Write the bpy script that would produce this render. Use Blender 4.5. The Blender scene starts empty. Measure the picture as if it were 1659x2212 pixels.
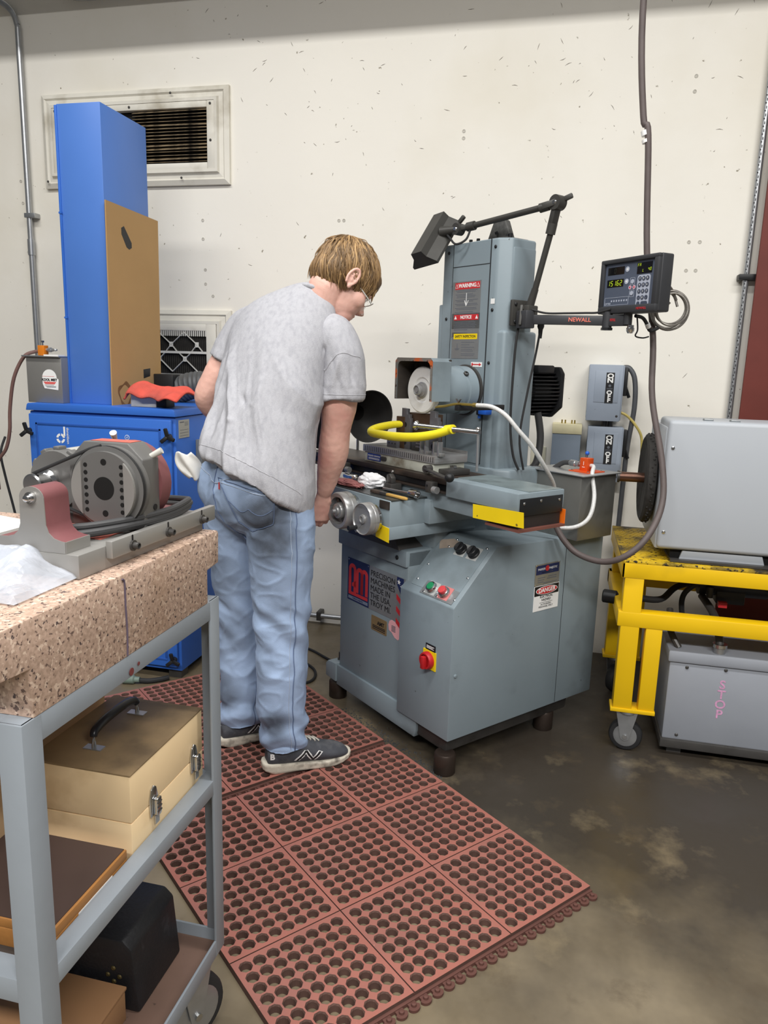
import bpy, bmesh, math, random
import numpy as np
from mathutils import Vector, Matrix
from mathutils.bvhtree import BVHTree
random.seed(7)
rng = np.random.default_rng(7)
scene = bpy.context.scene
C = scene.collection
R = math.radians
PI = math.pi

# ---------------------------------------------------------------- camera
def make_camera():
    yaw, pitch, roll = R(13), R(11.4), R(1.7)
    f = Vector((-math.sin(yaw)*math.cos(pitch), math.cos(yaw)*math.cos(pitch), -math.sin(pitch)))
    r = Vector((math.cos(yaw), math.sin(yaw), 0)); u = r.cross(f)
    r2 = math.cos(roll)*r + math.sin(roll)*u; u2 = math.cos(roll)*u - math.sin(roll)*r
    cd = bpy.data.cameras.new('camera'); co = bpy.data.objects.new('camera', cd); C.objects.link(co)
    m = Matrix(((r2.x, u2.x, -f.x, 0), (r2.y, u2.y, -f.y, 0), (r2.z, u2.z, -f.z, 1.39), (0, 0, 0, 1)))
    co.matrix_world = m
    cd.sensor_fit = 'VERTICAL'; cd.sensor_height = 36; cd.sensor_width = 27; cd.lens = 26.04
    cd.clip_start = 0.05; cd.clip_end = 100
    scene.camera = co
make_camera()

# ---------------------------------------------------------------- world, light, exposure
w = bpy.data.worlds.new('world'); scene.world = w; w.use_nodes = True
w.node_tree.nodes['Background'].inputs[0].default_value = (0.93, 0.96, 1.0, 1)
w.node_tree.nodes['Background'].inputs[1].default_value = 0.13
def area(name, loc, sx, sy, power, col=(1, .97, .92), rot=(0, 0, 0)):
    l = bpy.data.lights.new(name, 'AREA'); l.shape = 'RECTANGLE'; l.size = sx; l.size_y = sy
    l.energy = power; l.color = col
    o = bpy.data.objects.new(name, l); o.location = loc; o.rotation_euler = rot; C.objects.link(o)
    return o
for lx in (-1.9, .8):
    area('ceiling_tube_light', (lx, 1.2, 4.2), 2.4, .3, 80, (1, .985, .96))
for lx in (-.7, 2.2):
    area('ceiling_tube_light', (lx, -1.9, 4.0), 2.4, .3, 205, (1, .985, .96))
vs = scene.view_settings
scene.display_settings.display_device = 'sRGB'
vs.view_transform = 'Standard'; vs.look = 'None'; vs.exposure = 0.0; vs.gamma = 1.0; vs.use_curve_mapping = False

# ---------------------------------------------------------------- materials
def s2l(c):
    return tuple(((x/255)/12.92 if x/255 <= .04045 else ((x/255+.055)/1.055)**2.4) for x in c)
MATS = {}
def mat(name, rgb, rough=.5, metal=0.0, var=.10, scale=8.0, spots=None, spot_scale=40., spot_amt=.62, bump=0.0,
        bump_scale=60., wear=None, wear_scale=5., wear_lo=.55, wear_hi=.75, emit=0, alpha=1.0, trans=0.0, stretch=None, ior=1.45, rvar=.0, coat=0):
    """procedural surface: base colour varied by noise, optional fine spots and broad stains, bump"""
    if name in MATS: return MATS[name]
    m = bpy.data.materials.new(name); m.use_nodes = True; nt = m.node_tree; N = nt.nodes; Lk = nt.links
    b = N['Principled BSDF']
    base = s2l(rgb)
    tc = N.new('ShaderNodeTexCoord'); mp = N.new('ShaderNodeMapping'); Lk.new(tc.outputs['Object'], mp.inputs[0])
    if stretch: mp.inputs['Scale'].default_value = stretch
    def noise(sc, detail=4, seed=0):
        n = N.new('ShaderNodeTexNoise'); n.inputs['Scale'].default_value = sc; n.inputs['Detail'].default_value = detail
        n.noise_dimensions = '4D'; n.inputs['W'].default_value = seed
        Lk.new(mp.outputs[0], n.inputs['Vector']); return n
    def ramp(src, lo, hi):
        r = N.new('ShaderNodeMapRange'); r.inputs[1].default_value = lo; r.inputs[2].default_value = hi; Lk.new(src, r.inputs[0]); return r.outputs[0]
    def mixc(fac, a, bcol):
        x = N.new('ShaderNodeMix'); x.data_type = 'RGBA'
        if hasattr(fac, 'is_linked') or not isinstance(fac, float): Lk.new(fac, x.inputs[0])
        else: x.inputs[0].default_value = fac
        for i, v in ((6, a), (7, bcol)):
            if isinstance(v, tuple): x.inputs[i].default_value = (*v, 1)
            else: Lk.new(v, x.inputs[i])
        return x.outputs[2]
    col = base
    if var > 0:
        n1 = noise(scale, 5, 1.3)
        lo = tuple(c*(1-var) for c in base); hi = tuple(min(1, c*(1+var)) for c in base)
        col = mixc(ramp(n1.outputs[0], .3, .7), lo, hi)
        if rvar:
            rr = N.new('ShaderNodeMapRange'); rr.inputs[1].default_value = .3; rr.inputs[2].default_value = .7
            rr.inputs[3].default_value = max(.02, rough-rvar); rr.inputs[4].default_value = min(1, rough+rvar)
            Lk.new(n1.outputs[0], rr.inputs[0]); Lk.new(rr.outputs[0], b.inputs['Roughness'])
    if wear:
        n2 = noise(wear_scale, 7, 5.1); col = mixc(ramp(n2.outputs[0], wear_lo, wear_hi), col, s2l(wear))
    if spots:
        n3 = noise(spot_scale, 3, 9.7); col = mixc(ramp(n3.outputs[0], spot_amt, spot_amt+.04), col, s2l(spots))
    if isinstance(col, tuple): b.inputs['Base Color'].default_value = (*col, 1)
    else: Lk.new(col, b.inputs['Base Color'])
    if not (rvar and var > 0): b.inputs['Roughness'].default_value = rough
    b.inputs['Metallic'].default_value = metal; b.inputs['IOR'].default_value = ior
    if coat: b.inputs['Coat Weight'].default_value = coat
    if trans: b.inputs['Transmission Weight'].default_value = trans
    if alpha < 1: b.inputs['Alpha'].default_value = alpha
    if emit:
        b.inputs['Emission Color'].default_value = (*base, 1); b.inputs['Emission Strength'].default_value = emit
    if bump:
        n4 = noise(bump_scale, 4, 3.3); bp = N.new('ShaderNodeBump'); bp.inputs['Strength'].default_value = min(1, bump*10)
        bp.inputs['Distance'].default_value = .004*max(bump, .1)*4; Lk.new(n4.outputs[0], bp.inputs['Height']); Lk.new(bp.outputs[0], b.inputs['Normal'])
    MATS[name] = m
    return m

# ---------------------------------------------------------------- mesh helpers
def V(*a): return Vector(a)
class MB:
    """collects shapes; build() links them as one mesh object"""
    def __init__(s): s.v = []; s.f = []
    def add(s, verts, faces):
        k = len(s.v); s.v += [tuple(p) for p in verts]; s.f += [tuple(i+k for i in f) for f in faces]; return s
    def box(s, x0, x1, y0, y1, z0, z1, m=None):
        vs = [Vector((x, y, z)) for x in (x0, x1) for y in (y0, y1) for z in (z0, z1)]
        if m: vs = [m @ p for p in vs]
        return s.add(vs, [(0, 1, 3, 2), (4, 6, 7, 5), (0, 4, 5, 1), (2, 3, 7, 6), (0, 2, 6, 4), (1, 5, 7, 3)])
    def bar(s, p0, p1, w, h, up=(0, 0, 1)):
        p0, p1 = Vector(p0), Vector(p1); d = (p1-p0).normalized(); a = d.cross(Vector(up)).normalized(); b = a.cross(d)
        vs = [p + a*w/2*i + b*h/2*j for p in (p0, p1) for i in (-1, 1) for j in (-1, 1)]
        return s.add(vs, [(0, 1, 3, 2), (4, 6, 7, 5), (0, 4, 5, 1), (2, 3, 7, 6), (0, 2, 6, 4), (1, 5, 7, 3)])
    def lathe(s, prof, o=(0, 0, 0), ax=(0, 0, 1), n=32, cap=True):
        """prof: [(radius, distance along axis)]"""
        o = Vector(o); ax = Vector(ax).normalized(); t = Vector((1, 0, 0)) if abs(ax.x) < .9 else Vector((0, 1, 0))
        a = ax.cross(t).normalized(); b = ax.cross(a); vs = []; fs = []
        for (r, d) in prof:
            for k in range(n):
                th = 2*PI*k/n; vs.append(o + ax*d + (a*math.cos(th) + b*math.sin(th))*r)
        for i in range(len(prof)-1):
            for k in range(n): fs.append((i*n+k, i*n+(k+1) % n, (i+1)*n+(k+1) % n, (i+1)*n+k))
        if cap:
            fs.append(tuple(range(n))[::-1]); m = (len(prof)-1)*n; fs.append(tuple(range(m, m+n)))
        return s.add(vs, fs)
    def cyl(s, p0, p1, r, r1=None, n=24, cap=True):
        p0, p1 = Vector(p0), Vector(p1); d = p1-p0
        return s.lathe([(r, 0), (r if r1 is None else r1, d.length)], p0, d, n, cap)
    def ball(s, c, r, n=16, sc=(1, 1, 1)):
        vs = []; fs = []; c = Vector(c); m = n//2
        for i in range(m+1):
            for k in range(n):
                ph = PI*i/m; th = 2*PI*k/n
                vs.append((c.x+r*sc[0]*math.sin(ph)*math.cos(th), c.y+r*sc[1]*math.sin(ph)*math.sin(th), c.z+r*sc[2]*math.cos(ph)))
        for i in range(m):
            for k in range(n): fs.append((i*n+k, (i+1)*n+k, (i+1)*n+(k+1) % n, i*n+(k+1) % n))
        return s.add(vs, fs)
    def prism(s, poly, o, ax, ay, depth):
        """polygon in plane (o,ax,ay), pushed along ax x ay by depth"""
        o, ax, ay = Vector(o), Vector(ax), Vector(ay); nz = ax.cross(ay).normalized(); n = len(poly)
        vs = [o+ax*x+ay*y for x, y in poly] + [o+ax*x+ay*y+nz*depth for x, y in poly]
        return s.add(vs, [tuple(range(n))[::-1], tuple(range(n, 2*n))] + [(i, (i+1) % n, n+(i+1) % n, n+i) for i in range(n)])
    def tube(s, pts, r, n=10, closed=False, radii=None, smooth=6):
        P = spline(pts, smooth, closed) if smooth > 1 else [Vector(p) for p in pts]
        k = len(P); up = None; rings = []
        if radii is not None: rad = np.interp(np.linspace(0, 1, k), np.linspace(0, 1, len(radii)), radii)
        else: rad = [r]*k
        for i in range(k):
            d = (P[(i+1) % k]-P[i-1]) if closed else (P[min(i+1, k-1)]-P[max(i-1, 0)])
            if d.length < 1e-9: d = Vector((0, 0, 1))
            d.normalize()
            if up is None: up = d.orthogonal().normalized()
            up = (up - d*up.dot(d))
            up = up.normalized() if up.length > 1e-6 else d.orthogonal().normalized()
            b = d.cross(up)
            rings.append([P[i]+(up*math.cos(2*PI*j/n)+b*math.sin(2*PI*j/n))*rad[i] for j in range(n)])
        vs = [p for rg in rings for p in rg]; fs = []
        for i in range(k if closed else k-1):
            i2 = (i+1) % k
            for j in range(n): fs.append((i*n+j, i*n+(j+1) % n, i2*n+(j+1) % n, i2*n+j))
        if not closed: fs += [tuple(range(n))[::-1], tuple(range((k-1)*n, k*n))]
        return s.add(vs, fs)
    def build(s, name, m, parent=None, bevel=0, smooth=True, seg=2, ang=35):
        me = bpy.data.meshes.new(name); me.from_pydata(s.v, [], s.f); me.update()
        bm = bmesh.new(); bm.from_mesh(me); bmesh.ops.recalc_face_normals(bm, faces=bm.faces[:])
        if bevel:
            es = [e for e in bm.edges if len(e.link_faces) == 2 and e.calc_face_angle(0) > R(30)]
            bmesh.ops.bevel(bm, geom=es, offset=bevel, segments=seg, affect='EDGES', profile=.5, clamp_overlap=True)
        bm.to_mesh(me); bm.free()
        return link(name, me, m, parent, smooth, ang)
def link(name, me, m, parent=None, smooth=True, ang=35):
    me.materials.clear()
    me.materials.append(m)
    if smooth:
        me.polygons.foreach_set('use_smooth', [True]*len(me.polygons))
        me.set_sharp_from_angle(angle=R(ang))
    o = bpy.data.objects.new(name, me); C.objects.link(o)
    if parent: o.parent = parent
    return o
def spline(pts, sub=6, closed=False):
    P = [Vector(p) for p in pts]; n = len(P); out = []
    for i in range(n if closed else n-1):
        g = (lambda k: P[k % n]) if closed else (lambda k: P[max(0, min(n-1, k))])
        p0, p1, p2, p3 = g(i-1), g(i), g(i+1), g(i+2)
        for j in range(sub):
            t = j/sub
            out.append(.5*((2*p1)+(p2-p0)*t+(2*p0-5*p1+4*p2-p3)*t*t+(3*p1-p0-3*p2+p3)*t*t*t))
    if not closed: out.append(P[-1])
    return out
def empty(name, loc=(0, 0, 0), rz=0, parent=None):
    o = bpy.data.objects.new(name, None); o.empty_display_size = .1; C.objects.link(o); o.location = loc; o.rotation_euler = (0, 0, rz)
    if parent: o.parent = parent
    return o
def tag(o, label, cat, group=None, kind=None):
    if label: o['label'] = label
    if cat: o['category'] = cat
    if group: o['group'] = group
    if kind: o['kind'] = kind
    return o
def plab(o, label): o['label'] = label; return o
def dup(o, parent=None, loc=None):
    c = o.copy(); C.objects.link(c)
    if parent is not None: c.parent = parent
    if loc is not None: c.location = loc
    return c
def frame(o, ax, ay):
    """matrix with x=ax, y=ay at o"""
    ax = Vector(ax).normalized(); az = ax.cross(Vector(ay)).normalized(); ay = az.cross(ax); o = Vector(o)
    return Matrix(((ax.x, ay.x, az.x, o.x), (ax.y, ay.y, az.y, o.y), (ax.z, ay.z, az.z, o.z), (0, 0, 0, 1)))
def text(name, body, size, m, o, ax, ay, parent=None, align='CENTER', ext=.0003, weight=0, sx=1.0, spacing=1.0, line=1.0):
    cu = bpy.data.curves.new('t', 'FONT'); cu.body = body; cu.size = size; cu.align_x = align; cu.align_y = 'CENTER'
    cu.extrude = ext; cu.offset = weight; cu.space_character = spacing; cu.space_line = line; cu.resolution_u = 3
    to = bpy.data.objects.new('t', cu); C.objects.link(to)
    dg = bpy.context.evaluated_depsgraph_get(); me = bpy.data.meshes.new_from_object(to.evaluated_get(dg))
    bpy.data.objects.remove(to); bpy.data.curves.remove(cu)
    M = frame(o, ax, ay) @ Matrix.Diagonal((sx, 1, 1, 1)); me.transform(M); me.name = name
    return link(name, me, m, parent, False)
def rrect(w, h, r, n=5, cx=0, cy=0):
    out = []
    for (x, y, a0) in ((w/2-r, h/2-r, 0), (-w/2+r, h/2-r, 90), (-w/2+r, -h/2+r, 180), (w/2-r, -h/2+r, 270)):
        for k in range(n+1):
            a = R(a0+90*k/n); out.append((cx+x+r*math.cos(a), cy+y+r*math.sin(a)))
    return out
def circ(r, n=24, cx=0, cy=0, a0=0): return [(cx+r*math.cos(a0+2*PI*k/n), cy+r*math.sin(a0+2*PI*k/n)) for k in range(n)]
def plate(name, w, h, m, o, ax, ay, parent=None, t=.001, r=0.0):
    poly = rrect(w, h, r) if r else [(-w/2, -h/2), (w/2, -h/2), (w/2, h/2), (-w/2, h/2)]
    return MB().prism(poly, o, ax, ay, t).build(name, m, parent, smooth=False)
def screw(name, c, n, r, m, parent=None, h=None):
    h = h or r*.6
    return MB().lathe([(r, 0), (r, h*.5), (r*.6, h)], c, n, 12).build(name, m, parent)
def lines(name, rows, m, o, ax, ay, parent=None, t=.0003):
    """rows of fine print as thin raised bars: (x0,x1,y,height)"""
    b = MB(); o, ax, ay = Vector(o), Vector(ax).normalized(), Vector(ay).normalized()
    for x0, x1, y, h in rows: b.prism([(x0, y-h/2), (x1, y-h/2), (x1, y+h/2), (x0, y+h/2)], o, ax, ay, t)
    return b.build(name, m, parent, smooth=False)
# ================================================================ materials used in many places
M_wall = mat('wall_paint', (240, 236, 226), .75, var=.02, scale=1.5, spots=(150, 142, 126), spot_scale=34, spot_amt=.70, wear=(228, 222, 206), wear_scale=1.1, wear_lo=.5, wear_hi=.75, bump=.05, bump_scale=25)
M_grey = mat('machine_grey_paint', (130, 143, 150), .42, var=.05, scale=4, wear=(102, 111, 114), wear_scale=5, wear_lo=.55, wear_hi=.8, spots=(70, 74, 74), spot_scale=55, spot_amt=.72, bump=.02, bump_scale=40)
M_greyc = mat('cart_grey_paint', (138, 145, 152), .45, var=.05, scale=7, spots=(86, 88, 88), spot_scale=70, spot_amt=.72, bump=.03, bump_scale=30)
M_dsteel = mat('dark_steel', (78, 76, 74), .4, .45, var=.15, scale=14, wear=(48, 44, 40), wear_scale=7)
M_steel = mat('ground_steel', (162, 162, 162), .34, .5, var=.06, scale=20, stretch=(1, 1, 6), wear=(120, 116, 110), wear_scale=9)
M_chrome = mat('bright_metal', (200, 200, 200), .18, 1.0, var=.03)
M_galv = mat('galvanised', (176, 178, 180), .35, .8, var=.08, scale=30)
M_black = mat('black_plastic', (26, 27, 29), .45, var=.1, scale=20)
M_rub = mat('black_rubber', (36, 36, 37), .7, var=.1, scale=30)
M_cable = mat('grey_cable', (62, 62, 63), .5, var=.08)
M_iron = mat('oily_cast_iron', (60, 52, 47), .5, .4, var=.2, scale=16, wear=(86, 70, 56), wear_scale=12)
M_white = mat('white_print', (236, 236, 234), .5, var=.02)
M_red = mat('red_print', (196, 44, 50), .45, var=.04)
M_ink = mat('black_print', (24, 24, 27), .5, var=0)
M_alu = mat('brushed_aluminium_plate', (156, 160, 162), .35, .6, var=.06, scale=30)
M_yel = mat('yellow_tape', (238, 206, 12), .5, var=.05, scale=9, spots=(120, 100, 30), spot_scale=60, spot_amt=.71)

# ================================================================ the room
def floor_mat():
    m = bpy.data.materials.new('concrete_floor'); m.use_nodes = True; nt = m.node_tree; N = nt.nodes; L = nt.links; b = N['Principled BSDF']
    tc = N.new('ShaderNodeTexCoord')
    def noise(sc, d, w):
        n = N.new('ShaderNodeTexNoise'); n.noise_dimensions = '4D'; n.inputs['Scale'].default_value = sc; n.inputs['Detail'].default_value = d; n.inputs['W'].default_value = w; n.inputs['Roughness'].default_value = .62
        L.new(tc.outputs['Object'], n.inputs['Vector']); return n.outputs[0]
    def rng_(s, a, c, lo=0, hi=1):
        r = N.new('ShaderNodeMapRange'); r.inputs[1].default_value = a; r.inputs[2].default_value = c; r.inputs[3].default_value = lo; r.inputs[4].default_value = hi; L.new(s, r.inputs[0]); return r.outputs[0]
    def mix(f, a, c):
        x = N.new('ShaderNodeMix'); x.data_type = 'RGBA'; L.new(f, x.inputs[0])
        for i, v in ((6, a), (7, c)):
            if isinstance(v, tuple): x.inputs[i].default_value = (*s2l(v), 1)
            else: L.new(v, x.inputs[i])
        return x.outputs[2]
    c = mix(rng_(noise(2.2, 6, 1), .35, .65), (98, 87, 68), (128, 116, 95))
    # oil stain plus shade under the machine, painted together as one dark patch
    vm = N.new('ShaderNodeVectorMath'); vm.operation = 'DISTANCE'; L.new(tc.outputs['Object'], vm.inputs[0]); vm.inputs[1].default_value = (.45, 2.75, .0)
    ad = N.new('ShaderNodeMath'); ad.operation = 'ADD'; L.new(vm.outputs['Value'], ad.inputs[0]); L.new(rng_(noise(2.5, 5, 4), .2, .8, -.45, .45), ad.inputs[1])
    c = mix(rng_(ad.outputs[0], 1.45, .75), c, (58, 52, 45))
    c = mix(rng_(noise(5, 8, 7), .56, .72), c, (80, 69, 54))
    c = mix(rng_(noise(4, 8, 11), .56, .9), c, (150, 134, 104))
    c = mix(rng_(noise(90, 2, 2), .72, .76), c, (60, 54, 48))
    L.new(c, b.inputs['Base Color'])
    L.new(rng_(noise(3.5, 4, 9), .35, .65, .28, .6), b.inputs['Roughness'])
    bp = N.new('ShaderNodeBump'); bp.inputs['Strength'].default_value = .15; bp.inputs['Distance'].default_value = .004; L.new(noise(14, 5, 3), bp.inputs['Height']); L.new(bp.outputs[0], b.inputs['Normal'])
    return m
fl = MB().box(-6, 4.5, -3.5, 3.65, -.12, 0).build('floor', floor_mat(), smooth=False); tag(fl, 'stained brown concrete floor with a dull polish', None, kind='structure')
wl = MB().box(-6, 4.5, 3.65, 3.85, 0, 4.6).build('wall_back', M_wall, smooth=False); tag(wl, 'off white painted wall flecked with scuffs', None, kind='structure')
bmx = MB().box(-6, 4.5, 3.12, 3.24, 3.16, 3.34).build('ceiling_beam', mat('beam_paint', (150, 148, 142), .6)); tag(bmx, 'steel beam running along the wall above the picture', None, kind='structure')
M_plug = mat('wall_plug', (196, 192, 182), .7, var=.15, scale=90)
for (x, z) in ((-1.83, 2.07), (-1.83, 1.98), (-1.82, 1.83), (-1.82, 1.76), (-1.11, 2.06), (-1.085, 2.06), (.50, 1.95), (.545, 1.95), (.50, 1.83), (.54, 1.83), (-2.88, 2.28), (-2.875, 2.17), (-2.86, 1.92), (-2.85, 1.87), (.46, 2.62), (.46, 2.56), (-.52, 2.44), (-.52, 2.41), (-1.78, 1.70)):
    MB().lathe([(.008, 0), (.008, .0015), (.005, .002), (.004, .0005)], (x, 3.65, z), (0, -1, 0), 14).build('filled_bolt_hole', M_plug, wl)
M_scuff = mat('scuff', (120, 112, 104), .8, var=.2, scale=60)
# fine scratches at the top and right of the wall
b = MB()
for k in range(130):
    x = random.uniform(-1.9, .7); z = random.choice([random.uniform(2.35, 3.2), random.uniform(1.3, 3.2)]); a = random.uniform(-1.3, 1.3); l = random.uniform(.006, .03)
    p = [V(x, 3.6498, z), V(x+l*.5*math.cos(a), 3.6498, z+l*.5*math.sin(a)+random.uniform(-.003, .003)), V(x+l*math.cos(a), 3.6498, z+l*math.sin(a))]
    b.tube(p, .0009, 4, radii=[.0004, .0014, .0004], smooth=2)
b.build('scratch_marks', M_scuff, wl)['kind'] = 'stuff'

# skirting pipe at the foot of the wall and a cord on the floor
b = MB().cyl((-2.2, 3.60, .055), (-.5, 3.60, .055), .013, n=12)
p_ = b.build('floor_pipe', M_galv); tag(p_, 'thin galvanised pipe running along the foot of the wall', 'pipe')
for x in (-1.17,):
    MB().box(x-.012, x+.012, 3.585, 3.65, 0.03, .078).build('pipe_strap', M_dsteel, p_, bevel=.003)
b = MB().tube([(-1.45, 3.3, .006), (-1.3, 3.2, .006), (-1.12, 3.12, .006), (-1.0, 3.02, .006), (-.98, 2.9, .006), (-1.08, 2.85, .006), (-1.2, 2.92, .006)], .006, 8)
tag(b.build('extension_cord', M_rub), 'black cord looped on the floor behind the person\'s legs', 'cord')
b = MB().tube([(-1.25, 3.3, .006), (-1.1, 3.25, .006), (-.9, 3.12, .006), (-.6, 3.1, .006)], .006, 8)
tag(b.build('extension_cord', M_rub), 'thin black cord running along the floor to the grey machine', 'cord')

# steel column, strut and conduits on the right of the wall
M_rust = mat('red_oxide_steel', (112, 52, 44), .6, var=.12, scale=5, spots=(60, 40, 38), spot_scale=30, spot_amt=.7)
st = empty('steel_column', (.9, 3.6, 0)); tag(st, 'dark red painted steel column against the wall at the right', 'column')
MB().box(-.125, .3, -.03, -.015, 0, 4.5).build('flange', M_rust, st, bevel=.002)
MB().box(.07, .085, -.015, .045, 0, 4.5).build('web', M_rust, st)
sp = empty('conduit', (.742, 3.62, 0)); tag(sp, 'shiny perforated strut conduit beside the dark red column', 'conduit')
MB().cyl((0, 0, .5), (.006, 0, 4.3), .0125, n=14).build('pipe', M_galv, sp)
b = MB()
for k in range(60): b.cyl((-.004, -.0118, 1.2+.03*k), (-.004, -.0132, 1.2+.03*k), .0028, n=6); b.box(-.0015, .0015, -.0132, -.012, 1.208+.03*k, 1.218+.03*k)
b.build('print_marks', M_ink, sp)['kind'] = 'stuff'
cl = MB().box(-.03, .05, -.022, .03, 1.785, 1.81).build('clamp', M_black, sp, bevel=.003)
MB().box(.05, .075, -.012, .0, 1.788, 1.806).build('clamp_lug', M_black, cl, bevel=.002)

# conduit on the left: comes down the wall, with coupling and straps
cd = empty('conduit', (-2.818, 3.62, 0)); tag(cd, 'galvanised conduit bending down the wall left of the blue tower', 'conduit')
MB().tube([(-3.1, 0, 3.20), (-.9, 0, 3.16), (-.25, 0, 3.15), (-.12, 0, 3.135), (-.04, 0, 3.09), (-.004, 0, 3.02), (0, 0, 2.9), (0, 0, 2.0), (0, 0, 1.3)], .0145, 12).build('pipe', M_galv, cd)
MB().cyl((0, 0, 1.90), (0, 0, 1.98), .0185, n=16).build('coupling', M_galv, cd)
for z in (2.1,): MB().box(-.02, .045, -.018, .028, z-.012, z+.012).build('strap', M_galv, cd, bevel=.003)
cd2 = empty('conduit', (-2.3, 3.62, 3.1)); tag(cd2, 'galvanised conduit crossing the top edge above the upper vent', 'conduit')
MB().tube([(-.325, 0, 1.4), (-.32, 0, .3), (-.30, 0, .12), (-.22, 0, .03), (-.1, 0, .01), (.1, 0, .02), (1.2, 0, .06), (3.5, 0, .14), (6, 0, .22)], .014, 12).build('pipe', M_galv, cd2)
MB().cyl((.13, 0, .022), (.17, 0, .0235), .0175, n=16).build('coupling', M_galv, cd2)

# ---------------------------------------------------------------- vents in the wall
M_vent = mat('vent_paint', (226, 222, 210), .5, var=.05, scale=9, wear=(178, 170, 152), wear_scale=6, wear_lo=.5, wear_hi=.72, bump=.02)
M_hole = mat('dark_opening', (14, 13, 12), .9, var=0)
M_slat = mat('dirty_louvre', (150, 132, 104), .55, var=.2, scale=20, wear=(44, 38, 32), wear_scale=14, wear_lo=.4, wear_hi=.62)
def vent_frame(root, x0, x1, z0, z1):
    prof = [(0, 0), (0, .018), (.022, .03), (.03, .022), (.05, .026), (.056, .04), (.07, .04), (.07, 0)]   # (inward, out from wall)
    for nm, a, b_, inn in (('t', (x0, z1), (x1, z1), (0, -1)), ('b', (x1, z0), (x0, z0), (0, 1)), ('l', (x0, z0), (x0, z1), (1, 0)), ('r', (x1, z1), (x1, z0), (-1, 0))):
        bb = MB(); A = V(a[0], 3.65, a[1]); Bp = V(b_[0], 3.65, b_[1]); d = (Bp-A).normalized(); i_ = V(inn[0], 0, inn[1]); n = len(prof)
        vs = [A + i_*p + d*p + V(0, -q, 0) for p, q in prof] + [Bp + i_*p - d*p + V(0, -q, 0) for p, q in prof]
        bb.add(vs, [tuple(range(n)), tuple(range(n, 2*n))[::-1]] + [(k, (k+1) % n, n+(k+1) % n, n+k) for k in range(n)])
        bb.build('frame_moulding', M_vent, root, smooth=False)
uv = empty('louvre_vent', (0, 0, 0)); tag(uv, 'upper wall vent with white moulded frame and dirty louvres', 'vent')
X0, X1, Z0, Z1 = -2.715, -1.672, 2.235, 2.686
vent_frame(uv, X0, X1, Z0, Z1)
MB().box(X0+.07, X1-.07, 3.643, 3.65, Z0+.07, Z1-.07).build('dark_opening', M_hole, uv)
for (a, c, e, f) in ((X0+.07, X0+.11, Z0+.07, Z1-.07), (X1-.11, X1-.07, Z0+.07, Z1-.07), (X0+.11, X1-.11, Z0+.07, Z0+.10), (X0+.11, X1-.11, Z1-.10, Z1-.07)):
    MB().box(a, c, 3.612, 3.65, e, f).build('inner_frame', M_vent, uv, bevel=.003)
nsl = 16
lm = MB().add([(-.30, -.012, -.003), (.30, -.012, -.003), (.30, .012, .007), (-.30, .012, .007), (-.30, -.011, -.005), (.30, -.011, -.005), (.30, .013, .005), (-.30, .013, .005)], [(0, 1, 2, 3), (7, 6, 5, 4), (0, 4, 5, 1), (2, 6, 7, 3), (1, 5, 6, 2), (0, 3, 7, 4)])
s0 = None
for half in (0, 1):
    for k in range(nsl):
        cx = -2.405 if half == 0 else -1.985
        z = Z0+.108 + k*(Z1-Z0-.216)/(nsl-1)
        if s0 is None: s0 = lm.build('louvre', M_slat, uv, smooth=False); o = s0
        else: o = dup(s0, uv)
        o.location = (cx, 3.625, z); o.scale = (.32 if half == 0 else .675, 1, 1); o.rotation_euler = (random.uniform(-.3, .3), random.uniform(-.012, .012), random.uniform(-.01, .01))
MB().box(-2.302, -2.286, 3.61, 3.65, Z0+.1, Z1-.1).build('divider', M_vent, uv, bevel=.002)
for (x, z) in ((X0+.09, Z1-.085), (X1-.09, Z0+.2), (X1-.09, Z1-.085), (-2.2, Z1-.085), (X0+.03, Z0+.03), (X1-.25, Z0+.03), (X1-.3, Z1-.03)):
    screw('screw', (x, 3.611, z), (0, -1, 0), .006, M_dsteel, uv)

lv = empty('filter_vent', (0, 0, 0)); tag(lv, 'lower wall vent with black pleated filter behind diamond card lattice', 'vent')
X0, X1, Z0, Z1 = -2.35, -1.674, .80, 1.628
vent_frame(lv, X0, X1, Z0, Z1)
MB().box(X0+.07, X1-.07, 3.641, 3.65, Z0+.07, Z1-.07).build('filter_backing', M_hole, lv)
for (a, c, e, f) in ((X0+.07, X0+.13, Z0+.07, Z1-.07), (X1-.13, X1-.075, Z0+.07, Z1-.07), (X0+.13, X1-.13, Z0+.07, Z0+.11), (X0+.13, X1-.13, Z1-.105, Z1-.07)):
    MB().box(a, c, 3.61, 3.65, e, f).build('filter_card_frame', M_vent, lv, bevel=.002)
M_pleat = mat('filter_pleat', (60, 58, 56), .9, var=.3, scale=30)
M_card = mat('white_card', (214, 212, 204), .7, var=.04)
pl = MB().prism([(-.005, 0), (0, .022), (.005, 0)], (0, 0, -.32), (1, 0, 0), (0, -1, 0), -.64)
p0 = None
x = X0+.135
while x < X1-.13:
    if p0 is None: p0 = pl.build('pleat', M_pleat, lv, smooth=False); o = p0
    else: o = dup(p0, lv)
    o.location = (x, 3.643, 1.21); x += .0115
for z in (1.412, 1.295, 1.178, 1.06, .945): MB().box(X0+.13, X1-.13, 3.612, 3.618, z-.006, z+.006).build('card_bar', M_card, lv)
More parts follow.
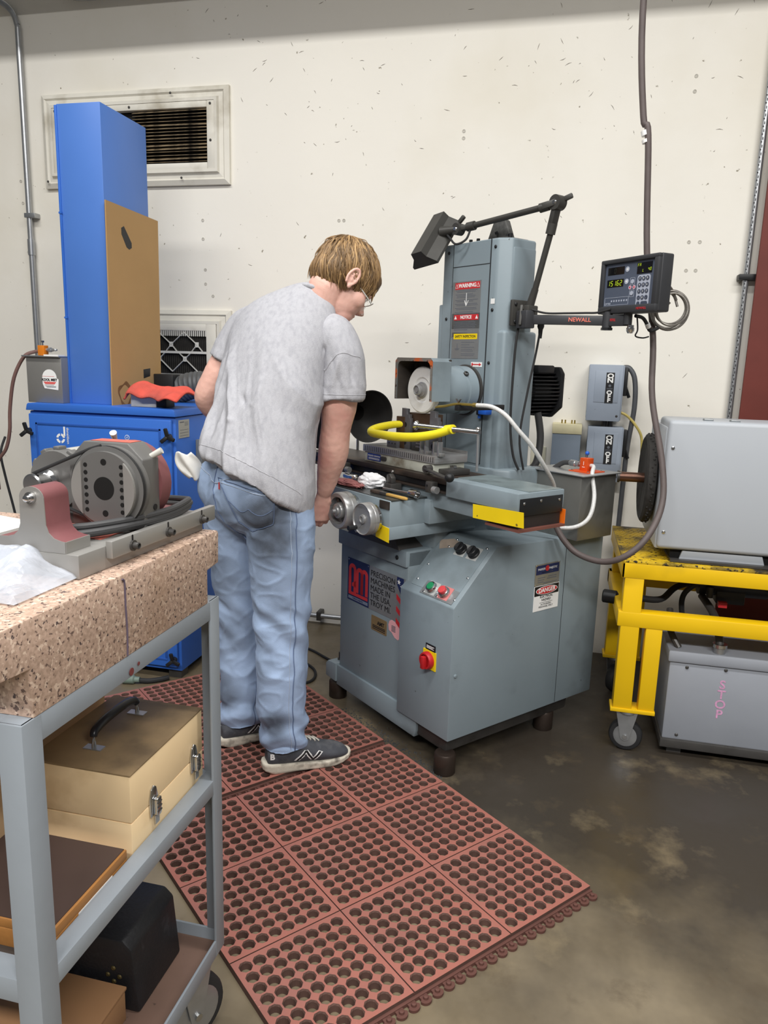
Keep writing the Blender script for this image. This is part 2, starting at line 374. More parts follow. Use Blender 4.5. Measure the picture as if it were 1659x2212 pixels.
def latt(zt, zn, zb, x0):
    """row of crossed card strips: apexes at zt, nodes at zn, short feet at zb"""
    x = x0 - .147*5
    while x < X1-.12:
        if x > X0+.15:
            for sg in (-1, 1):
                for (xe, ze) in ((x+sg*.0735, zt), (x+sg*.03, zb)):
                    if X0+.13 < xe < X1-.125:
                        MB().bar((x, 3.6165, zn), (xe, 3.6165, ze), .003, .011, up=(0, 1, 0)).build('lattice_strip', M_card, lv)
            MB().box(x-.01, x+.01, 3.612, 3.616, zn-.013, zn+.013).build('lattice_node', M_card, lv)
        x += .147
latt(1.515, 1.452, 1.418, -2.005); latt(1.312, 1.378, 1.406, -2.075); latt(1.285, 1.225, 1.184, -2.005); latt(1.08, 1.145, 1.17, -2.075)
x = X0+.14; c0 = None
while x < X1-.13:
    if c0 is None: c0 = MB().box(-.003, .003, 3.612, 3.615, 1.495, 1.525).build('card_tooth', M_card, lv, smooth=False); o = c0
    else: o = dup(c0, lv)
    o.location = (x, 0, 0); x += .0115*1
# ================================================================ surface grinder (local x = along its front, y = depth)
G = empty('surface_grinder', (-.289, 2.31, 0), R(-40)); tag(G, 'grey blue surface grinder with white wheel, standing on cylindrical feet', 'grinder')
XA, YA, ZA = V(1, 0, 0), V(0, 1, 0), V(0, 0, 1)
NF = V(0, 0, 1)
def front_o(x, y, z): return V(x, y, z)
# --- feet
for (x, y) in ((-.03, .02), (-.735, .04), (-.06, .56), (-.66, .66)):
    MB().lathe([(.036, 0), (.038, .004), (.038, .068), (.034, .075)], (x, y, 0), ZA, 24).build('foot', mat('brown_steel_foot', (62, 52, 46), .4, .5, var=.15), G)
# --- base casting
base = MB().box(-.70, -.27, .02, .72, .075, .735).build('base', M_grey, G, bevel=.006)
MB().prism([(-.705, .072), (-.19, .062), (-.182, .09), (-.182, .155), (-.705, .158)], (0, .010, 0), XA, ZA, -.03).build('plinth_rail', M_grey, base, bevel=.003)
MB().box(-.27, -.03, .022, .66, .068, .14).build('base_corner', M_dsteel, base, bevel=.012)  # dark colour on this casting paints in the shade under the cabinet
MB().prism([(-.775, .09), (-.70, .085), (-.70, .165), (-.76, .16), (-.775, .145)], (0, .002, 0), XA, ZA, -.10).build('foot_lug', M_grey, base, bevel=.004)
MB().lathe([(.014, 0), (.014, .012), (.009, .012), (.009, .04)], (-.735, .05, .155), ZA, 6).build('lug_bolt', M_dsteel, base)
MB().box(-.707, -.27, .010, .73, .677, .737).build('base_cap', M_grey, base, bevel=.004)
screw('bolt', (-.262-.06, .010, .705), (0, -1, 0), .008, M_black, base)
# --- sloping way-cover between base and saddle, pedestal below the table
MB().add([(-.63, -.0, .735), (-.30, -.0, .735), (-.30, .5, .735), (-.63, .5, .735), (-.57, .02, .84), (-.40, .02, .84), (-.40, .5, .84), (-.57, .5, .84)],
         [(3, 2, 1, 0), (4, 5, 6, 7), (0, 1, 5, 4), (1, 2, 6, 5), (2, 3, 7, 6), (3, 0, 4, 7)]).build('way_cover', M_dsteel, G, bevel=.004)
MB().add([(-.40, .07, .735), (-.26, .13, .735), (-.2, .6, .735), (-.40, .6, .735), (-.40, .10, .87), (-.24, .12, .87), (-.2, .6, .87), (-.40, .6, .87)],
         [(3, 2, 1, 0), (4, 5, 6, 7), (0, 1, 5, 4), (1, 2, 6, 5), (2, 3, 7, 6), (3, 0, 4, 7)]).build('pedestal', M_grey, G, bevel=.006)
# --- electrical cabinet
prof = [(0, .13), (.76, .13), (.76, .775), (.185, .792), (0, .605)]
cab = MB().prism(prof, (-.285, 0, 0), YA, ZA, .285).build('control_cabinet', M_grey, G, bevel=.004)
plab(cab, 'grey control cabinet with a sloping switch panel')
M_seam = mat('seam_shadow_gap', (40, 43, 46), .8, var=.1)
MB().box(-.0005, .0008, .5445, .5465, .135, .782).build('panel_seam', M_seam, cab)
sd = V(0, .185, .187).normalized(); sn = V(0, -.187, .185).normalized()
def slope(x, t, h=0): return V(x, 0, .605) + sd*t + sn*h          # t = distance up the slope
M_bezel = mat('aluminium_switch_plate', (196, 198, 196), .4, .4, var=.05, scale=60)
pan = MB().prism([(-.25, .03), (-.02, .03), (-.02, .235), (-.25, .235)], slope(0, 0), XA, sd, .0012).build('slope_cover', M_grey, cab, smooth=False)
M_tape = mat('peeling_tape', (160, 146, 132), .7, var=.12, scale=30)
MB().prism([(-.26, .225), (-.2, .245), (-.165, .238), (-.18, .21), (-.21, .2), (-.235, .19)], slope(0, 0, .0013), XA, sd, .0008).build('tape_patch', M_tape, cab)
MB().prism([(-.185, .01), (-.02, .01), (-.02, .062), (-.185, .062)], slope(0, 0, .0012), XA, sd, .001).build('button_strip', M_alu, cab)
for x in (-.134, -.071):
    kb = plate('switch_plate', .05, .052, M_bezel, slope(x, .212, .0012), XA, sd, cab, .001)
    MB().lathe([(.022, 0), (.022, .006), (.019, .008), (.019, .022), (.016, .024), (.012, .023), (0.001, .021)], slope(x, .212, .002), sn, 28).build('rotary_knob', M_black, kb)
    MB().box(-.002, .002, -.017, .017, 0, .003, frame(slope(x, .212, .0245), XA, sd)).build('knob_grip', M_rub, kb)
for x, c, nm in ((-.141, (30, 128, 82), 'green_button'), (-.075, (200, 66, 70), 'red_button')):
    kb = plate('button_plate', .052, .05, M_bezel if nm[0] == 'g' else mat('red_edge_plate', (196, 120, 118), .5), slope(x, .04, .0022), XA, sd, cab, .001)
    MB().lathe([(.019, 0), (.019, .006), (.021, .006), (.019, .014), (.0155, .015)], slope(x, .04, .003), sn, 12).build('button_collar', M_chrome, kb)
    plab(MB().lathe([(.0145, 0), (.0145, .016 if nm[0] == 'g' else .024), (.013, .018 if nm[0] == 'g' else .026), (.001, .0185 if nm[0] == 'g' else .0265)], slope(x, .04, .003), sn, 24).build('push_button', mat(nm, c, .4, var=.04), kb), nm.replace('_', ' '))
for (x, t) in ((-.185, .245), (-.035, .245), (-.2, .21), (-.235, .12), (-.235, .055), (-.03, .12), (-.022, .03), (-.17, .018), (-.1, .018)):
    screw('screw', slope(x, t, .001), sn, .0045, M_chrome, cab)
# isolator switch on the cabinet front
sw = plate('isolator_plate', .066, .066, M_yel, (-.108, 0, .392), XA, ZA, cab, .004)
MB().lathe([(.031, 0), (.031, .012), (.028, .018), (.023, .018), (.023, .01), (.001, .01)], (-.112, -.004, .39), -YA, 28).build('dial_ring', mat('red_plastic', (176, 30, 34), .4, var=.06), sw)
MB().box(-.008, .008, -.022, .022, 0, .022, frame((-.112, -.012, .386), XA, ZA)).build('dial_grip', MATS['red_plastic'], sw, bevel=.002)
plate('switch_label', .05, .022, M_ink, (-.105, -.0005, .437), XA, ZA, cab, .002)
lines('label_print', [(-.02, .02, .004, .002), (-.02, .012, 0, .002), (-.02, .018, -.004, .002)], M_white, (-.105, -.0026, .437), XA, ZA, cab)
screw('lock_screw', (.0, .021, .366), (1, 0, 0), .007, M_grey, cab)
# danger sign and rating plate on the cabinet side (normal +x; sign x-axis = +y)
SO = lambda y, z, h=0: V(.0+h, y, z)
dz = plate('danger_sign', .134, .095, M_white, SO(.452, .571), YA, ZA, cab, .0012)
MB().prism(rrect(.13, .036, .002), SO(.452, .599, .0012), YA, ZA, .0004).build('sign_band', M_ink, dz)
MB().prism([(p[0]*1.0, p[1]) for p in [(.058*math.cos(a), .0155*math.sin(a)) for a in np.linspace(0, 2*PI, 40)[:-1]]], SO(.452, .599, .0016), YA, ZA, .0004).build('sign_oval_edge', M_white, dz)
MB().prism([(.055*math.cos(a), .0135*math.sin(a)) for a in np.linspace(0, 2*PI, 40)[:-1]], SO(.452, .599, .002), YA, ZA, .0004).build('sign_oval', M_red, dz)
text('sign_word', 'DANGER', .0225, M_white, SO(.452, .599, .0026), YA, ZA, dz, weight=.0006)
text('sign_text', 'ELECTRICAL\nHAZARD', .0125, M_ink, SO(.452, .569, .0014), YA, ZA, dz, weight=.0002)
MB().prism([(-.035, -.0006), (.035, -.0006), (.035, .0006), (-.035, .0006)], SO(.452, .553, .0012), YA, ZA, .0004).build('sign_rule', M_ink, dz)
text('sign_text', 'AUTHORIZED\nPERSONNEL ONLY', .009, M_ink, SO(.452, .541, .0014), YA, ZA, dz)
M_navy = mat('navy_print', (28, 42, 86), .4, var=.04)
pk = plate('rating_plate', .132, .08, M_alu, SO(.449, .66), YA, ZA, cab, .0012)
MB().prism(rrect(.122, .034, .001), SO(.449, .678, .0012), YA, ZA, .0003).build('plate_band', M_navy, pk)
text('plate_word', 'PARKER      MAJESTIC', .011, M_white, SO(.449, .680, .0016), YA, ZA, pk)
MB().prism(circ(.0105, 20), SO(.447, .681, .0015), YA, ZA, .0003).build('plate_roundel', M_red, pk)
lines('plate_print', [(-.05, -.01, -.012, .003), (.005, .05, -.010, .003), (-.05, -.015, -.02, .003), (0, .05, -.018, .003), (-.05, -.02, -.028, .003), (-.02, .055, -.033, .003), (-.03, .03, .007, .003)], mat('grey_print', (96, 100, 108), .5), SO(.449, .66, .0012), YA, ZA, pk)
for (y, z) in ((.388, .696), (.51, .696), (.388, .624), (.51, .624)): screw('rivet', SO(y, z, .001), (1, 0, 0), .003, M_chrome, cab)
# --- maker's sign on the base front
FO = lambda x, z, h=0: V(x, .02-h, z)
pm = plate('maker_emblem', .146, .172, M_navy, FO(-.574, .546), XA, ZA, base, .0015)
M_pmred = mat('emblem_red', (200, 52, 56), .45, var=.05)
def arch(b, x, z0, z1, w, t, o):       # upside-down U stroke
    pts = [(-w/2, z0), (-w/2, z1-w/2)] + [(w/2*math.cos(a), z1-w/2+w/2*math.sin(a)) for a in np.linspace(PI, 0, 12)] + [(w/2, z0), (w/2-t, z0), (w/2-t, z1-w/2)] + [((w/2-t)*math.cos(a), z1-w/2+(w/2-t)*math.sin(a)) for a in np.linspace(0, PI, 12)] + [(-w/2+t, z0)]
    b.prism([(x+p, q) for p, q in pts], o, XA, ZA, .0012)
eo = FO(-.574, .546, .0015)
b = MB(); arch(b, -.039, -.05, .066, .05, .0155, eo); b.prism([(-.04, -.026), (-.014, -.026), (-.014, .0), (-.04, -.012)], eo, XA, ZA, .0012)
arch(b, .0095, -.046, .058, .047, .0155, eo); arch(b, .041, -.046, .058, .047, .0155, eo)
b.prism([(-.064, -.062), (.064, -.062), (.064, -.050), (-.064, -.050)], eo, XA, ZA, .0012)
b.build('emblem_letters', M_pmred, pm, smooth=False)
MB().prism([(-.066, -.08), (.066, -.08), (.066, -.068), (-.066, -.068)], eo, XA, ZA, .0004).build('emblem_strip', mat('emblem_grey', (120, 130, 150), .5), pm)
text('emblem_strip_text', 'PARKER MAJESTIC', .009, M_navy, eo + V(0, -.0006, -.074), XA, ZA, pm)
for (x, z) in ((-.64, .625), (-.508, .625), (-.64, .468)): screw('rivet', FO(x, z, .001), (0, -1, 0), .003, M_chrome, base)
ts = plate('town_sign', .222, .172, M_alu, FO(-.39, .546), XA, ZA, base, .0014)
text('sign_lettering', 'PRECISION\nMACHINES\nMADE IN\nTHE USA,\nTROY MI.', .0315, M_ink, FO(-.492, .546, .0018), XA, ZA, ts, align='LEFT', line=.93)
fg = MB().prism([(-.044, .084), (-.004, .084), (-.004, -.0), (-.044, .056)], FO(-.285, .546, .0014), XA, ZA, .0004).build('flag_canton', M_navy, ts)
for k, (x, z) in enumerate(((-.032, .066), (-.014, .05))):
    MB().prism([((.011 if i % 2 == 0 else .0045)*math.sin(i*PI/5)+x, (.011 if i % 2 == 0 else .0045)*math.cos(i*PI/5)+z) for i in range(10)], FO(-.285, .546, .0018), XA, ZA, .0003).build('flag_star', M_white, ts)
for k in range(3):
    MB().prism([(-.044, .02-k*.046), (-.004, -.006-k*.046), (-.004, -.026-k*.046), (-.044, -.0-k*.046)], FO(-.285, .546, .0014), XA, ZA, .0004).build('flag_stripe', M_red, ts)
M_brass = mat('brass_tag', (150, 128, 92), .45, .4, var=.1, scale=30)
at = plate('dealer_tag', .098, .058, M_brass, FO(-.432, .412), XA, ZA, base, .0014, .004)
text('tag_word', 'AMT', .021, M_ink, FO(-.42, .418, .0018), XA, ZA, at, weight=.0006)
lines('tag_print', [(-.04, .04, -.008, .003), (-.04, .04, -.014, .004), (-.04, .04, -.021, .003)], M_ink, FO(-.432, .412, .0014), XA, ZA, at)
pk2 = MB().prism([(-.04, .01), (-.034, .026), (-.022, .033), (.03, .026), (.034, -.02), (.02, -.034), (.0, -.03), (-.018, -.016), (-.036, -.01)], FO(-.333, .424, .0), XA, ZA, .0012).build('pink_sticker', mat('pink_paper', (238, 176, 180), .7, var=.05), base)
lines('sticker_print', [(-.02, .004, z, .0028) for z in (.012, .007, .002, -.003, -.008)], mat('grey_print', (96, 100, 108)), FO(-.333, .424, .0013), XA, ZA, pk2)
# --- saddle with front apron
sad = MB().box(-.63, -.23, -.10, .06, .812, .935).build('saddle', M_grey, G, bevel=.004)
MB().box(-.632, -.2285, -.102, .3, .800, .845).build('saddle_skirt', M_grey, sad, bevel=.003)
MB().box(-.635, -.229, -.095, .06, .933, .9375).build('saddle_top', mat('oily_tray', (70, 74, 74), .3, .3, var=.3, scale=9), sad)
MB().box(-.285, -.232, -.104, -.1, .905, .932).build('scraped_patch', M_iron, sad)
MB().box(-.63, -.2, .05, .5, .845, .93).build('cross_slide', M_grey, G, bevel=.004)
MB().box(-.72, .05, .065, .245, .905, .962).build('bed', M_grey, G, bevel=.004)
# yellow warning tags
b = plate('warning_tag', .075, .05, M_yel, (-.262, -.104, .822), V(.98, 0, -.1), ZA, G, .002)
MB().cyl((-.27, -.106, .838), (-.27, -.11, .838), .0035, n=10).build('tag_rivet', M_dsteel, b)
MB().prism([(.017, .955), (.02, .911), (.237, .918), (.233, .965)], (0, .046, 0), XA, ZA, .002).build('warning_tag', M_yel, G)
plate('warning_tag', .12, .045, M_yel, (-.86, .046, .94), XA, ZA, G, .002)
# handwheels
def handwheel(x, z, yf, r, solid):
    hub = MB().lathe([(r*.20, -.0), (r*.20, -yf-.08)], (x, -.10, z), -YA, 20) if False else None
    c = V(x, yf, z)
    if solid:
        o = MB().lathe([(r*.2, .075), (r*.2, .04), (r*.92, .04), (r, .036), (r, .024), (r*.97, .022), (r, .02), (r, .006), (r*.95, 0), (r*.9, .004), (r*.3, .006), (r*.28, .0), (r*.18, -.002), (r*.16, .002), (.001, .002)], c, YA, 40).build('handwheel', M_steel, G)
        MB().cyl(c+V(-r*.62, .004, -r*.62), c+V(-r*.62, -.03, -r*.62), .0075, .0085, 14).build('crank_handle', M_black, o)
        MB().box(-.011, .011, -.02, .03, 0, .006, frame(c+V(-r*.45, .0035, -r*.45), V(.7, 0, -.7), V(-.7, 0, -.7))).build('handle_boss', M_steel, o)
    else:
        o = MB().lathe([(r*.3, .08), (r*.3, .045), (r*.62, .042), (r*.7, .05), (r*.95, .05), (r, .046), (r, .03), (r*.97, .028), (r, .026), (r, .006), (r*.94, 0), (r*.74, .002), (r*.7, .022), (r*.46, .022), (r*.44, .006), (r*.40, .0), (r*.26, -.002), (r*.24, -.008), (r*.12, -.01), (r*.1, -.02), (.001, -.021)], c, YA, 40).build('handwheel', M_steel, G)
        for k in range(4):
            a = k*PI/2+.5
            MB().box(-.008, .008, r*.44, r*.72, 0, .006, frame(c+V(0, .02, 0), V(math.cos(a), 0, math.sin(a)), V(-math.sin(a), 0, math.cos(a)))).build('spoke', M_dsteel, o)
    return o
handwheel(-.447, .871, -.17, .066, False)
handwheel(-.302, .867, -.165, .056, True)
MB().lathe([(.05, 0), (.05, .01)], (-.302, -.125, .867), YA, 32).build('dial', M_chrome, G)
MB().lathe([(.055, 0), (.055, .02)], (-.447, -.12, .871), YA, 32).build('dial', M_chrome, G)
# --- long table
rail = MB().prism([(.052, .962), (.052, .968), (.075, .972), (.075, .990), (.052, .994), (.050, 1.004), (.05, 1.014), (.256, 1.014), (.256, .962)], (-1.02, 0, 0), YA, ZA, .90).build('table', M_iron, G, bevel=.0015)
plab(rail, 'dark worn steel long table with a T slot in its front')
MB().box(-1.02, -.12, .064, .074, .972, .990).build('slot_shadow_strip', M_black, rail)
tb = MB().box(-.12, .205, .048, .258, .957, 1.016).build('table_guard', M_grey, G, bevel=.003)
MB().box(-.118, .2, .1, .25, 1.0155, 1.018).build('worn_top', mat('worn_table_top', (122, 134, 136), .35, .2, var=.25, scale=12, wear=(60, 62, 60), wear_scale=9), tb)
MB().box(.2, .2065, .056, .252, .945, 1.0).build('end_plate', M_black, tb, bevel=.002)
MB().box(.08, .2, .06, .25, .905, .957).build('under_guard', mat('dark_guard', (44, 38, 36), .5, var=.15), tb)
MB().box(.07, .215, .05, .26, .898, .906).build('bottom_plate', mat('rusty_plate', (116, 72, 62), .55, var=.12), tb)
for (y, z) in ((.075, .985), (.15, .988), (.235, .985)): screw('screw', (.206, y, z), (1, 0, 0), .005, M_chrome, tb)
b = MB().box(.16, .205, .262, .265, .905, .952).build('orange_tag', mat('orange_tape', (240, 116, 26), .5), tb)
b.location = (.008, -.004, 0)
# table dogs on the rail
for (x, big) in ((-.175, True), (-.70, False)):
    d = MB().box(x-.022, x+.012, .022, .05, .962, 1.0).build('table_dog', M_dsteel, rail, bevel=.003)
    MB().cyl((x+.012, .03, .975), (x+.032, .03, .975), .012, n=18).build('dog_stop', M_steel, d)
    MB().cyl((x-.012, .02, .987), (x-.012, .024, .987), .004, n=10).build('dog_screw', M_ink, d)
d = MB().box(-.40, -.36, .0, .05, .938, .966).build('reverse_dog', M_dsteel, G, bevel=.003)
MB().prism([(-.4, 0), (-.37, 0), (-.37, .02), (-.385, .035), (-.4, .03)], (0, .03, .966), XA, ZA, .02).build('dog_arm', M_dsteel, d, bevel=.002)
MB().ball((-.39, .03, 1.006), .006, 12).build('dog_ball', M_chrome, d)
# --- column
cpoly = [(-.53, .35), (-.245, .35), (-.205, .385), (-.205, .50), (-.23, .525), (-.51, .525), (-.535, .50), (-.535, .37)]
col = MB().prism([(p[0], p[1]) for p in cpoly], (0, 0, 1.0), XA, YA, .83).build('column', M_grey, G, bevel=.008, seg=3)
MB().box(-.55, -.5, .353, .52, 1.0, 1.615).build('column_side', M_grey, col, bevel=.006)
MB().box(-.545, -.198, .36, .53, 1.0, 1.515).build('column_lower', M_grey, col, bevel=.012, seg=3)
MB().box(-.212, -.20, .388, .50, 1.615, 1.80).build('column_pad', M_grey, col, bevel=.006)
MB().prism([(-.56, .34), (-.2, .34), (-.15, .38), (-.15, .56), (-.56, .56)], (0, 0, .86), XA, YA, .16).build('column_foot', M_grey, col, bevel=.01)
fr = lambda x, z, h=0: V(x, .35-h, z)
cov = MB().prism([(-.469, 1.03), (-.276, 1.03), (-.276, 1.825), (-.469, 1.825)], fr(0, 0), XA, ZA, .003).build('front_cover', M_grey, col, smooth=False)
for x in (-.47, -.275): MB().box(x-.0012, x+.0012, .3465, .35, 1.03, 1.828).build('cover_seam', M_seam, col)
MB().box(-.468, -.277, .3462, .348, 1.744, 1.7465).build('cover_seam', M_seam, col)
for (x, z) in ((-.50, 1.80), (-.50, 1.56), (-.255, 1.80), (-.255, 1.585), (-.258, 1.40)): screw('bolt', fr(x, z), -YA, .006, M_black, col)
# warning plates
wp = plate('warning_plate', .15, .17, M_alu, fr(-.389, 1.607, .003), XA, ZA, col, .001)
MB().prism(rrect(.132, .024, .001), fr(-.386, 1.676, .004), XA, ZA, .0004).build('red_band', M_red, wp)
text('band_word', 'WARNING', .0195, M_white, fr(-.386, 1.676, .0048), XA, ZA, wp, weight=.0005)
for x in (-.443, -.329): MB().prism([(x-.008, -.007), (x+.008, -.007), (x, .008)], fr(0, 1.676, .0044), XA, ZA, .0003).build('hazard_triangle', M_white, wp)
for x in (-.443, -.329): MB().prism([(x-.0055, -.0055), (x+.0055, -.0055), (x, .0055)], fr(0, 1.676, .0047), XA, ZA, .0003).build('hazard_triangle', M_red, wp)
M_gp = mat('grey_print', (96, 100, 108))
rows = []; zz = .053
for blk in (2, 3, 2, 2, 2, 3):
    for k in range(blk): rows.append((-.063 if k == 0 else -.056, random.uniform(.03, .06), zz, .0022)); zz -= .0052
    zz -= .004
lines('small_print', rows, M_gp, fr(-.386, 1.607, .004), XA, ZA, wp)
MB().prism([(-.001, .03), (.0015, .03), (.0015, -.01), (.011, .004), (.0125, .002), (0, -.018), (-.0105, .003), (-.009, .005), (-.0015, -.008)], fr(-.389, 1.62, .0045), XA, ZA, .0003).build('chalk_arrow', M_white, wp)
np_ = plate('notice_plate', .15, .085, M_alu, fr(-.389, 1.53+.005, .003), XA, ZA, col, .001)
MB().prism(rrect(.132, .02, .001), fr(-.386, 1.563, .004), XA, ZA, .0004).build('red_band', M_red, np_)
text('band_word', 'NOTICE', .0165, M_white, fr(-.386, 1.563, .0048), XA, ZA, np_, weight=.0005)
for x in (-.443, -.329): MB().prism([(x-.007, -.006), (x+.007, -.006), (x, .007)], fr(0, 1.563, .0044), XA, ZA, .0003).build('hazard_triangle', M_white, np_)
lines('small_print', [(-.063, .06-(.05 if k == 5 else random.uniform(0, .01)), .006-k*.0055, .0022) for k in range(6)], M_gp, fr(-.386, 1.54, .004), XA, ZA, np_)
sp_ = plate('safety_plate', .146, .095, M_alu, fr(-.385, 1.461, .003), XA, ZA, col, .001)
MB().prism(rrect(.128, .02, .001), fr(-.385, 1.494, .004), XA, ZA, .0004).build('yellow_band', M_yel, sp_)
text('band_word', 'SAFETY INSPECTION', .0128, M_ink, fr(-.385, 1.494, .0048), XA, ZA, sp_, sx=.95)
lines('small_print', [(-.02, .05, .012, .002), (-.02, .025, .003, .002), (-.02, .05, -.006, .002), (-.02, .04, -.014, .002), (-.02, .045, -.02, .002), (-.02, .055, -.03, .002), (-.02, .05, -.036, .002), (-.055, -.03, -.012, .003), (-.052, -.034, -.016, .002), (-.044, -.041, -.002, .018)], M_gp, fr(-.385, 1.461, .004), XA, ZA, sp_)
MB().prism([(-.028, .008), (.012, .008), (.012, .0035), (.02, .0035), (.02, .011), (.026, .0), (.02, -.011), (.02, -.0035), (.012, -.0035), (.012, -.008), (-.028, -.008)] and rrect(.058, .017, .001), fr(-.318, 1.393, .003), XA, ZA, .0008).build('arrow_sticker', M_white, col)
MB().prism([(-.026, .004), (-.02, .006), (-.018, .002), (.014, .002), (.014, .006), (.026, 0), (.014, -.006), (.014, -.002), (-.018, -.002), (-.02, -.006), (-.026, -.004)], fr(-.318, 1.393, .0038), XA, ZA, .0003).build('red_arrow', M_red, col)
plate('small_sticker', .02, .018, M_white, fr(-.255, 1.615), XA, ZA, col, .0008)
# cap and lifting lug on top
MB().box(-.50, -.25, .40, .51, 1.828, 1.84).build('top_cap', M_dsteel, col, bevel=.003)
MB().prism([(-.06, 0), (.06, 0), (.03, .066), (.018, .074), (-.018, .074), (-.03, .066)], (-.33, .46, 1.838), XA, ZA, .025).build('lifting_lug', mat('speckled_iron', (88, 88, 86), .5, .4, var=.3, scale=60), col, bevel=.003)
for x in (-.46, -.42, -.27, -.255): MB().cyl((x, .42, 1.838), (x, .42, 1.852), .007, n=6).build('cap_bolt', M_black, col)
MB().cyl((-.335, .43, 1.86), (-.335, .425, 1.868), .006, n=10).build('grease_nipple', M_black, col)
# --- wheelhead
hc = V(-.365, 0, 1.298)
flg = MB().lathe([(.094, 0), (.094, .012), (.088, .014)], hc+V(-.005, .35, -.0), -YA, 40).build('slide_disc', M_dsteel, G)
hd = MB().lathe([(.088, .02), (.088, .06), (.083, .062), (.083, .075), (.086, .077), (.086, .13), (.08, .15), (.08, .20)], hc+V(0, .35, 0), -YA, 48).build('wheelhead', M_grey, G)
MB().lathe([(.01, 0), (.01, .012), (.008, .014), (.006, .014), (.006, .006), (.001, .006)], hc+V(.055, .285, .055), V(.7, 0, .7), 18).build('oil_port', M_dsteel, hd)
# guard: open-fronted housing with rounded top corners
gx0, gx1, gz0, gz1 = -.478, -.268, 1.262, 1.41
inn = [(gx0+.012, gz0), (gx0+.012, gz1-.035)] + [(gx0+.035-.023*math.cos(a), gz1-.035+.023*math.sin(a)) for a in np.linspace(0, PI/2, 6)] + [(gx1-.035+.023*math.sin(a), gz1-.035+.023*math.cos(a)) for a in np.linspace(0, PI/2, 6)] + [(gx1-.012, gz0)]
out = [(gx1, gz0), (gx1, gz1-.012), (gx1-.012, gz1), (gx0+.012, gz1), (gx0, gz1-.012), (gx0, gz0)]
M_guard = mat('worn_guard_paint', (122, 118, 112), .55, .1, var=.08, wear=(198, 98, 48), wear_scale=22, wear_lo=.50, wear_hi=.58, spots=(60, 48, 42), spot_scale=70, spot_amt=.6)
M_gin = mat('dark_guard_interior', (58, 52, 47), .85, var=.25, scale=20, spots=(150, 66, 30), spot_scale=26, spot_amt=.69)  # dark brown tone with orange spots for the guard interior
poly = inn+out
gd = MB().prism(poly, (0, .095, 0), XA, ZA, -.085).build('wheel_guard', M_grey, G, smooth=False)
n_in = len(inn)
MB().prism(poly, (0, .0945, 0), XA, ZA, .0).add([V(p[0], .0943, p[1]) for p in poly], [tuple(range(len(poly)))]).build('worn_rim', M_guard, gd, smooth=False)
b = MB()
for k in range(n_in-1):
    a_, c_ = inn[k], inn[k+1]; e_ = .0006
    cx, cz = (gx0+gx1)/2, 1.32
    f_ = lambda p: (p[0]+(cx-p[0])*.004, p[1]+(cz-p[1])*.004)
    a2, c2 = f_(a_), f_(c_)
    b.add([(a2[0], .096, a2[1]), (c2[0], .096, c2[1]), (c2[0], .178, c2[1]), (a2[0], .178, a2[1])], [(0, 1, 2, 3)])
b.build('dark_lining', M_gin, gd)
MB().box(gx0+.002, gx1-.002, .172, .182, gz0, gz1-.004).build('guard_back', M_gin, gd)
# wheel
M_wheel = mat('white_abrasive', (238, 238, 236), .85, var=.02, scale=90, bump=.04, bump_scale=300)
wc = hc+V(.003, .139, 0)
wh = MB().lathe([(.03, -.012), (.078, -.012), (.0825, -.009), (.0825, .009), (.078, .0125), (.046, .0125), (.04, .008), (.022, .008)], wc, -YA, 64).build('grinding_wheel', M_wheel, G)
hb = MB().lathe([(.028, .004), (.028, .014), (.024, .016), (.0235, .022), (.018, .024), (.018, .036), (.015, .038), (.014, .034), (.009, .034), (.0085, .037), (.001, .037)], wc, -YA, 32).build('wheel_hub', M_steel, G)
MB().lathe([(.021, .016), (.021, .023)], wc, -YA, 6).build('hub_nut', M_dsteel, hb)
# --- spindle motor behind the column
mc = V(-.315, .535, 1.298)
mt = MB().cyl(mc, mc+V(0, .17, 0), .085, n=32).build('motor', M_black, G)
fin = MB()
for k in range(13):
    z = -.084+k*.014; half = math.sqrt(max(.0001, .106**2-z*z))*1.0
    f1 = MB().box(-half, half, 0, .14, -.0028, .0028).build('motor_fin', M_black, mt, bevel=.0015)
    f1.location = mc+V(0, .02, z)
MB().prism([(-.108, -.06), (-.06, -.1), (.06, -.1), (.108, -.06), (.108, .07), (.09, .095), (-.09, .095), (-.108, .07)], mc+V(0, .18, 0), XA, ZA, .02).build('motor_end_bell', M_black, mt, bevel=.006)
MB().box(.02, .105, .03, .12, .07, .10, Matrix.Translation(mc)).build('terminal_box', M_black, mt, bevel=.006)
MB().cyl(mc, mc+V(0, -.12, 0), .05, n=24).build('motor_flange', M_dsteel, mt)
# --- coolant nozzle and hose
M_hose = mat('clear_braided_hose', (206, 206, 204), .3, var=.12, scale=160)
M_br = mat('brass', (190, 168, 96), .3, .9, var=.08)
nz = MB().tube([(-.25, .11, 1.246), (-.222, .118, 1.25), (-.18, .125, 1.259), (-.14, .13, 1.261), (-.09, .135, 1.261)], .0045, 10).build('coolant_nozzle', M_br, G)
MB().cyl((-.262, .108, 1.243), (-.25, .11, 1.246), .002, .004, 10).build('nozzle_tip', M_br, nz)
MB().cyl((-.10, .134, 1.261), (-.078, .138, 1.261), .0075, n=8).build('hose_fitting', M_br, nz)
for s in (-1, 1): MB().bar((-.165, .127, 1.265), (-.165+s*.011, .127, 1.277), .002, .007, up=(0, 1, 0)).build('wing_nut', M_chrome, nz)
MB().box(-.176, -.156, .12, .34, 1.238, 1.256).build('nozzle_bracket', M_black, nz, bevel=.002)
MB().tube([(-.085, .136, 1.261), (-.03, .15, 1.259), (.015, .17, 1.235), (.047, .2, 1.188), (.066, .25, 1.135), (.066, .32, 1.062), (.04, .4, .995), (.0, .46, .93)], .0072, 12).build('coolant_hose', M_hose, G)
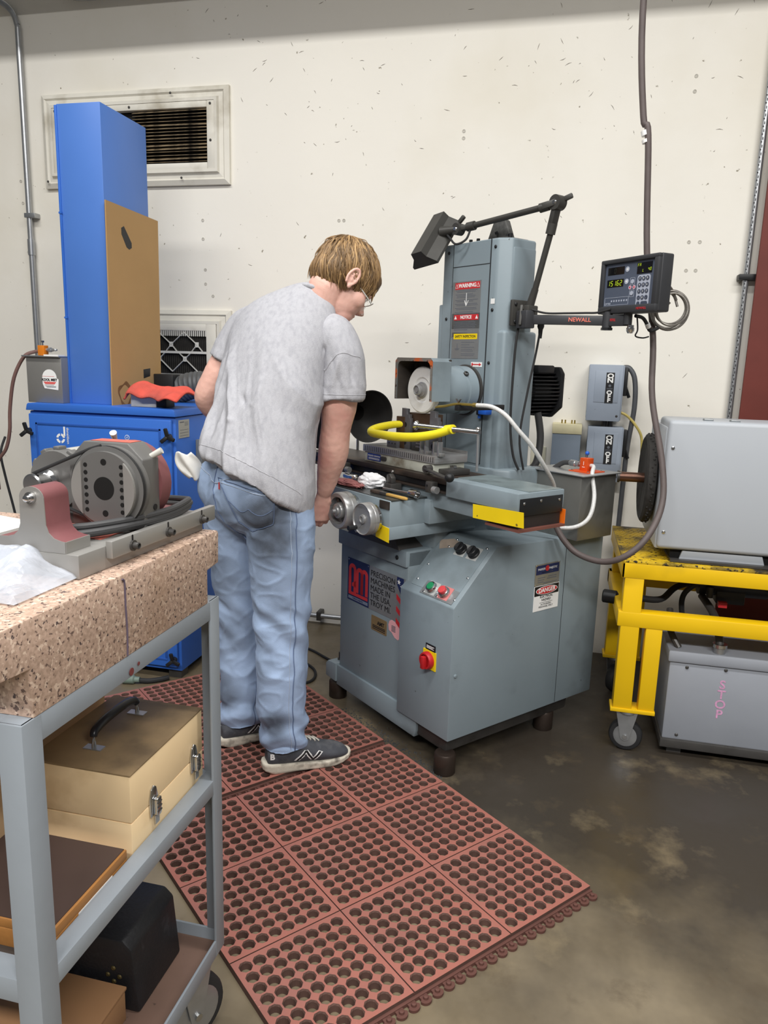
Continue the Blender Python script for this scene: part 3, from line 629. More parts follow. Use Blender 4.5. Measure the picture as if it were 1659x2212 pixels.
bv = MB().box(-.265, -.225, .315, .348, 1.215, 1.24).build('blue_valve', mat('blue_plastic', (36, 92, 190), .4, var=.05), G, bevel=.004)
MB().box(-.282, -.262, .322, .345, 1.212, 1.232).build('valve_elbow', M_black, bv, bevel=.003)
MB().cyl((-.276, .335, 1.215), (-.276, .335, 1.2), .006, n=12).build('valve_stub', MATS['blue_plastic'], bv)
# flexible cables hanging down the column side
for nm, pts, r in (('cable', [(-.19, .43, 1.57), (-.175, .40, 1.50), (-.172, .39, 1.40), (-.172, .39, 1.20), (-.16, .40, 1.08), (-.145, .42, 1.02)], .0045),
                   ('cable', [(-.13, .47, 1.53), (-.135, .46, 1.44), (-.145, .44, 1.30), (-.15, .42, 1.14), (-.14, .44, 1.02)], .004)):
    MB().tube(pts, r, 8).build(nm, M_rub, G)
pg = MB().lathe([(.012, 0), (.012, .03), (.008, .04), (.006, .07)], (-.13, .47, 1.56), -ZA, 14).build('cable_plug', M_black, G)
MB().tube([(-.25, .62, 1.22), (-.245, .64, 1.12), (-.25, .63, 1.02), (-.28, .60, .98)], .014, 12).build('motor_conduit', M_cable, G)
# main feed cable leaving the table end
# --- oil cup at the left of the base
oc = MB().lathe([(.022, 0), (.022, .09), (.03, .1), (.034, .112)], (-.745, .15, .50), ZA, 20).build('oil_cup', M_dsteel, G)
MB().box(-.745, -.70, .14, .16, .55, .57).build('cup_bracket', M_dsteel, oc)
# cross-slide dark gap: chip tray behind
# ================================================================ things on the grinder table
def lw(*p):      # grinder local -> world
    return G_M @ V(*p)
G_M = Matrix.Translation((-.289, 2.31, 0)) @ Matrix.Rotation(R(-40), 4, 'Z')
def gthing(name, label, cat, loc=(0, 0, 0), rz=0, group=None):
    p = G_M @ V(*loc); e = empty(name, p, R(-40)+rz); tag(e, label, cat, group); return e
# magnetic chuck
ch = gthing('magnetic_chuck', 'long ground steel magnetic chuck bolted on the grinder table', 'chuck', (-.427, .15, 1.0145))
M_chbody = mat('chuck_cream_paint', (186, 188, 176), .5, var=.06, wear=(120, 110, 92), wear_scale=14, wear_lo=.5, wear_hi=.7)
MB().box(-.208, .205, -.072, .072, 0, .037).build('chuck_body', M_chbody, ch, bevel=.002)
MB().box(-.215, .215, -.076, .076, .037, .064).build('top_plate', M_steel, ch, bevel=.0015)
b = MB()
for k in range(34): b.box(-.2+k*.0122, -.197+k*.0122, -.0766, -.0755, .042, .060)
b.build('pole_lines', M_dsteel, ch)['kind'] = 'stuff'
mp_ = plate('maker_plate', .085, .026, mat('blue_enamel', (36, 60, 140), .4, var=.05), (-.145, -.072, .02), XA, ZA, ch, .001)
text('plate_text', 'WALKER CERAMAX', .0088, M_white, (-.145, -.0732, .024), XA, ZA, mp_)
lines('plate_print', [(-.035, .035, -.004, .002), (-.035, .035, -.008, .002)], M_white, (-.145, -.073, .02), XA, ZA, mp_)
MB().prism(rrect(.035, .016, .007), (-.082, -.072, .021), XA, ZA, .004).build('oval_badge', M_dsteel, ch, bevel=.001)
MB().box(-.212, .21, .076, .08, .05, .075).build('back_stop', M_steel, ch)
lvb = MB().cyl((.19, -.072, .02), (.19, -.10, .02), .013, n=18).build('lever_boss', M_dsteel, ch)
MB().bar((.19, -.094, .02), (.355, -.14, -.0 + .012), .018, .007).build('lever', M_dsteel, lvb, bevel=.002)
MB().ball((.37, -.145, .018), .016, 20).build('lever_knob', M_black, lvb)
MB().box(.205, .26, -.05, .05, 0, .02).build('end_clamp', M_dsteel, ch, bevel=.003)
MB().cyl((.225, 0, .02), (.225, 0, .03), .014, n=6).build('clamp_nut', M_chrome, ch)
# angle plate with machined face plates
ap = gthing('angle_plate', 'brown angle plate with two holed steel face plates on the chuck', 'angle plate', (-.36, .15, 1.0785))
M_brn = mat('brown_ground_steel', (92, 72, 56), .4, .55, var=.15, scale=20)
bl = MB().box(-.09, .06, -.012, .03, 0, .135).build('block', M_brn, ap, bevel=.002)
MB().box(-.135, -.085, -.03, .03, 0, .118).build('side_block', M_brn, bl, bevel=.002)
for x0 in (-.105, .055):
    pz_ = MB().prism([(0, 0), (.05, 0), (.05, .115), (.044, .115), (.044, .128), (.03, .128), (.03, .148), (.0, .15)], (x0, -.014, 0), XA, ZA, .014).build('face_plate', mat('grey_ground_plate', (112, 112, 116), .4, .6, var=.06), ap, bevel=.001)
    for z in (.025, .09): MB().prism(circ(.0095, 18, .022, z), (x0, -.0281, 0), XA, ZA, .0006).build('hole', M_ink, pz_)
pf = MB().box(-.17, -.11, -.045, .02, 0, .03).build('foot_block', MATS['grey_ground_plate'], ap, bevel=.001)
for k in range(3): MB().prism(circ(.003, 10, -.155+k*.018, .016), (0, -.0452, 0), XA, ZA, .0004).build('hole', M_ink, pf)
# C clamp
cc = gthing('c_clamp', 'yellow C clamp with steel screw gripping the angle plate', 'clamp')
M_cy = mat('yellow_enamel', (236, 220, 40), .4, var=.05, scale=20, spots=(80, 74, 40), spot_scale=60, spot_amt=.70)
MB().tube([(-.46, .13, 1.168), (-.499, .11, 1.164), (-.548, .08, 1.15), (-.567, .06, 1.138), (-.55, .048, 1.132), (-.503, .045, 1.13), (-.391, .045, 1.131), (-.286, .055, 1.14), (-.212, .078, 1.157), (-.168, .10, 1.176)], .0125, 12, radii=[.012, .014, .015, .015, .015, .0155, .0165, .016, .0145, .015]).build('frame', M_cy, cc)
MB().cyl((-.19, .10, 1.172), (-.155, .10, 1.177), .016, n=18).build('screw_boss', M_cy, cc)
prf = []
for k in range(52): prf += [(.0092, k*.006), (.0075, k*.006+.003)]
scr = MB().lathe(prf, (-.337, .10, 1.173), V(.31, 0, .005), 16).build('screw', M_chrome, cc)
MB().lathe([(.018, 0), (.018, .005), (.01, .012)], (-.35, .10, 1.173), XA, 22).build('swivel_pad', M_chrome, cc)
MB().cyl((-.035, .10, 1.185), (-.031, .10, 1.05), .0045, n=10).build('sliding_bar', M_galv, scr)
MB().ball((-.035, .10, 1.188), .008, 12).build('bar_end', M_chrome, scr)
# comb shaped parallel blocks
for k, (x, w_) in enumerate(((-.315, .035), (-.245, .035))):
    cb = gthing('comb_block', ['steel comb block with two upright teeth nearest the yellow clamp', 'steel comb block with two upright teeth nearest the chuck lever'][k], 'block', (x, .095, 1.0785), group='comb blocks on the chuck')
    MB().box(0, .046, -.008, .012, 0, .012).build('block', M_steel, cb, bevel=.001)
    for j in (0, 1): MB().box(.006+j*.025, .013+j*.025, -.012, .008, .0, .05).build('tooth', M_galv, cb, bevel=.001)
hb_ = gthing('hole_block', 'small dark block with a grid of pin holes behind the comb blocks', 'block', (-.40, .12, 1.0785))
MB().box(0, .09, -.0, .02, 0, .045).build('block', M_dsteel, hb_, bevel=.001)
b = MB()
for i in range(6):
    for j in range(2): b.prism(circ(.0028, 8, .028+i*.0085, .016+j*.012), (0, -.0, 0), XA, ZA, .0006)
b.build('pin_holes', M_chrome, hb_)['kind'] = 'stuff'
# black cone dust pickup on a post
cn = gthing('suction_cone', 'wide black funnel of the dust pickup behind the table', 'funnel', (-.93, .29, .962))
M_cone = mat('black_funnel', (44, 43, 42), .45, var=.12, scale=12)
ax = V(.99, -.08, -.08).normalized(); c0 = V(.055, -.085, .218)
MB().lathe([(.036, -.1), (.036, .0), (.045, .015), (.075, .05), (.104, .105), (.108, .107), (.104, .103), (.072, .048), (.042, .012), (.033, 0), (.033, -.1)], c0, ax, 48, cap=False).build('funnel', M_cone, cn)
MB().cyl(c0-ax*.09, c0-ax*.088, .034, n=24).build('throat', M_hole, cn)
MB().tube([c0-ax*.09, c0-ax*.2, c0-ax*.3+V(0, 0, -.05), c0-ax*.36+V(-.05, .05, -.2)], .045, 16).build('duct_hose', M_rub, cn)
MB().cyl((-.03, -.02, 0), (-.03, -.02, .19), .006, n=12).build('post', M_galv, cn)
MB().box(-.06, .0, -.05, .02, -.0, .012).build('post_foot', M_dsteel, cn, bevel=.002)
MB().bar((-.03, -.02, .18), (c0.x-.03, c0.y, c0.z-.03), .012, .012).build('post_arm', M_dsteel, cn)
# ---- loose things on the saddle tray
ZT = .9378
def blob(name, rx, ry, rz_, m, parent=None, seed=1, amp=.25, sub=4, fold=6):
    bm = bmesh.new(); bmesh.ops.create_icosphere(bm, subdivisions=sub, radius=1)
    r_ = np.random.default_rng(seed); K = r_.normal(size=(10, 3))*fold; ph = r_.uniform(0, 6.3, 10)
    for v in bm.verts:
        d = np.array(v.co); a = sum(abs(math.sin(float(k@d)+p)) for k, p in zip(K, ph))/10 - .62
        q = d*(1+amp*a*2.2); v.co = (q[0]*rx, q[1]*ry, q[2]*rz_)
    me = bpy.data.meshes.new(name); bm.to_mesh(me); bm.free()
    o = link(name, me, m, parent, True, 22); return o
pp = blob('paper_wad', .05, .032, .03, mat('white_paper', (236, 236, 238), .8, var=.03), None, 4, .34, 4, 4)
pp.location = lw(-.47, -.005, ZT+.026); tag(pp, 'crumpled white paper towel on the saddle tray', 'paper towel')
wr = gthing('socket_wrench', 'chrome box wrench with an open socket end on the tray', 'wrench', (-.30, -.005, ZT), R(6))
MB().tube([(-.10, .015, .008), (-.03, .008, .01), (.05, .0, .014)], .0065, 10).build('shank', M_chrome, wr)
MB().lathe([(.0095, 0), (.0145, .01), (.0145, .045), (.011, .045), (.010, .028), (.001, .028)], (.045, .0, .0146), V(1, -.06, 0), 20).build('socket', M_chrome, wr)
br = gthing('paint_brush', 'small paint brush with yellow wooden handle on the tray', 'brush', (-.32, -.055, ZT), R(2))
MB().prism([(-.07, -.012), (-.015, -.009), (-.015, .009), (-.07, .012)], (0, 0, .0005), XA, YA, .011).build('bristles', mat('brown_bristle', (74, 62, 54), .8, var=.3, scale=90), br, bevel=.002)
MB().box(-.02, .015, -.010, .010, .0005, .0115).build('ferrule', M_dsteel, br, bevel=.002)
MB().prism([(.013, -.008), (.05, -.0065), (.10, -.009), (.118, -.005), (.12, .0), (.118, .005), (.10, .009), (.05, .0065), (.013, .008)], (0, 0, .001), XA, YA, .009).build('handle', mat('yellow_wood', (196, 156, 84), .5, var=.15, scale=20, stretch=(1, 12, 12)), br, bevel=.003)
tl = gthing('air_nozzle', 'grey metal air blow gun beside the paper towel', 'tool', (-.60, .0, ZT), R(-4))
MB().lathe([(.009, 0), (.012, .01), (.012, .05), (.018, .07), (.018, .10), (.012, .105), (.011, .12)], (-.06, .0, .0185), V(1, -.1, 0), 18).build('barrel', M_chrome, tl)
mk = gthing('marker_pen', 'white and grey marker pen lying below the blow gun', 'pen', (-.60, -.03, ZT), R(-5))
MB().lathe([(.005, 0), (.0075, .004), (.0075, .085), (.0085, .087), (.0085, .12), (.007, .122)], (-.06, 0, .0088), XA, 16).build('barrel', mat('marker_grey', (190, 190, 190), .4), mk)
MB().lathe([(.0092, .088), (.0092, .12)], (-.06, 0, .0088), XA, 16, cap=False).build('cap', M_ink, mk)
rg = blob('shop_rag', .10, .03, .012, mat('faded_pink_cloth', (170, 110, 108), .9, var=.2, scale=60, bump=.05, bump_scale=200), None, 9, .35)
rg.location = lw(-.56, -.05, ZT+.009); rg.rotation_euler = (0, 0, R(-42)); tag(rg, 'faded pink shop rag lying on the tray under the marker pen', 'rag')
# ---------------------------------------------------------------- stainless mist tank behind the table (stands on the control cabinet)
mtk = gthing('mist_tank', 'dull stainless coolant tank standing behind the grinder table', 'tank', (-.065, .62, .78))
M_sst = mat('dull_stainless', (132, 132, 128), .42, .7, var=.12, scale=6, wear=(92, 90, 86), wear_scale=7)
MB().box(-.12, .12, -.09, .11, 0, .235).build('body', M_sst, mtk, bevel=.004)
lid = MB().box(-.135, .135, -.1, .12, .235, .239).build('lid', M_galv, mtk, bevel=.001)
ov = MB().box(.035, .07, -.0, .035, .239, .289).build('orange_valve', mat('orange_anodised', (214, 82, 30), .4, .2, var=.05), mtk, bevel=.002)
MB().box(.01, .10, -.03, .065, .239, .2425).build('valve_base', MATS['orange_anodised'], mtk)
MB().cyl((.052, .017, .289), (.052, .017, .302), .003, n=10).build('valve_stem', M_chrome, ov)
MB().ball((.052, .017, .306), .008, 14).build('valve_knob', MATS['blue_plastic'], ov)
for (x, y) in ((.018, -.02), (.09, -.02), (.09, .055)): screw('screw', (x, y, .2425), ZA, .005, M_chrome, mtk)
lines('valve_print', [(-.001, .001, .004, .014), (-.006, .006, -.010, .002)], M_white, (.0525, -.0002, .266), XA, ZA, ov)
MB().lathe([(.006, 0), (.006, .012), (.01, .014), (.01, .03), (.012, .032), (.012, .055), (.009, .06)], (.035, .017, .262), V(-1, 0, 0), 14).build('air_fitting', M_galv, mtk)
MB().tube([(-.025, .017, .262), (-.06, .015, .255), (-.10, .0, .22), (-.115, -.04, .17)], .0095, 12).build('air_hose', M_cable, mtk)
MB().tube([(.07, .02, .262), (.09, .01, .26), (.11, -.02, .235), (.15, -.05, .16), (.155, -.08, .09), (.12, -.12, .055), (.06, -.17, .06), (-.01, -.22, .12)], .0075, 12).build('drain_hose', M_hose, mtk)
# ================================================================ work lamp on the column
lp = gthing('work_lamp', 'dark jointed machine lamp with a trough shade above the column', 'lamp', (-.15, .42, 1.56))
LO = V(.15, -.42, -1.56)
M_lamp = mat('dark_grey_enamel', (66, 65, 62), .45, .2, var=.08, scale=20)
q = lambda x, y, z: V(x, y, z)+LO
bp_ = MB().box(-.195, -.18, .375, .465, 1.53, 1.62).build('mount_plate', M_lamp, lp, bevel=.004); bp_.location = LO
for (y, z) in ((.39, 1.605), (.39, 1.545), (.45, 1.605)): screw('mount_bolt', q(-.18, y, z), XA, .007, M_black, bp_).location = -LO
MB().cyl(q(-.18, .42, 1.575), q(-.135, .42, 1.575), .016, n=18).build('pivot', M_lamp, lp)
MB().box(-.15, -.125, .395, .445, 1.545, 1.60).build('pivot_fork', M_lamp, lp, bevel=.004).location = LO
MB().bar(q(-.16, .40, 1.60), q(-.15, .385, 1.53), .01, .02).build('clamp_lever', M_lamp, lp, bevel=.003)
MB().cyl(q(-.145, .42, 1.59), q(-.122, .42, 1.655), .015, .012, 16).build('socket_tube', M_lamp, lp)
MB().cyl(q(-.125, .42, 1.645), q(-.068, .42, 1.84), .0105, n=16).build('lower_arm', M_lamp, lp)
MB().cyl(q(-.072, .42, 1.828), q(-.064, .42, 1.862), .0165, n=18).build('arm_collar', M_lamp, lp)
k1 = MB().cyl(q(-.048, .402, 1.925), q(-.048, .438, 1.925), .024, n=22).build('elbow_joint', M_lamp, lp)
MB().bar(q(-.066, .42, 1.855), q(-.05, .42, 1.92), .02, .03, up=(0, 1, 0)).build('elbow_fork', M_lamp, lp, bevel=.004)
MB().lathe([(.008, 0), (.006, .004)], q(-.048, .402, 1.925), -YA, 14).build('joint_rivet', M_chrome, k1)
MB().bar(q(-.03, .43, 1.935), q(-.005, .44, 1.945), .014, .016).build('joint_lever', M_lamp, k1, bevel=.003)
MB().bar(q(-.095, .402, 1.914), q(-.045, .418, 1.925), .022, .032, up=(0, 1, 0)).build('elbow_fork', M_lamp, lp, bevel=.004)
MB().cyl(q(-.105, .398, 1.912), q(-.075, .408, 1.918), .0155, n=18).build('arm_collar', M_lamp, lp)
MB().cyl(q(-.395, .348, 1.882), q(-.09, .402, 1.915), .0105, n=16).build('upper_arm', M_lamp, lp)
MB().cyl(q(-.40, .345, 1.881), q(-.37, .352, 1.884), .016, n=18).build('arm_collar', M_lamp, lp)
k2 = MB().cyl(q(-.437, .318, 1.876), q(-.437, .35, 1.876), .021, n=22).build('head_joint', M_lamp, lp)
MB().lathe([(.008, 0), (.006, .004)], q(-.437, .318, 1.876), -YA, 14).build('joint_rivet', M_chrome, k2)
MB().bar(q(-.437, .335, 1.876), q(-.40, .345, 1.881), .018, .026, up=(0, 1, 0)).build('head_fork', M_lamp, lp, bevel=.004)
MB().bar(q(-.435, .335, 1.90), q(-.415, .34, 1.92), .014, .014).build('joint_lever', M_lamp, k2, bevel=.003)
MB().cyl(q(-.437, .333, 1.876), q(-.505, .312, 1.872), .013, .02, 18).build('head_stem', M_lamp, lp)
MB().tube([q(-.385, .345, 1.87), q(-.39, .33, 1.835), q(-.42, .31, 1.82), q(-.455, .31, 1.845), q(-.475, .315, 1.858)], .004, 8).build('lamp_cord', M_rub, lp)
# shade: trapezoidal trough along its length axis
sa = V(.03, -.115, -.14).normalized()                       # long axis, pointing down to the front
sid = V(1, 0, .0); sid = (sid - sa*sid.dot(sa)).normalized()
sup = sid.cross(sa).normalized()                            # from the mouth to the back
if sup.z < 0: sup = -sup
so = q(-.552, .335, 1.945)-sup*.06
prof2 = [(-.062, -.005), (-.062, .005), (-.032, .036), (-.026, .062), (.026, .062), (.032, .036), (.062, .005), (.062, -.005), (.058, -.005), (.03, .03), (-.03, .03), (-.058, -.005)]
sh = MB()
n = len(prof2); A0 = so; B0 = so+sa*.205
vs_ = [A0+sid*p+sup*r_ for p, r_ in prof2]+[B0+sid*p+sup*r_ for p, r_ in prof2]
sh.add(vs_, [tuple(range(n)), tuple(range(n, 2*n))[::-1]]+[(i, (i+1) % n, n+(i+1) % n, n+i) for i in range(n)])
shd = sh.build('shade', M_lamp, lp, smooth=False)
for e_ in (A0-sa*.002, B0): MB().add([e_+sid*p+sup*r_ for p, r_ in [(-.062, -.005), (-.062, .005), (-.032, .036), (-.026, .062), (.026, .062), (.032, .036), (.062, .005), (.062, -.005)]]+[e_+sa*.003+sid*p+sup*r_ for p, r_ in [(-.062, -.005), (-.062, .005), (-.032, .036), (-.026, .062), (.026, .062), (.032, .036), (.062, .005), (.062, -.005)]],
    [tuple(range(8)), tuple(range(8, 16))[::-1]]+[(i, (i+1) % 8, 8+(i+1) % 8, 8+i) for i in range(8)]).build('shade_end', M_lamp, shd, smooth=False)
tbm = MB().cyl(so+sa*.02+sup*.018, so+sa*.185+sup*.018, .008, n=12).build('tube', M_white, shd)

# ================================================================ digital readout on its swing arm
dr = empty('digital_readout', (.19, 2.6, 1.57), R(-51)); tag(dr, 'dark digital readout showing green digits on a swing arm', 'readout')
M_dro = mat('dro_case', (54, 55, 58), .5, var=.05, scale=20)
M_drf = mat('dro_face', (82, 90, 106), .4, var=.03)
w2, h2 = .13, .175
bz = MB().prism([(-w2, 0), (w2, 0), (w2, h2), (-w2, h2)], (0, .05, 0), XA, ZA, .05)
cs = bz.build('case', M_dro, dr, bevel=.006, seg=3)
for nm, (a, c, e, f) in dict(t=(-w2, w2, h2-.016, h2), b=(-w2, w2, 0, .026), l=(-w2, -w2+.018, .02, h2-.01), r=(w2-.022, w2, .02, h2-.01)).items():
    MB().box(a+.001, c-.001, -.012, .004, e+.001, f-.001).build('bezel', M_dro, cs, bevel=.004)
fz = MB().box(-w2+.016, w2-.02, -.002, .002, .024, h2-.014).build('face_panel', M_drf, cs)
DF = lambda x, z, h=0: V(x, -.002-h, z)
M_disp = mat('display_glass', (16, 16, 18), .12, var=0)
M_led = mat('green_segment', (176, 200, 44), .4, var=0, emit=.55)
M_ledd = mat('dim_segment', (46, 50, 40), .4, var=0)
M_pale = mat('pale_key_print', (176, 182, 196), .5, var=0)
M_key = mat('dark_key', (66, 72, 88), .5, var=0)
plate('display', .075, .024, M_disp, DF(-.064, .137), XA, ZA, fz, .0008)
plate('display', .075, .024, M_disp, DF(-.064, .098), XA, ZA, fz, .0008)
plate('display', .064, .034, M_disp, DF(.062, .136), XA, ZA, fz, .0008)
SEG = {'0': 'abcdef', '1': 'bc', '2': 'abged', '3': 'abgcd', '4': 'fgbc', '5': 'afgcd', '6': 'afgedc', '7': 'abc', '8': 'abcdefg', '9': 'abcdfg', 'F': 'afge', 'A': 'abcefg', 'L': 'fed', ' ': ''}
def seg7(s, x, z, hgt, m):
    b = MB(); wd = hgt*.5; t = hgt*.10
    for i, ch_ in enumerate(s):
        ox = x+i*hgt*.92; sl = .12
        P = dict(a=((0, hgt), (wd, hgt)), b=((wd, hgt), (wd, hgt/2)), c=((wd, hgt/2), (wd, 0)), d=((0, 0), (wd, 0)), e=((0, hgt/2), (0, 0)), f=((0, hgt), (0, hgt/2)), g=((0, hgt/2), (wd, hgt/2)))
        for k in SEG[ch_]:
            (x0, z0), (x1, z1) = P[k]; A_ = DF(ox+x0+z0*sl, z+z0, .0011); B_ = DF(ox+x1+z1*sl, z+z1, .0011); d_ = (B_-A_).normalized()*t*.35
            b.bar(A_+d_, B_-d_, t, .0004, up=(0, 1, 0))
    return b.build('digits', m, fz, smooth=False)
seg7('15162', -.098, .0905, .015, M_led); seg7('0', -.072, .130, .014, M_ledd); seg7('FA', .033, .142, .0085, M_led); seg7('0', .048, .1245, .008, M_ledd); seg7('L', .0545, .1245, .008, M_led); seg7('40', .078, .1265, .0085, M_led)
for z in (.138, .100):
    kx = MB().prism(circ(.0085, 18), DF(-.0125, z), XA, ZA, .0012).build('axis_key', M_pale, fz, smooth=False)
    MB().prism([(.004, .005), (-.005, 0), (.004, -.005)], DF(-.0125, z, .0012), XA, ZA, .0004).build('key_mark', M_white, kx)
kp = MB().prism(rrect(.055, .098, .008), DF(.063, .066), XA, ZA, .0006).build('keypad', M_pale, fz, smooth=False)
KS = '789456123'
for i in range(4):
    for j in range(3):
        c_ = (.047+j*.016, .104-i*.0195)
        kk = MB().prism(circ(.0068, 16), DF(*c_, .0006), XA, ZA, .0012).build('key', M_key, kp, smooth=False)
        tx = (KS+'±0 ')[i*3+j]
        if tx != ' ': text('key_digit', tx, .009, M_white, DF(*c_, .0019), XA, ZA, kk) if False else None
for i in range(4):
    for j in range(3):
        tx = (KS+'-0.')[i*3+j]
        text('key_digit', tx, .0085, M_white, DF(.047+j*.016, .104-i*.0195, .002), XA, ZA, kp)
MB().prism(circ(.0068, 16), DF(.047, .026+.0015, .0006), XA, ZA, .0012).build('key', M_key, kp)
MB().prism(rrect(.028, .013, .006), DF(.072, .0275, .0006), XA, ZA, .0012).build('enter_key', M_key, kp)
for z, c_ in ((.098, 0), (.062, 1)):
    MB().prism(circ(.007, 16), DF(.014, z), XA, ZA, .0012).build('arrow_key', M_pale, fz, smooth=False)
for x, s_ in ((.005, -1), (.023, 1)):
    kx = MB().prism(circ(.0065, 16), DF(x, .08), XA, ZA, .001).build('arrow_key', mat('pink_key', (206, 176, 190), .5, var=0), fz, smooth=False)
    MB().prism([(-s_*.002, .004), (s_*.004, 0), (-s_*.002, -.004)], DF(x, .08, .001), XA, ZA, .0004).build('key_mark', M_red, kx)
def rim(b, x0, x1, z0, z1, t=.001):
    for (a, c, e, f) in ((x0, x1, z0, z0+t), (x0, x1, z1-t, z1), (x0, x0+t, z0, z1), (x1-t, x1, z0, z1)): b.prism([(a, e), (c, e), (c, f), (a, f)], DF(0, 0), XA, ZA, .0005)
b = MB(); rim(b, -.108, .002, .028, .053); b.build('function_frame', M_pale, fz, smooth=False)
b = MB(); rim(b, .004, .024, .088, .110); rim(b, .004, .024, .050, .072); b.build('arrow_frame', M_pale, fz, smooth=False)
text('model_print', 'DP700', .0095, M_pale, DF(-.092, .033, .0004), XA, ZA, fz)
for k in range(7):
    x = -.075+k*.0115
    MB().prism(circ(.0032, 10), DF(x, .0415), XA, ZA, .0004).build('function_icon', M_pale, fz)
text('brand_print', 'NEWALL', .011, M_red, V(.072, -.0128, .012), XA, ZA, cs)
# arm: from the column bracket to the post under the readout (in the readout's frame, so given in world and converted)
DM = (Matrix.Translation((.19, 2.6, 1.57)) @ Matrix.Rotation(R(-51), 4, 'Z')).inverted()
wd = lambda *p: DM @ V(*p)
M_arm = mat('dro_arm_grey', (62, 63, 66), .45, .2, var=.06)
MB().cyl(wd(.195, 2.615, 1.535), wd(.195, 2.615, 1.575), .014, n=18).build('post', M_arm, dr)
a1 = MB().bar(wd(-.115, 2.71, 1.552), wd(.125, 2.665, 1.549), .02, .032).build('swing_arm', M_arm, dr, bevel=.003)
a2 = MB().bar(wd(.125, 2.665, 1.549), wd(.205, 2.61, 1.549), .02, .036).build('swing_arm', M_arm, dr, bevel=.003)
pv = MB().cyl(wd(.133, 2.66, 1.525), wd(.133, 2.66, 1.578), .016, n=18).build('arm_pivot', M_arm, dr)
MB().cyl(wd(.133, 2.66, 1.518), wd(.133, 2.66, 1.526), .02, n=6).build('pivot_nut', M_black, pv)
MB().lathe([(.011, 0), (.011, .008), (.013, .009), (.013, .018), (.008, .026)], wd(.205, 2.608, 1.533), -ZA, 14).build('cable_gland', M_chrome, dr)
MB().box(-.03, .03, -.02, .02, -.03, .03, Matrix.Translation(wd(-.14, 2.715, 1.552))).build('wall_bracket', M_arm, dr, bevel=.004)
d1 = (wd(.125, 2.665, 1.549)-wd(-.115, 2.71, 1.552)).normalized()
nrm = V(0, 0, 1).cross(d1) * -1
if nrm.dot(wd(0, 0, 1.55)-wd(0, 2.7, 1.55)) < 0: nrm = -nrm
text('brand_print', 'NEWALL', .019, mat('salmon_print', (226, 120, 104), .5), wd(.045, 2.68, 1.551)+nrm*.0108, d1, ZA, a1, weight=.0003)
d2 = (wd(.205, 2.61, 1.549)-wd(.125, 2.665, 1.549)).normalized(); nr2 = ZA.cross(d2)
if nr2.dot(wd(0, 0, 1.55)-wd(0, 2.7, 1.55)) < 0: nr2 = -nr2
text('brand_print', 'NEWALL', .013, M_red, wd(.155, 2.645, 1.55)+nr2*.0108, d2, ZA, a2, sx=.4)
MB().tube([wd(-.12, 2.70, 1.585), wd(-.07, 2.69, 1.573), wd(0, 2.68, 1.573), wd(.06, 2.67, 1.574), wd(.10, 2.66, 1.575), wd(.14, 2.64, 1.585)], .0035, 8).build('arm_cable', M_rub, dr)
# coiled armoured cables hanging at the back of the readout
cc_ = wd(.335, 2.70, 1.592); r_ = wd(1, 0, 0)-wd(0, 0, 0)
M_arc = mat('armoured_cable', (132, 128, 122), .4, .6, var=.2, scale=200)
co = MB()
for k in range(5):
    rr_ = .058+random.uniform(-.007, .007); cz = random.uniform(-.006, .006); cx = random.uniform(-.006, .006)
    co.tube([cc_ + r_*(cx+rr_*.92*math.cos(a)) + ZA*(cz+rr_*math.sin(a)) + (wd(0, 1, 0)-wd(0, 0, 0))*(.006*k-.012+.004*math.sin(2*a+k)) for a in np.linspace(0, 2*PI, 13)[:-1]], .0037, 8, closed=True, smooth=4)
co.build('cable_coil', M_arc, dr)
for pts in ([(.29, 2.64, 1.675), (.305, 2.66, 1.672), (.33, 2.69, 1.655), (.35, 2.70, 1.62)], [(.28, 2.65, 1.655), (.31, 2.68, 1.652), (.34, 2.70, 1.635), (.355, 2.7, 1.6)], [(.28, 2.65, 1.632), (.30, 2.68, 1.63), (.33, 2.7, 1.61)]):
    MB().tube([wd(*p) for p in pts], .0042, 8).build('armoured_cable', M_arc, dr)
MB().tube([wd(.22, 2.64, 1.565), wd(.245, 2.66, 1.56), wd(.262, 2.67, 1.54), wd(.275, 2.68, 1.52), wd(.30, 2.69, 1.53)], .006, 8).build('cable_loom', M_rub, dr)
MB().tube([wd(.225, 2.63, 1.56), wd(.23, 2.63, 1.52), wd(.225, 2.63, 1.5), wd(.25, 2.65, 1.495), wd(.27, 2.66, 1.50)], .0025, 6).build('cable_loop', M_rub, dr)
MB().cyl(wd(.262, 2.668, 1.542), wd(.268, 2.675, 1.53), .0085, n=12).build('cable_tie', M_white, dr)

# ================================================================ drop cord from the ceiling and its loop to the grinder
M_cord = mat('grey_brown_cord', (92, 82, 80), .55, var=.12, scale=20)
dc = MB().tube([(.16, 2.74, 3.6), (.165, 2.74, 3.0), (.165, 2.74, 2.5), (.195, 2.735, 2.2), (.215, 2.73, 2.14), (.245, 2.73, 1.78), (.29, 2.72, 1.50), (.30, 2.66, 1.30), (.345, 2.6, 1.09), (.352, 2.555, .958), (.31, 2.50, .856), (.246, 2.49, .787), (.177, 2.53, .752), (.095, 2.58, .762), (.04, 2.60, .81), (.005, 2.62, .87)], .0105, 12).build('drop_cord', M_cord)
tag(dc, 'thick grey cord hanging from the ceiling and looping to the grinder', 'cord')
MB().cyl((.203, 2.734, 2.155), (.207, 2.733, 2.14), .0125, n=14).build('cord_tape', M_white, dc)
MB().cyl((.208, 2.733, 2.128), (.211, 2.7325, 2.118), .0125, n=14).build('cord_tape', M_white, dc)

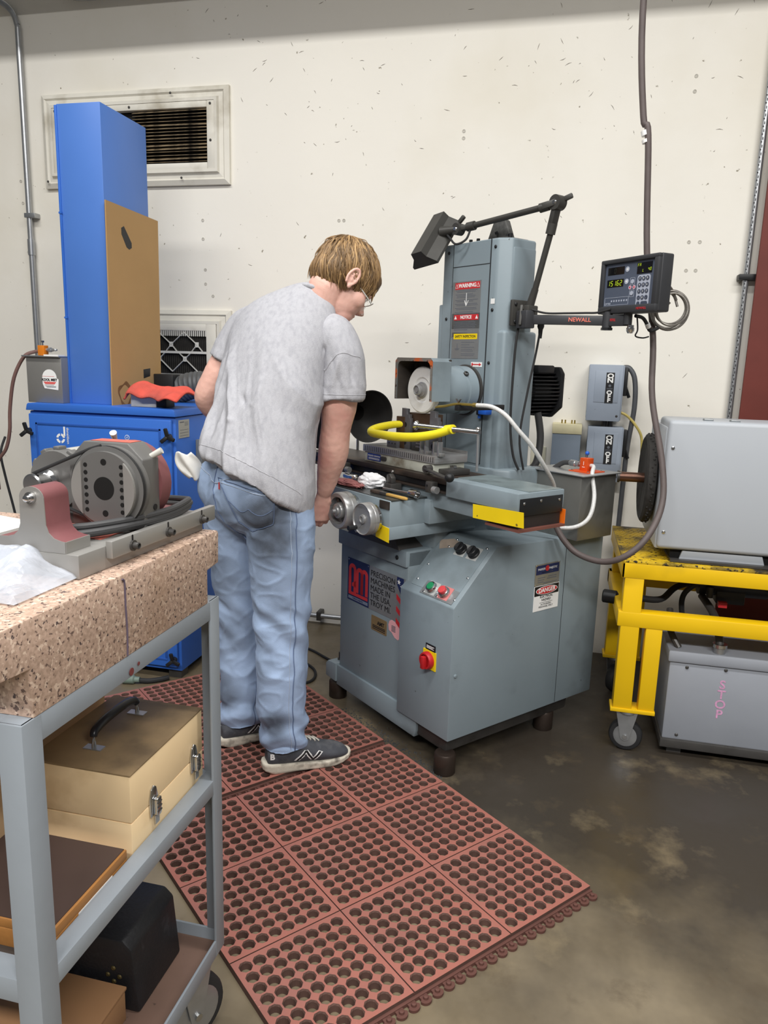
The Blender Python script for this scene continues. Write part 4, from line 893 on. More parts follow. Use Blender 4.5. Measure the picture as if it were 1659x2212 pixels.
# ================================================================ switch boxes on the wall
M_box = mat('switch_box_grey', (150, 160, 174), .42, var=.05, scale=8, spots=(92, 92, 90), spot_scale=60, spot_amt=.71)
def onoff(name, x0, x1, z0, z1, label):
    e = empty(name, ((x0+x1)/2, 3.65, z0)); tag(e, label, 'switch box', 'on-off switch boxes on the wall'); hw = (x1-x0)/2; hh = z1-z0
    MB().box(-hw, hw, -.115, 0, 0, hh).build('box', M_box, e, bevel=.004)
    dr_ = MB().box(-hw-.002, hw-.006, -.122, -.114, -.004, hh+.002).build('door', M_box, e, bevel=.003)
    MB().prism([(-.05, .08), (.055, .08), (.055, .22), (-.05, .22)], (0, -.122, 0), XA, ZA, .002).build('raised_panel', M_box, dr_, bevel=.0015)
    lp_ = plate('switch_label', .036, .135, M_ink, (.016, -.124, .146), XA, ZA, dr_, .001)
    text('label_word', 'O\nN', .028, M_white, (.016, -.1254, .188), XA, ZA, lp_, weight=.0012, sx=1.25, line=.72)
    text('label_word', 'O\nF\nF', .024, M_white, (.016, -.1254, .107), XA, ZA, lp_, weight=.001, sx=1.25, line=.72)
    MB().prism(circ(.006, 14), (.016, -.125, .155), XA, ZA, .0004).build('roundel', MATS['grey_print'], lp_)
    lines('label_print', [(-.013, .013, -.003, .0025), (-.011, .011, -.01, .002), (-.013, .013, -.018, .002)], MATS['grey_print'], (.016, -.125, .146), XA, ZA, lp_)
    hd_ = MB().box(hw, hw+.018, -.09, -.05, hh*.45, hh-.01).build('handle_housing', M_black, e, bevel=.003)
    MB().bar((hw+.012, -.07, hh*.62), (hw+.03, -.085, hh*.42), .008, .014).build('handle', M_black, hd_, bevel=.002)
    screw('latch', (hw-.02, -.12, .02), -YA, .006, M_dsteel, e)
    return e
onoff('switch_box', .12, .272, 1.162, 1.408, 'upper grey on off switch box on the wall')
onoff('switch_box', .135, .292, .885, 1.13, 'lower grey on off switch box on the wall')
MB().cyl((.20, 3.58, 1.13), (.225, 3.58, 1.165), .011, n=12)
nb = MB().cyl((.205, 3.59, 1.128), (.205, 3.59, 1.164), .012, n=12).cyl((.232, 3.59, 1.128), (.232, 3.59, 1.164), .012, n=12).build('box_nipples', M_dsteel)
tag(nb, 'short pipe stubs joining the two on off switch boxes', 'pipe fitting')
jb = empty('junction_box', (.04, 3.65, .80)); tag(jb, 'narrow grey box with a cream top strip on the wall', 'junction box')
MB().box(-.065, .065, -.10, 0, 0, .29).build('box', mat('slate_box', (116, 128, 142), .45, var=.06, spots=(60, 60, 60), spot_scale=50, spot_amt=.71), jb, bevel=.003)
MB().box(-.067, .067, -.103, 0, .29, .335).build('top_strip', mat('cream_strip', (214, 206, 170), .6, var=.08, scale=20), jb, bevel=.002)
for x in (-.025, -.01, .02, .033): MB().cyl((x, -.05, .335), (x, -.05, .352), .0035, n=8).build('terminal_post', M_br, jb)
ol = empty('outlet_plate', (-.085, 3.65, .955)); tag(ol, 'cream wall outlet plate left of the narrow grey box', 'outlet')
MB().box(-.035, .035, -.006, 0, -.06, .06).build('plate', mat('cream_plate', (214, 210, 188), .5), ol, bevel=.003)
MB().box(-.018, .018, -.009, -.005, .01, .04).build('socket', MATS['cream_plate'], ol, bevel=.002)
M_dc = mat('dark_conduit', (86, 88, 92), .5, .2, var=.12, scale=20)
tag(MB().tube([(.27, 3.58, 1.40), (.295, 3.575, 1.395), (.321, 3.57, 1.345), (.33, 3.57, 1.22), (.317, 3.58, 1.05), (.314, 3.6, .855), (.31, 3.6, .5), (.31, 3.6, .1)], .0115, 12).build('flexible_conduit', M_dc), 'dark flexible conduit curving down from the upper switch box', 'conduit')
tag(MB().tube([(.265, 3.56, 1.20), (.30, 3.56, 1.185), (.34, 3.56, 1.145), (.372, 3.56, 1.09), (.38, 3.56, 1.0)], .006, 8).build('yellow_hose', mat('dirty_yellow_hose', (190, 172, 96), .5, var=.2, scale=60)), 'dirty yellow hose drooping beside the upper switch box', 'hose')
prf = []
for k in range(60): prf += [(.0115, k*.0055), (.009, k*.0055+.00275)]
tag(MB().lathe(prf, (.25, 3.6, .885), V(-.03, 0, -.33), 12).build('ribbed_conduit', mat('ribbed_steel', (108, 108, 104), .4, .7, var=.15, scale=40)), 'ribbed steel conduit below the lower switch box', 'conduit')

# ================================================================ yellow welded table on castors
M_yt = mat('yellow_table_paint', (232, 188, 14), .42, var=.04, scale=5, spots=(90, 74, 30), spot_scale=36, spot_amt=.73, wear=(186, 150, 20), wear_scale=3, wear_lo=.6, wear_hi=.8)
M_ytop = mat('oily_checker_plate', (206, 170, 30), .5, var=.12, wear=(52, 44, 28), wear_scale=9, wear_lo=.42, wear_hi=.60, spots=(40, 34, 24), spot_scale=60, spot_amt=.58, bump=.2, bump_scale=90)
yt = empty('yellow_table', (.257, 2.66, 0)); tag(yt, 'yellow welded steel table on castors carrying the grey cabinet', 'table')
MB().box(0, 1.4, 0, .60, .722, .732).build('table_top', M_ytop, yt, bevel=.002)
MB().box(0, 1.4, 0, .01, .668, .7225).build('top_rail', M_yt, yt, bevel=.002)
MB().box(0, .01, 0, .60, .668, .7225).build('top_rail', M_yt, yt, bevel=.002)
MB().box(0, 1.4, .59, .60, .668, .7225).build('top_rail', M_yt, yt, bevel=.002)
MB().box(.0, 1.4, .0, .055, .487, .543).build('middle_rail', M_yt, yt, bevel=.004)
MB().box(.0, .055, .05, .60, .487, .543).build('middle_rail', M_yt, yt, bevel=.004)
MB().box(.0, 1.4, .545, .60, .487, .543).build('middle_rail', M_yt, yt, bevel=.004)
def leg(x0, y0):
    MB().box(x0, x0+.066, y0, y0+.06, .172, .67).build('leg', M_yt, yt, bevel=.004)
leg(.012, .001); leg(.012, .535)
lg = MB().box(.100, .157, .002, .05, .172, .49).build('brace_leg', M_yt, yt, bevel=.004)
MB().box(.100, .157, .54, .59, .172, .49).build('brace_leg', M_yt, yt, bevel=.004)
MB().box(.004, .160, -.004, .07, .160, .174).build('foot_plate', M_yt, yt, bevel=.002)
MB().box(.004, .160, .525, .60, .160, .174).build('foot_plate', M_yt, yt, bevel=.002)
def caster(parent, x, y, r=.062, steer=0, top=.160):
    cs_ = MB().lathe([(r-.012, -.018), (r-.004, -.016), (r, -.008), (r, .008), (r-.004, .016), (r-.012, .018)], (x, y, r), V(math.sin(steer), -math.cos(steer), 0), 32).build('castor', M_rub, parent)
    d = V(math.sin(steer), -math.cos(steer), 0); t_ = V(math.cos(steer), math.sin(steer), 0)
    MB().lathe([(r-.018, -.0185), (r-.022, -.0195), (.015, -.02), (.015, .02), (r-.022, .0195), (r-.018, .0185)], (x, y, r), d, 28).build('rim', M_galv, cs_)
    for s in (-1, 1):
        MB().prism([(-.038, top), (.038, top), (.032, top-.03), (.014, r-.01), (0, r-.018), (-.014, r-.01), (-.032, top-.03)], V(x, y, 0)+d*(s*.026-.0015), t_, ZA, .003).build('fork', M_galv, cs_)
        MB().cyl(V(x, y, r)+d*s*.027, V(x, y, r)+d*s*.033, .008, n=10).build('axle_nut', M_chrome, cs_)
    MB().lathe([(.035, top-.012), (.038, top-.008), (.038, top)], (x, y, 0), ZA, 24).build('swivel', M_galv, cs_)
    return cs_
caster(yt, .07, .035, .060, R(-10)); caster(yt, .065, .56, .060, R(60)); caster(yt, 1.3, .03, .06); caster(yt, 1.3, .56, .06)
# raised diamonds of the checker plate, near left end
b = MB()
for i in range(9):
    for j in range(26):
        x = .02+i*.018+(j % 2)*.009; y = .03+j*.021
        a = PI/4 if (i+j) % 2 else -PI/4
        b.bar((x-.006*math.cos(a), y-.006*math.sin(a), .7322), (x+.006*math.cos(a), y+.006*math.sin(a), .7322), .003, .0016)
b.build('checker_lugs', M_ytop, yt)['kind'] = 'stuff'

# ---------------------------------------------------------------- grey cabinet with a grinding disc on the table
gb = empty('grey_cabinet', (.367, 2.69, .732)); tag(gb, 'pale grey sheet metal cabinet with a black disc on its shaft', 'machine')
M_gb = mat('pale_grey_paint', (176, 181, 187), .4, var=.02, scale=3, spots=(112, 112, 112), spot_scale=38, spot_amt=.755)
MB().box(0, .9, 0, .24, .045, .495).build('body', M_gb, gb, bevel=.014, seg=3)
MB().box(-.006, .91, .02, .42, .04, .47).build('rear_shell', M_gb, gb, bevel=.008)
for (x, z) in ((.02, .40), (.018, .105)): screw('screw', (x, 0, z), -YA, .006, M_chrome, gb)
for x in (.115, .20): MB().box(x, x+.03, .03, .06, .494, .502).build('top_tab', M_alu, gb, bevel=.002)
MB().prism([(.08, .008), (.36, .008), (.35, .04), (.09, .04)], (0, .03, 0), XA, ZA, .012).build('skid', M_gb, gb, bevel=.003)
MB().box(.05, .9, -.005, .40, .002, .01).build('base_sheet', M_dsteel, gb)
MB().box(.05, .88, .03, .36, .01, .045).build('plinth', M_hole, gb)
M_soot = mat('sooty_rubber', (46, 44, 42), .85, var=.25, scale=30, bump=.2, bump_scale=40)
dcx = V(-.028, .22, .262)
prf = [(.02, -.012), (.14, -.014), (.152, -.02), (.163, -.014), (.165, 0), (.163, .012), (.152, .016), (.14, .012), (.02, .012)]
dk = MB().lathe(prf, dcx, XA, 56).build('disc', M_soot, gb)
b = MB()
for k in range(70):
    a = 2*PI*k/70+random.uniform(-.02, .02); rr_ = .165
    c_ = dcx+V(random.uniform(-.008, .008), math.cos(a)*rr_, math.sin(a)*rr_); b.ball(c_, random.uniform(.003, .006), 6)
b.build('disc_fray', M_soot, dk)['kind'] = 'stuff'
MB().lathe([(.13, -.004), (.13, .03), (.12, .034)], dcx+V(.022, 0, 0), XA, 40).build('back_disc', M_hole, dk)
MB().cyl(dcx+V(.0, 0, 0), dcx+V(-.105, 0, .0), .0185, n=24).build('shaft', mat('bronze_shaft', (112, 82, 70), .3, .8, var=.12), gb)
MB().cyl(dcx+V(-.10, 0, 0), dcx+V(-.108, 0, 0), .023, n=24).build('shaft_collar', M_dsteel, gb)
MB().cyl(dcx+V(.02, 0, 0), dcx+V(.06, 0, 0), .05, n=24).build('bearing_boss', M_dsteel, gb)

# ---------------------------------------------------------------- grey box stored under the table
lb = empty('storage_box', (.455, 2.70, .0)); tag(lb, 'low grey steel box chalked STOP under the yellow table', 'box')
M_lb = mat('box_grey_paint', (148, 152, 160), .42, var=.05, scale=5, spots=(96, 92, 88), spot_scale=26, spot_amt=.73)
MB().box(0, .75, 0, .42, .06, .36).build('box', M_lb, lb, bevel=.006)
MB().box(-.008, .76, -.008, .43, .36, .405).build('lid', M_lb, lb, bevel=.008)
MB().box(-.006, .76, -.012, .43, .03, .062).build('skirt', M_dsteel, lb, bevel=.003)
for (x, y) in ((.05, .04), (.7, .04), (.05, .38), (.7, .38)): MB().box(x-.025, x+.025, y-.02, y+.02, 0, .032).build('runner_block', M_dsteel, lb)
for (x, z) in ((.06, .345), (.19, .35), (.05, .08)): screw('bolt', (x, -.001, z), -YA, .006, M_dsteel, lb)
text('chalk_word', 'S\nT\nO\nP', .046, mat('pink_chalk', (206, 152, 186), .9, var=.2, scale=90), (.185, -.0006, .235), XA, ZA, lb, line=.82, weight=.0008)
pf_ = MB().cyl((.165, .02, .405), (.165, .02, .43), .02, n=20).build('pipe_fitting', M_galv, lb)
MB().cyl((.165, .02, .428), (.165, .02, .44), .025, n=24).build('fitting_collar', M_chrome, pf_)
MB().tube([(.165, .02, .43), (.16, .04, .47), (.15, .1, .52), (.12, .2, .56)], .014, 12).build('feed_pipe', M_dsteel, pf_)
MB().tube([(.03, .03, .405), (.0, .06, .46), (.0, .12, .52)], .012, 10).build('rod', M_dsteel, lb)
# dark hoses and a pump in the shade beneath the table top
hs = empty('hydraulic_pump', (.64, 3.02, .543)); tag(hs, 'black pump with hoses in the shade under the yellow table top', 'pump')
MB().cyl((-.08, -.1, .08), (.16, -.1, .08), .06, n=24).build('body', M_black, hs)
MB().box(-.02, .08, -.15, -.05, -.0, .05).build('foot', M_black, hs, bevel=.004)
MB().cyl((-.1, -.1, .08), (-.08, -.1, .08), .035, n=20).build('end_cap', M_rub, hs)
for pts, r_ in (([(-.08, -.1, .07), (-.16, -.12, .04), (-.22, -.2, .012), (-.3, -.24, .02), (-.34, -.25, .03)], .012), ([(0, -.15, .1), (-.06, -.16, .09), (-.12, -.16, .05), (-.14, -.16, .0), (-.12, -.12, -.1)], .01), ([(.1, -.15, .1), (.18, -.18, .06), (.25, -.2, .0), (.27, -.2, -.1)], .012), ([(.14, -.1, .1), (.25, -.12, .1), (.33, -.15, .05)], .012)):
    MB().tube(pts, r_, 10).build('hose', M_rub, hs)
MB().cyl((-.05, -.18, .03), (-.05, -.18, .07), .012, n=12).build('valve', M_black, hs)
MB().box(-.02, .01, -.2, -.18, .0, .02).build('red_valve_handle', M_red, hs)
pl_ = empty('plug', (.245, 2.93, .53)); tag(pl_, 'black plug connector behind the grinder cabinet beside the table leg', 'plug')
MB().lathe([(.022, 0), (.026, .004), (.026, .05), (.02, .055), (.012, .06), (.012, .12)], (-.03, -.05, 0), V(1, -.2, 0), 16).build('body', M_black, pl_)
# ================================================================ blue dust collector cabinet
M_blue = mat('blue_enamel_paint', (52, 106, 196), .38, var=.04, scale=3, wear=(46, 94, 176), wear_scale=2)
M_blued = mat('blue_tower_paint', (76, 120, 196), .42, var=.05, scale=2.5)
bc = empty('dust_collector', (-1.866, 2.76, 0)); tag(bc, 'blue steel dust collector cabinet against the wall', 'cabinet')
hw = .343
MB().box(-hw, hw, .004, .80, .04, 1.145).build('body', M_blue, bc, bevel=.004)
for x in (-.3, .3):
    for y in (.05, .75): MB().box(x-.03, x+.03, y-.03, y+.03, 0, .042).build('foot', M_dsteel, bc)
tp = MB().prism([(-hw-.008, 1.148), (hw+.008, 1.148), (hw+.002, 1.172), (hw-.004, 1.178), (-hw+.004, 1.178), (-hw-.002, 1.172)], (0, .81, 0), XA, ZA, .822).build('top', M_blue, bc, bevel=.002)
dr_ = MB().box(-hw+.004, hw-.012, -.014, .004, .70, 1.135).build('door', M_blue, bc, bevel=.006)
rec = rrect(.585, .36, .02)
# pressed rim of the door panel
b = MB()
for (a, c, e, f) in ((-.305, .285, 1.088, 1.098), (-.305, -.295, .74, 1.098), (.275, .285, .74, 1.098), (-.305, .285, .73, .74)): b.box(a, c, -.0165, -.013, e, f)
b.build('pressed_rim', mat('blue_rim_paint', (40, 84, 164), .4), dr_, bevel=.002)
dl = MB().box(-hw+.004, hw-.012, -.014, .004, .06, .68).build('lower_door', M_blue, bc, bevel=.006)
b = MB()
for (a, c, e, f) in ((-.305, .285, .64, .65), (-.305, -.295, .1, .65), (.275, .285, .1, .65), (-.305, .285, .09, .10)): b.box(a, c, -.0165, -.013, e, f)
b.build('pressed_rim', MATS['blue_rim_paint'], dl, bevel=.002)
MB().prism([(.225, .17), (.229, .17), (.229, .128), (.222, .12), (.214, .124), (.215, .127), (.221, .124), (.225, .13)], (0, -.0145, 0), XA, ZA, .0005).build('scratch', M_white, dl)
def knob(x, z):
    k = MB().cyl((x, -.014, z), (x, -.034, z), .012, n=14).build('knob', M_black, bc)
    for j in range(3):
        a = R(100+120*j); MB().bar((x, -.034, z), (x+.036*math.cos(a), -.040, z+.036*math.sin(a)), .016, .012, up=(0, 1, 0)).build('knob_wing', M_black, k, bevel=.004)
for x, z in ((-.335, 1.062), (.325, 1.068), (.32, .10), (-.335, .80), (.325, .76), (-.335, .6)): knob(x, z)
# logo on the door
lo = V(-.185, -.0145, 1.035)
b = MB()
ring = [(.021*math.cos(a), .021*math.sin(a)) for a in np.linspace(R(110), R(430), 26)]+[(.011*math.cos(a), .011*math.sin(a)) for a in np.linspace(R(430), R(110), 26)]
for s0_, s1_ in ((100, 170), (190, 260), (280, 350), (10, 80)):
    rg_ = [(.021*math.cos(a), .021*math.sin(a)) for a in np.linspace(R(s0_), R(s1_), 8)]+[(.0115*math.cos(a), .0115*math.sin(a)) for a in np.linspace(R(s1_), R(s0_), 8)]
    b.prism(rg_, lo, XA, ZA, .0006)
b.prism([(.011, .01), (.019, .01), (.019, .05), (.011, .05)], lo+V(.004, 0, .0), XA, ZA, .0006)
b.build('logo', M_white, dr_, smooth=False)
text('logo_word', 'donaldson', .017, M_white, lo+V(.035, -.0002, .012), V(0, 0, -1), XA, dr_)
rn = MB().prism(circ(.0105, 24), V(.13, -.0145, 1.055), XA, ZA, .0006).build('round_mark', M_white, dr_, smooth=False)
MB().prism(circ(.0085, 24), V(.13, -.0151, 1.055), XA, ZA, .0004).build('round_mark_centre', M_blue, rn, smooth=False)
text('round_mark_letter', 'd', .013, M_white, V(.13, -.0157, 1.055), XA, ZA, rn)
for (x, z, a) in ((.095, .99, .5), (.12, .965, .3)):
    MB().prism([(-.012, -.02), (.012, -.02), (.012, .02), (-.012, .02)], V(x, -.0145, z), V(math.cos(a), 0, math.sin(a)), V(-math.sin(a), 0, math.cos(a)), .0006).build('paper_label', M_white, dr_)
mg = plate('data_sticker', .09, .075, mat('silver_sticker', (176, 176, 168), .45, .2, var=.04), (hw+.0005, .07, 1.095), YA, ZA, bc, .0012)
lines('sticker_print', [(-.035, .0, .028, .004), (.005, .035, .026, .002), (.005, .035, .02, .002), (.005, .035, .014, .002), (-.035, .035, -.004, .0015), (-.035, .035, -.016, .0015), (-.035, .035, -.028, .0015)], MATS['grey_print'], (hw+.0018, .07, 1.095), YA, ZA, mg)
jx = MB().box(hw, hw+.03, .17, .30, .90, 1.04).build('control_box', mat('control_box_grey', (128, 132, 132), .5, .2, var=.06), bc, bevel=.003)
MB().cyl((hw+.03, .23, .985), (hw+.045, .23, .985), .012, n=14).build('switch', M_dsteel, jx)

# tower duct standing on the cabinet
tw = empty('blue_duct', (-1.965, 2.85, 1.178)); tag(tw, 'tall blue rectangular duct tower standing on the dust collector', 'duct')
MB().box(-.10, .10, 0, .34, 0, 1.195).build('duct', M_blued, tw, bevel=.003)
MB().box(-.106, -.096, -.006, .02, 0, 1.19).build('folded_seam', M_blue, tw, bevel=.002)
for z in (.36, .78): MB().box(-.108, -.094, -.008, .02, z-.004, z+.004).build('seam_step', M_blue, tw)
# cardboard sheet leaning on the duct's side
M_cb = mat('cardboard', (176, 141, 94), .85, var=.04, scale=4, bump=.03, bump_scale=120)
cbp = empty('cardboard_sheet', (-1.853, 2.825, 1.178)); tag(cbp, 'brown cardboard sheet leaning against the side of the blue duct', 'cardboard')
MB().prism([(0, 0), (.40, 0), (.415, .815), (.01, .825)], (0, 0, 0), YA, ZA, .005).build('sheet', M_cb, cbp)
MB().prism([(.115, .735), (.135, .745), (.19, .685), (.19, .665), (.17, .655), (.15, .662), (.115, .71)], (.005, 0, 0), YA, ZA, .0005).build('hand_slot', M_ink, cbp)
MB().prism([(.25, .11), (.305, .12), (.308, .155), (.25, .15)], (.005, 0, 0), YA, ZA, .0006).build('tape_piece', M_black, cbp)
M_stn = mat('oil_stain', (122, 86, 50), .8, var=.25, scale=40)
b = MB()
for k in range(9):
    a = np.linspace(0, 2*PI, 40); 
b2 = [( .10+.055*math.cos(t)*(1+.15*math.sin(3*t)), .045+.05*math.sin(t)*(1+.12*math.sin(5*t+1))) for t in np.linspace(0, 2*PI, 44)[:-1]]
b3 = [( .10+.044*math.cos(t)*(1+.15*math.sin(3*t+.3)), .042+.038*math.sin(t)*(1+.12*math.sin(4*t+1))) for t in np.linspace(0, 2*PI, 44)[:-1]]
n_ = len(b2)
vs_ = [V(.0052, p[0], max(.001, p[1])) for p in b2]+[V(.0052, p[0], max(.001, p[1])) for p in b3]
b = MB().add(vs_, [(i, (i+1) % n_, n_+(i+1) % n_, n_+i) for i in range(n_)])
b.build('stain_ring', M_stn, cbp)
# kool mist tank on the cabinet's left
kt = empty('coolant_tank', (-2.142, 2.80, 1.178)); tag(kt, 'square stainless mist coolant tank left of the blue duct', 'tank')
MB().box(-.10, .072, 0, .2, 0, .193).build('body', mat('tank_stainless', (158, 156, 152), .4, .6, var=.08, scale=5), kt, bevel=.003)
MB().box(-.112, .072, -.012, .21, .193, .199).build('lid', M_galv, kt, bevel=.001)
MB().box(.0, .07, -.014, .03, .197, .204).build('lid_clip', M_white, kt)
lbk = MB().prism([(.035*math.cos(a), .006+.036*math.sin(a)) for a in np.linspace(0, PI, 16)]+[(-.034, -.02), (-.026, -.038), (.04, -.044), (.044, 0)], (.012, 0, .10), XA, ZA, .001).build('label', M_white, kt, smooth=False)
text('label_word', 'KOOL MIST', .0145, M_ink, (.012, -.0014, .098), XA, ZA, lbk, weight=.0006)
MB().prism([(-.03, -.004), (.032, -.004), (.024, -.014), (-.022, -.014)], (.012, -.001, .094), XA, ZA, .0004).build('red_bar', mat('label_red', (216, 96, 92), .5), lbk)
MB().box(-.022, .036, -.0014, -.0008, .1118, .1130).build('red_line', MATS['label_red'], lbk)
lines('label_print', [(-.025, .02, -.020, .0015), (-.02, .03, -.025, .002), (-.015, .03, -.029, .002)], MATS['grey_print'], (.012, -.001, .096), XA, ZA, lbk)
vb = MB().box(-.062, -.03, .03, .06, .199, .242).build('orange_valve', mat('orange_anodised', (214, 82, 30)), kt, bevel=.002)
vb.data.materials[0] = mat('amber_valve', (222, 128, 34), .4, .2, var=.04)
MB().lathe([(.006, 0), (.006, .01), (.010, .012), (.010, .024), (.006, .026), (.0075, .03), (.005, .04), (.0065, .044), (.004, .052)], (-.03, .045, .224), XA, 14).build('air_nipple', M_galv, vb)
MB().cyl((-.046, .045, .242), (-.046, .045, .256), .0025, n=8).build('screw_stem', M_chrome, vb)
MB().box(-.05, -.042, .04, .05, .254, .262).build('screw_head', M_chrome, vb)
MB().tube([(-.062, .045, .216), (-.085, .04, .214), (-.125, .02, .19), (-.165, 0, .10), (-.195, 0, -.03), (-.205, 0, -.13), (-.23, 0, -.21), (-.28, 0, -.28), (-.30, .02, -.4)], .0075, 12).build('hose', mat('brown_hose', (112, 84, 78), .45, var=.1), kt)
tag(MB().tube([(-2.50, 2.95, 1.0), (-2.487, 2.9, .93), (-2.471, 2.9, .821), (-2.435, 2.9, .66), (-2.41, 2.9, .5), (-2.40, 2.9, .25), (-2.40, 2.9, .006)], .0055, 8).build('extension_cord', M_rub), 'black cord hanging at the far left in front of the wall', 'cord')
tag(MB().tube([(-2.52, 2.9, 1.35), (-2.517, 2.9, 1.15), (-2.505, 2.9, .95)], .009, 8).build('hanging_strap', M_black), 'black strap hanging at the left picture edge', 'strap')
# white carton and red rag on the cabinet top
wb = empty('small_carton', (-1.70, 2.845, 1.178)); tag(wb, 'small white and black carton under the red rag', 'carton')
MB().box(-.062, .055, -.02, .05, .0, .055).build('carton', mat('white_card', (214, 212, 204)), wb, bevel=.002)
MB().box(.01, .10, -.015, .055, .0, .045).build('black_end', M_black, wb, bevel=.002)
MB().box(-.065, -.05, -.018, .05, .055, .075).build('lid_flap', mat('white_card', (214, 212, 204)), wb, bevel=.001)
def cloth(name, nx, ny, fn, m, th=.004):
    vs_ = []; fs_ = []
    for i in range(nx+1):
        for j in range(ny+1): vs_.append(fn(i/nx, j/ny))
    for i in range(nx):
        for j in range(ny): fs_.append((i*(ny+1)+j, (i+1)*(ny+1)+j, (i+1)*(ny+1)+j+1, i*(ny+1)+j+1))
    me = bpy.data.meshes.new(name); me.from_pydata([tuple(v) for v in vs_], [], fs_); me.update()
    o = link(name, me, m, None, True, 180)
    md = o.modifiers.new('thick', 'SOLIDIFY'); md.thickness = th; md.offset = 1
    return o
M_rag = mat('red_shop_cloth', (214, 88, 74), .9, var=.1, scale=30, wear=(150, 78, 70), wear_scale=6, wear_lo=.55, wear_hi=.75, bump=.1, bump_scale=220)
def rag(u, v):
    x = -1.765+u*.26; y = 2.80+v*.13
    over = max(0, .35-v)/.35
    z = 1.262 + .012*math.sin(7*u+2*v)+.006*math.sin(17*u-6*v) - .035*over**1.5*(1+.5*math.sin(5*u)) - max(0, u-.6)*.10 - (.02 if u < .05 else 0)
    if u > .55: y -= .05*math.sin((u-.55)*5)*(1-v); 
    return V(x, y - .02*over, max(z, 1.185))
rg_ = cloth('shop_rag', 34, 20, rag, M_rag, .007); tag(rg_, 'red shop rag draped over the small white carton', 'rag')
# flexible duct elbow behind, feeding the lower vent
fx = empty('flexible_duct', (-1.55, 3.25, 1.178)); tag(fx, 'grey ribbed flexible duct on the blue cabinet behind the rag', 'duct')
prf = []
pts = spline([(-.22, -.02, .05), (-.14, -.02, .08), (-.06, 0, .085), (.02, .03, .06), (.08, .08, .04)], 10)
b = MB(); rad = []
P_ = pts
b.tube(P_, .062, 18, radii=[.060+.004*(k % 2) for k in range(len(P_))], smooth=1)
b.build('duct', mat('grey_duct', (84, 86, 88), .5, .2, var=.1), fx)
MB().box(-.30, -.2, -.09, .03, .0, .13).build('duct_end_box', M_black, fx, bevel=.004)
MB().box(-.35, -.26, -.05, .06, .0, .06).build('bracket', M_dsteel, fx, bevel=.004)
# hose end on the floor near the cabinet
he = empty('hose_end', (-1.74, 2.66, 0)); tag(he, 'black hose with a green grey end fitting on the floor', 'hose')
MB().tube([(.06, .02, .013), (.10, .03, .012), (.14, .06, .012), (.16, .085, .012)], .011, 10).build('hose', M_rub, he)
MB().lathe([(.017, 0), (.019, .005), (.019, .05), (.013, .055), (.012, .075)], (-.01, 0, .019), V(1, .2, 0), 16).build('fitting', mat('green_grey', (112, 128, 118), .5), he)
# ================================================================ grey steel cart with a granite surface plate
kt_ = empty('steel_cart', (-.6, .70, 0)); tag(kt_, 'grey angle iron cart on castors at the left foreground', 'cart')
CW, CD = .55, .535
def angle(name, p0, p1, a, b_, t=.005, w=.045, par=kt_):
    """L-section from p0 to p1, legs along a and b_"""
    p0, p1, a, b_ = V(*p0), V(*p1), V(*a), V(*b_)
    poly = [V(0, 0, 0), a*w, a*w+b_*t, a*t+b_*t, a*t+b_*w, b_*w]
    vs_ = [p0+q_ for q_ in poly]+[p1+q_ for q_ in poly]
    return MB().add(vs_, [tuple(range(6)), tuple(range(6, 12))[::-1]]+[(i, (i+1) % 6, 6+(i+1) % 6, 6+i) for i in range(6)]).build(name, M_greyc, par, bevel=.0012)
for (x, y, sx, sy) in ((0, 0, -1, 1), (0, CD, -1, -1), (-CW, 0, 1, 1), (-CW, CD, 1, -1)):
    angle('post', (x, y, .19), (x, y, .949), (sx, 0, 0), (0, sy, 0), w=.036)
for z, up_ in ((.949, -1), (.585, -1)):
    angle('rail', (-.0006, .002, z), (-.0006, CD-.002, z), (-1, 0, 0), (0, 0, up_), w=.036 if z > .6 else .03)
    angle('rail', (-CW+.0006, .002, z), (-CW+.0006, CD-.002, z), (1, 0, 0), (0, 0, up_), w=.036)
    angle('rail', (-.002, .0006, z-.0005), (-CW+.002, .0006, z-.0005), (0, 1, 0), (0, 0, up_), w=.036)
    angle('rail', (-.002, CD-.0006, z-.0005), (-CW+.002, CD-.0006, z-.0005), (0, -1, 0), (0, 0, up_), w=.036)
for (p0, p1, a) in (((-.0006, .002, .1895), (-.0006, CD-.002, .1895), (-1, 0, 0)), ((-CW+.0006, .002, .1895), (-CW+.0006, CD-.002, .1895), (1, 0, 0)), ((-.002, .0006, .189), (-CW+.002, .0006, .189), (0, 1, 0)), ((-.002, CD-.0006, .189), (-CW+.002, CD-.0006, .189), (0, -1, 0))):
    angle('rail', p0, p1, a, (0, 0, 1), w=.036)
MB().box(-CW+.006, -.006, .006, CD-.006, .551, .556).build('middle_shelf', mat('dark_shelf', (62, 56, 52), .6, var=.1), kt_)
MB().box(-CW+.006, -.006, .006, CD-.006, .194, .198).build('lower_shelf', mat('rusty_shelf', (112, 88, 76), .6, var=.15, scale=8, spots=(60, 48, 42), spot_scale=40, spot_amt=.68), kt_)
for (x, y) in ((-.05, CD-.06), (-CW+.05, CD-.06), (-.05, .06), (-CW+.05, .06)): caster(kt_, x, y, .075, R(62) if x > -.1 else 0, .19)
for (y, z) in ((.235, .922), (.255, .927)): MB().cyl((.0005, y, z), (.0012, y, z), .006 if y < .24 else .003, n=14).build('hole', mat('rust_hole', (110, 52, 50), .8), kt_)
for y in (.035, .20): MB().box(-.02, -.004, y-.006, y+.006, .949, .954).build('tack_weld', M_chrome, kt_)
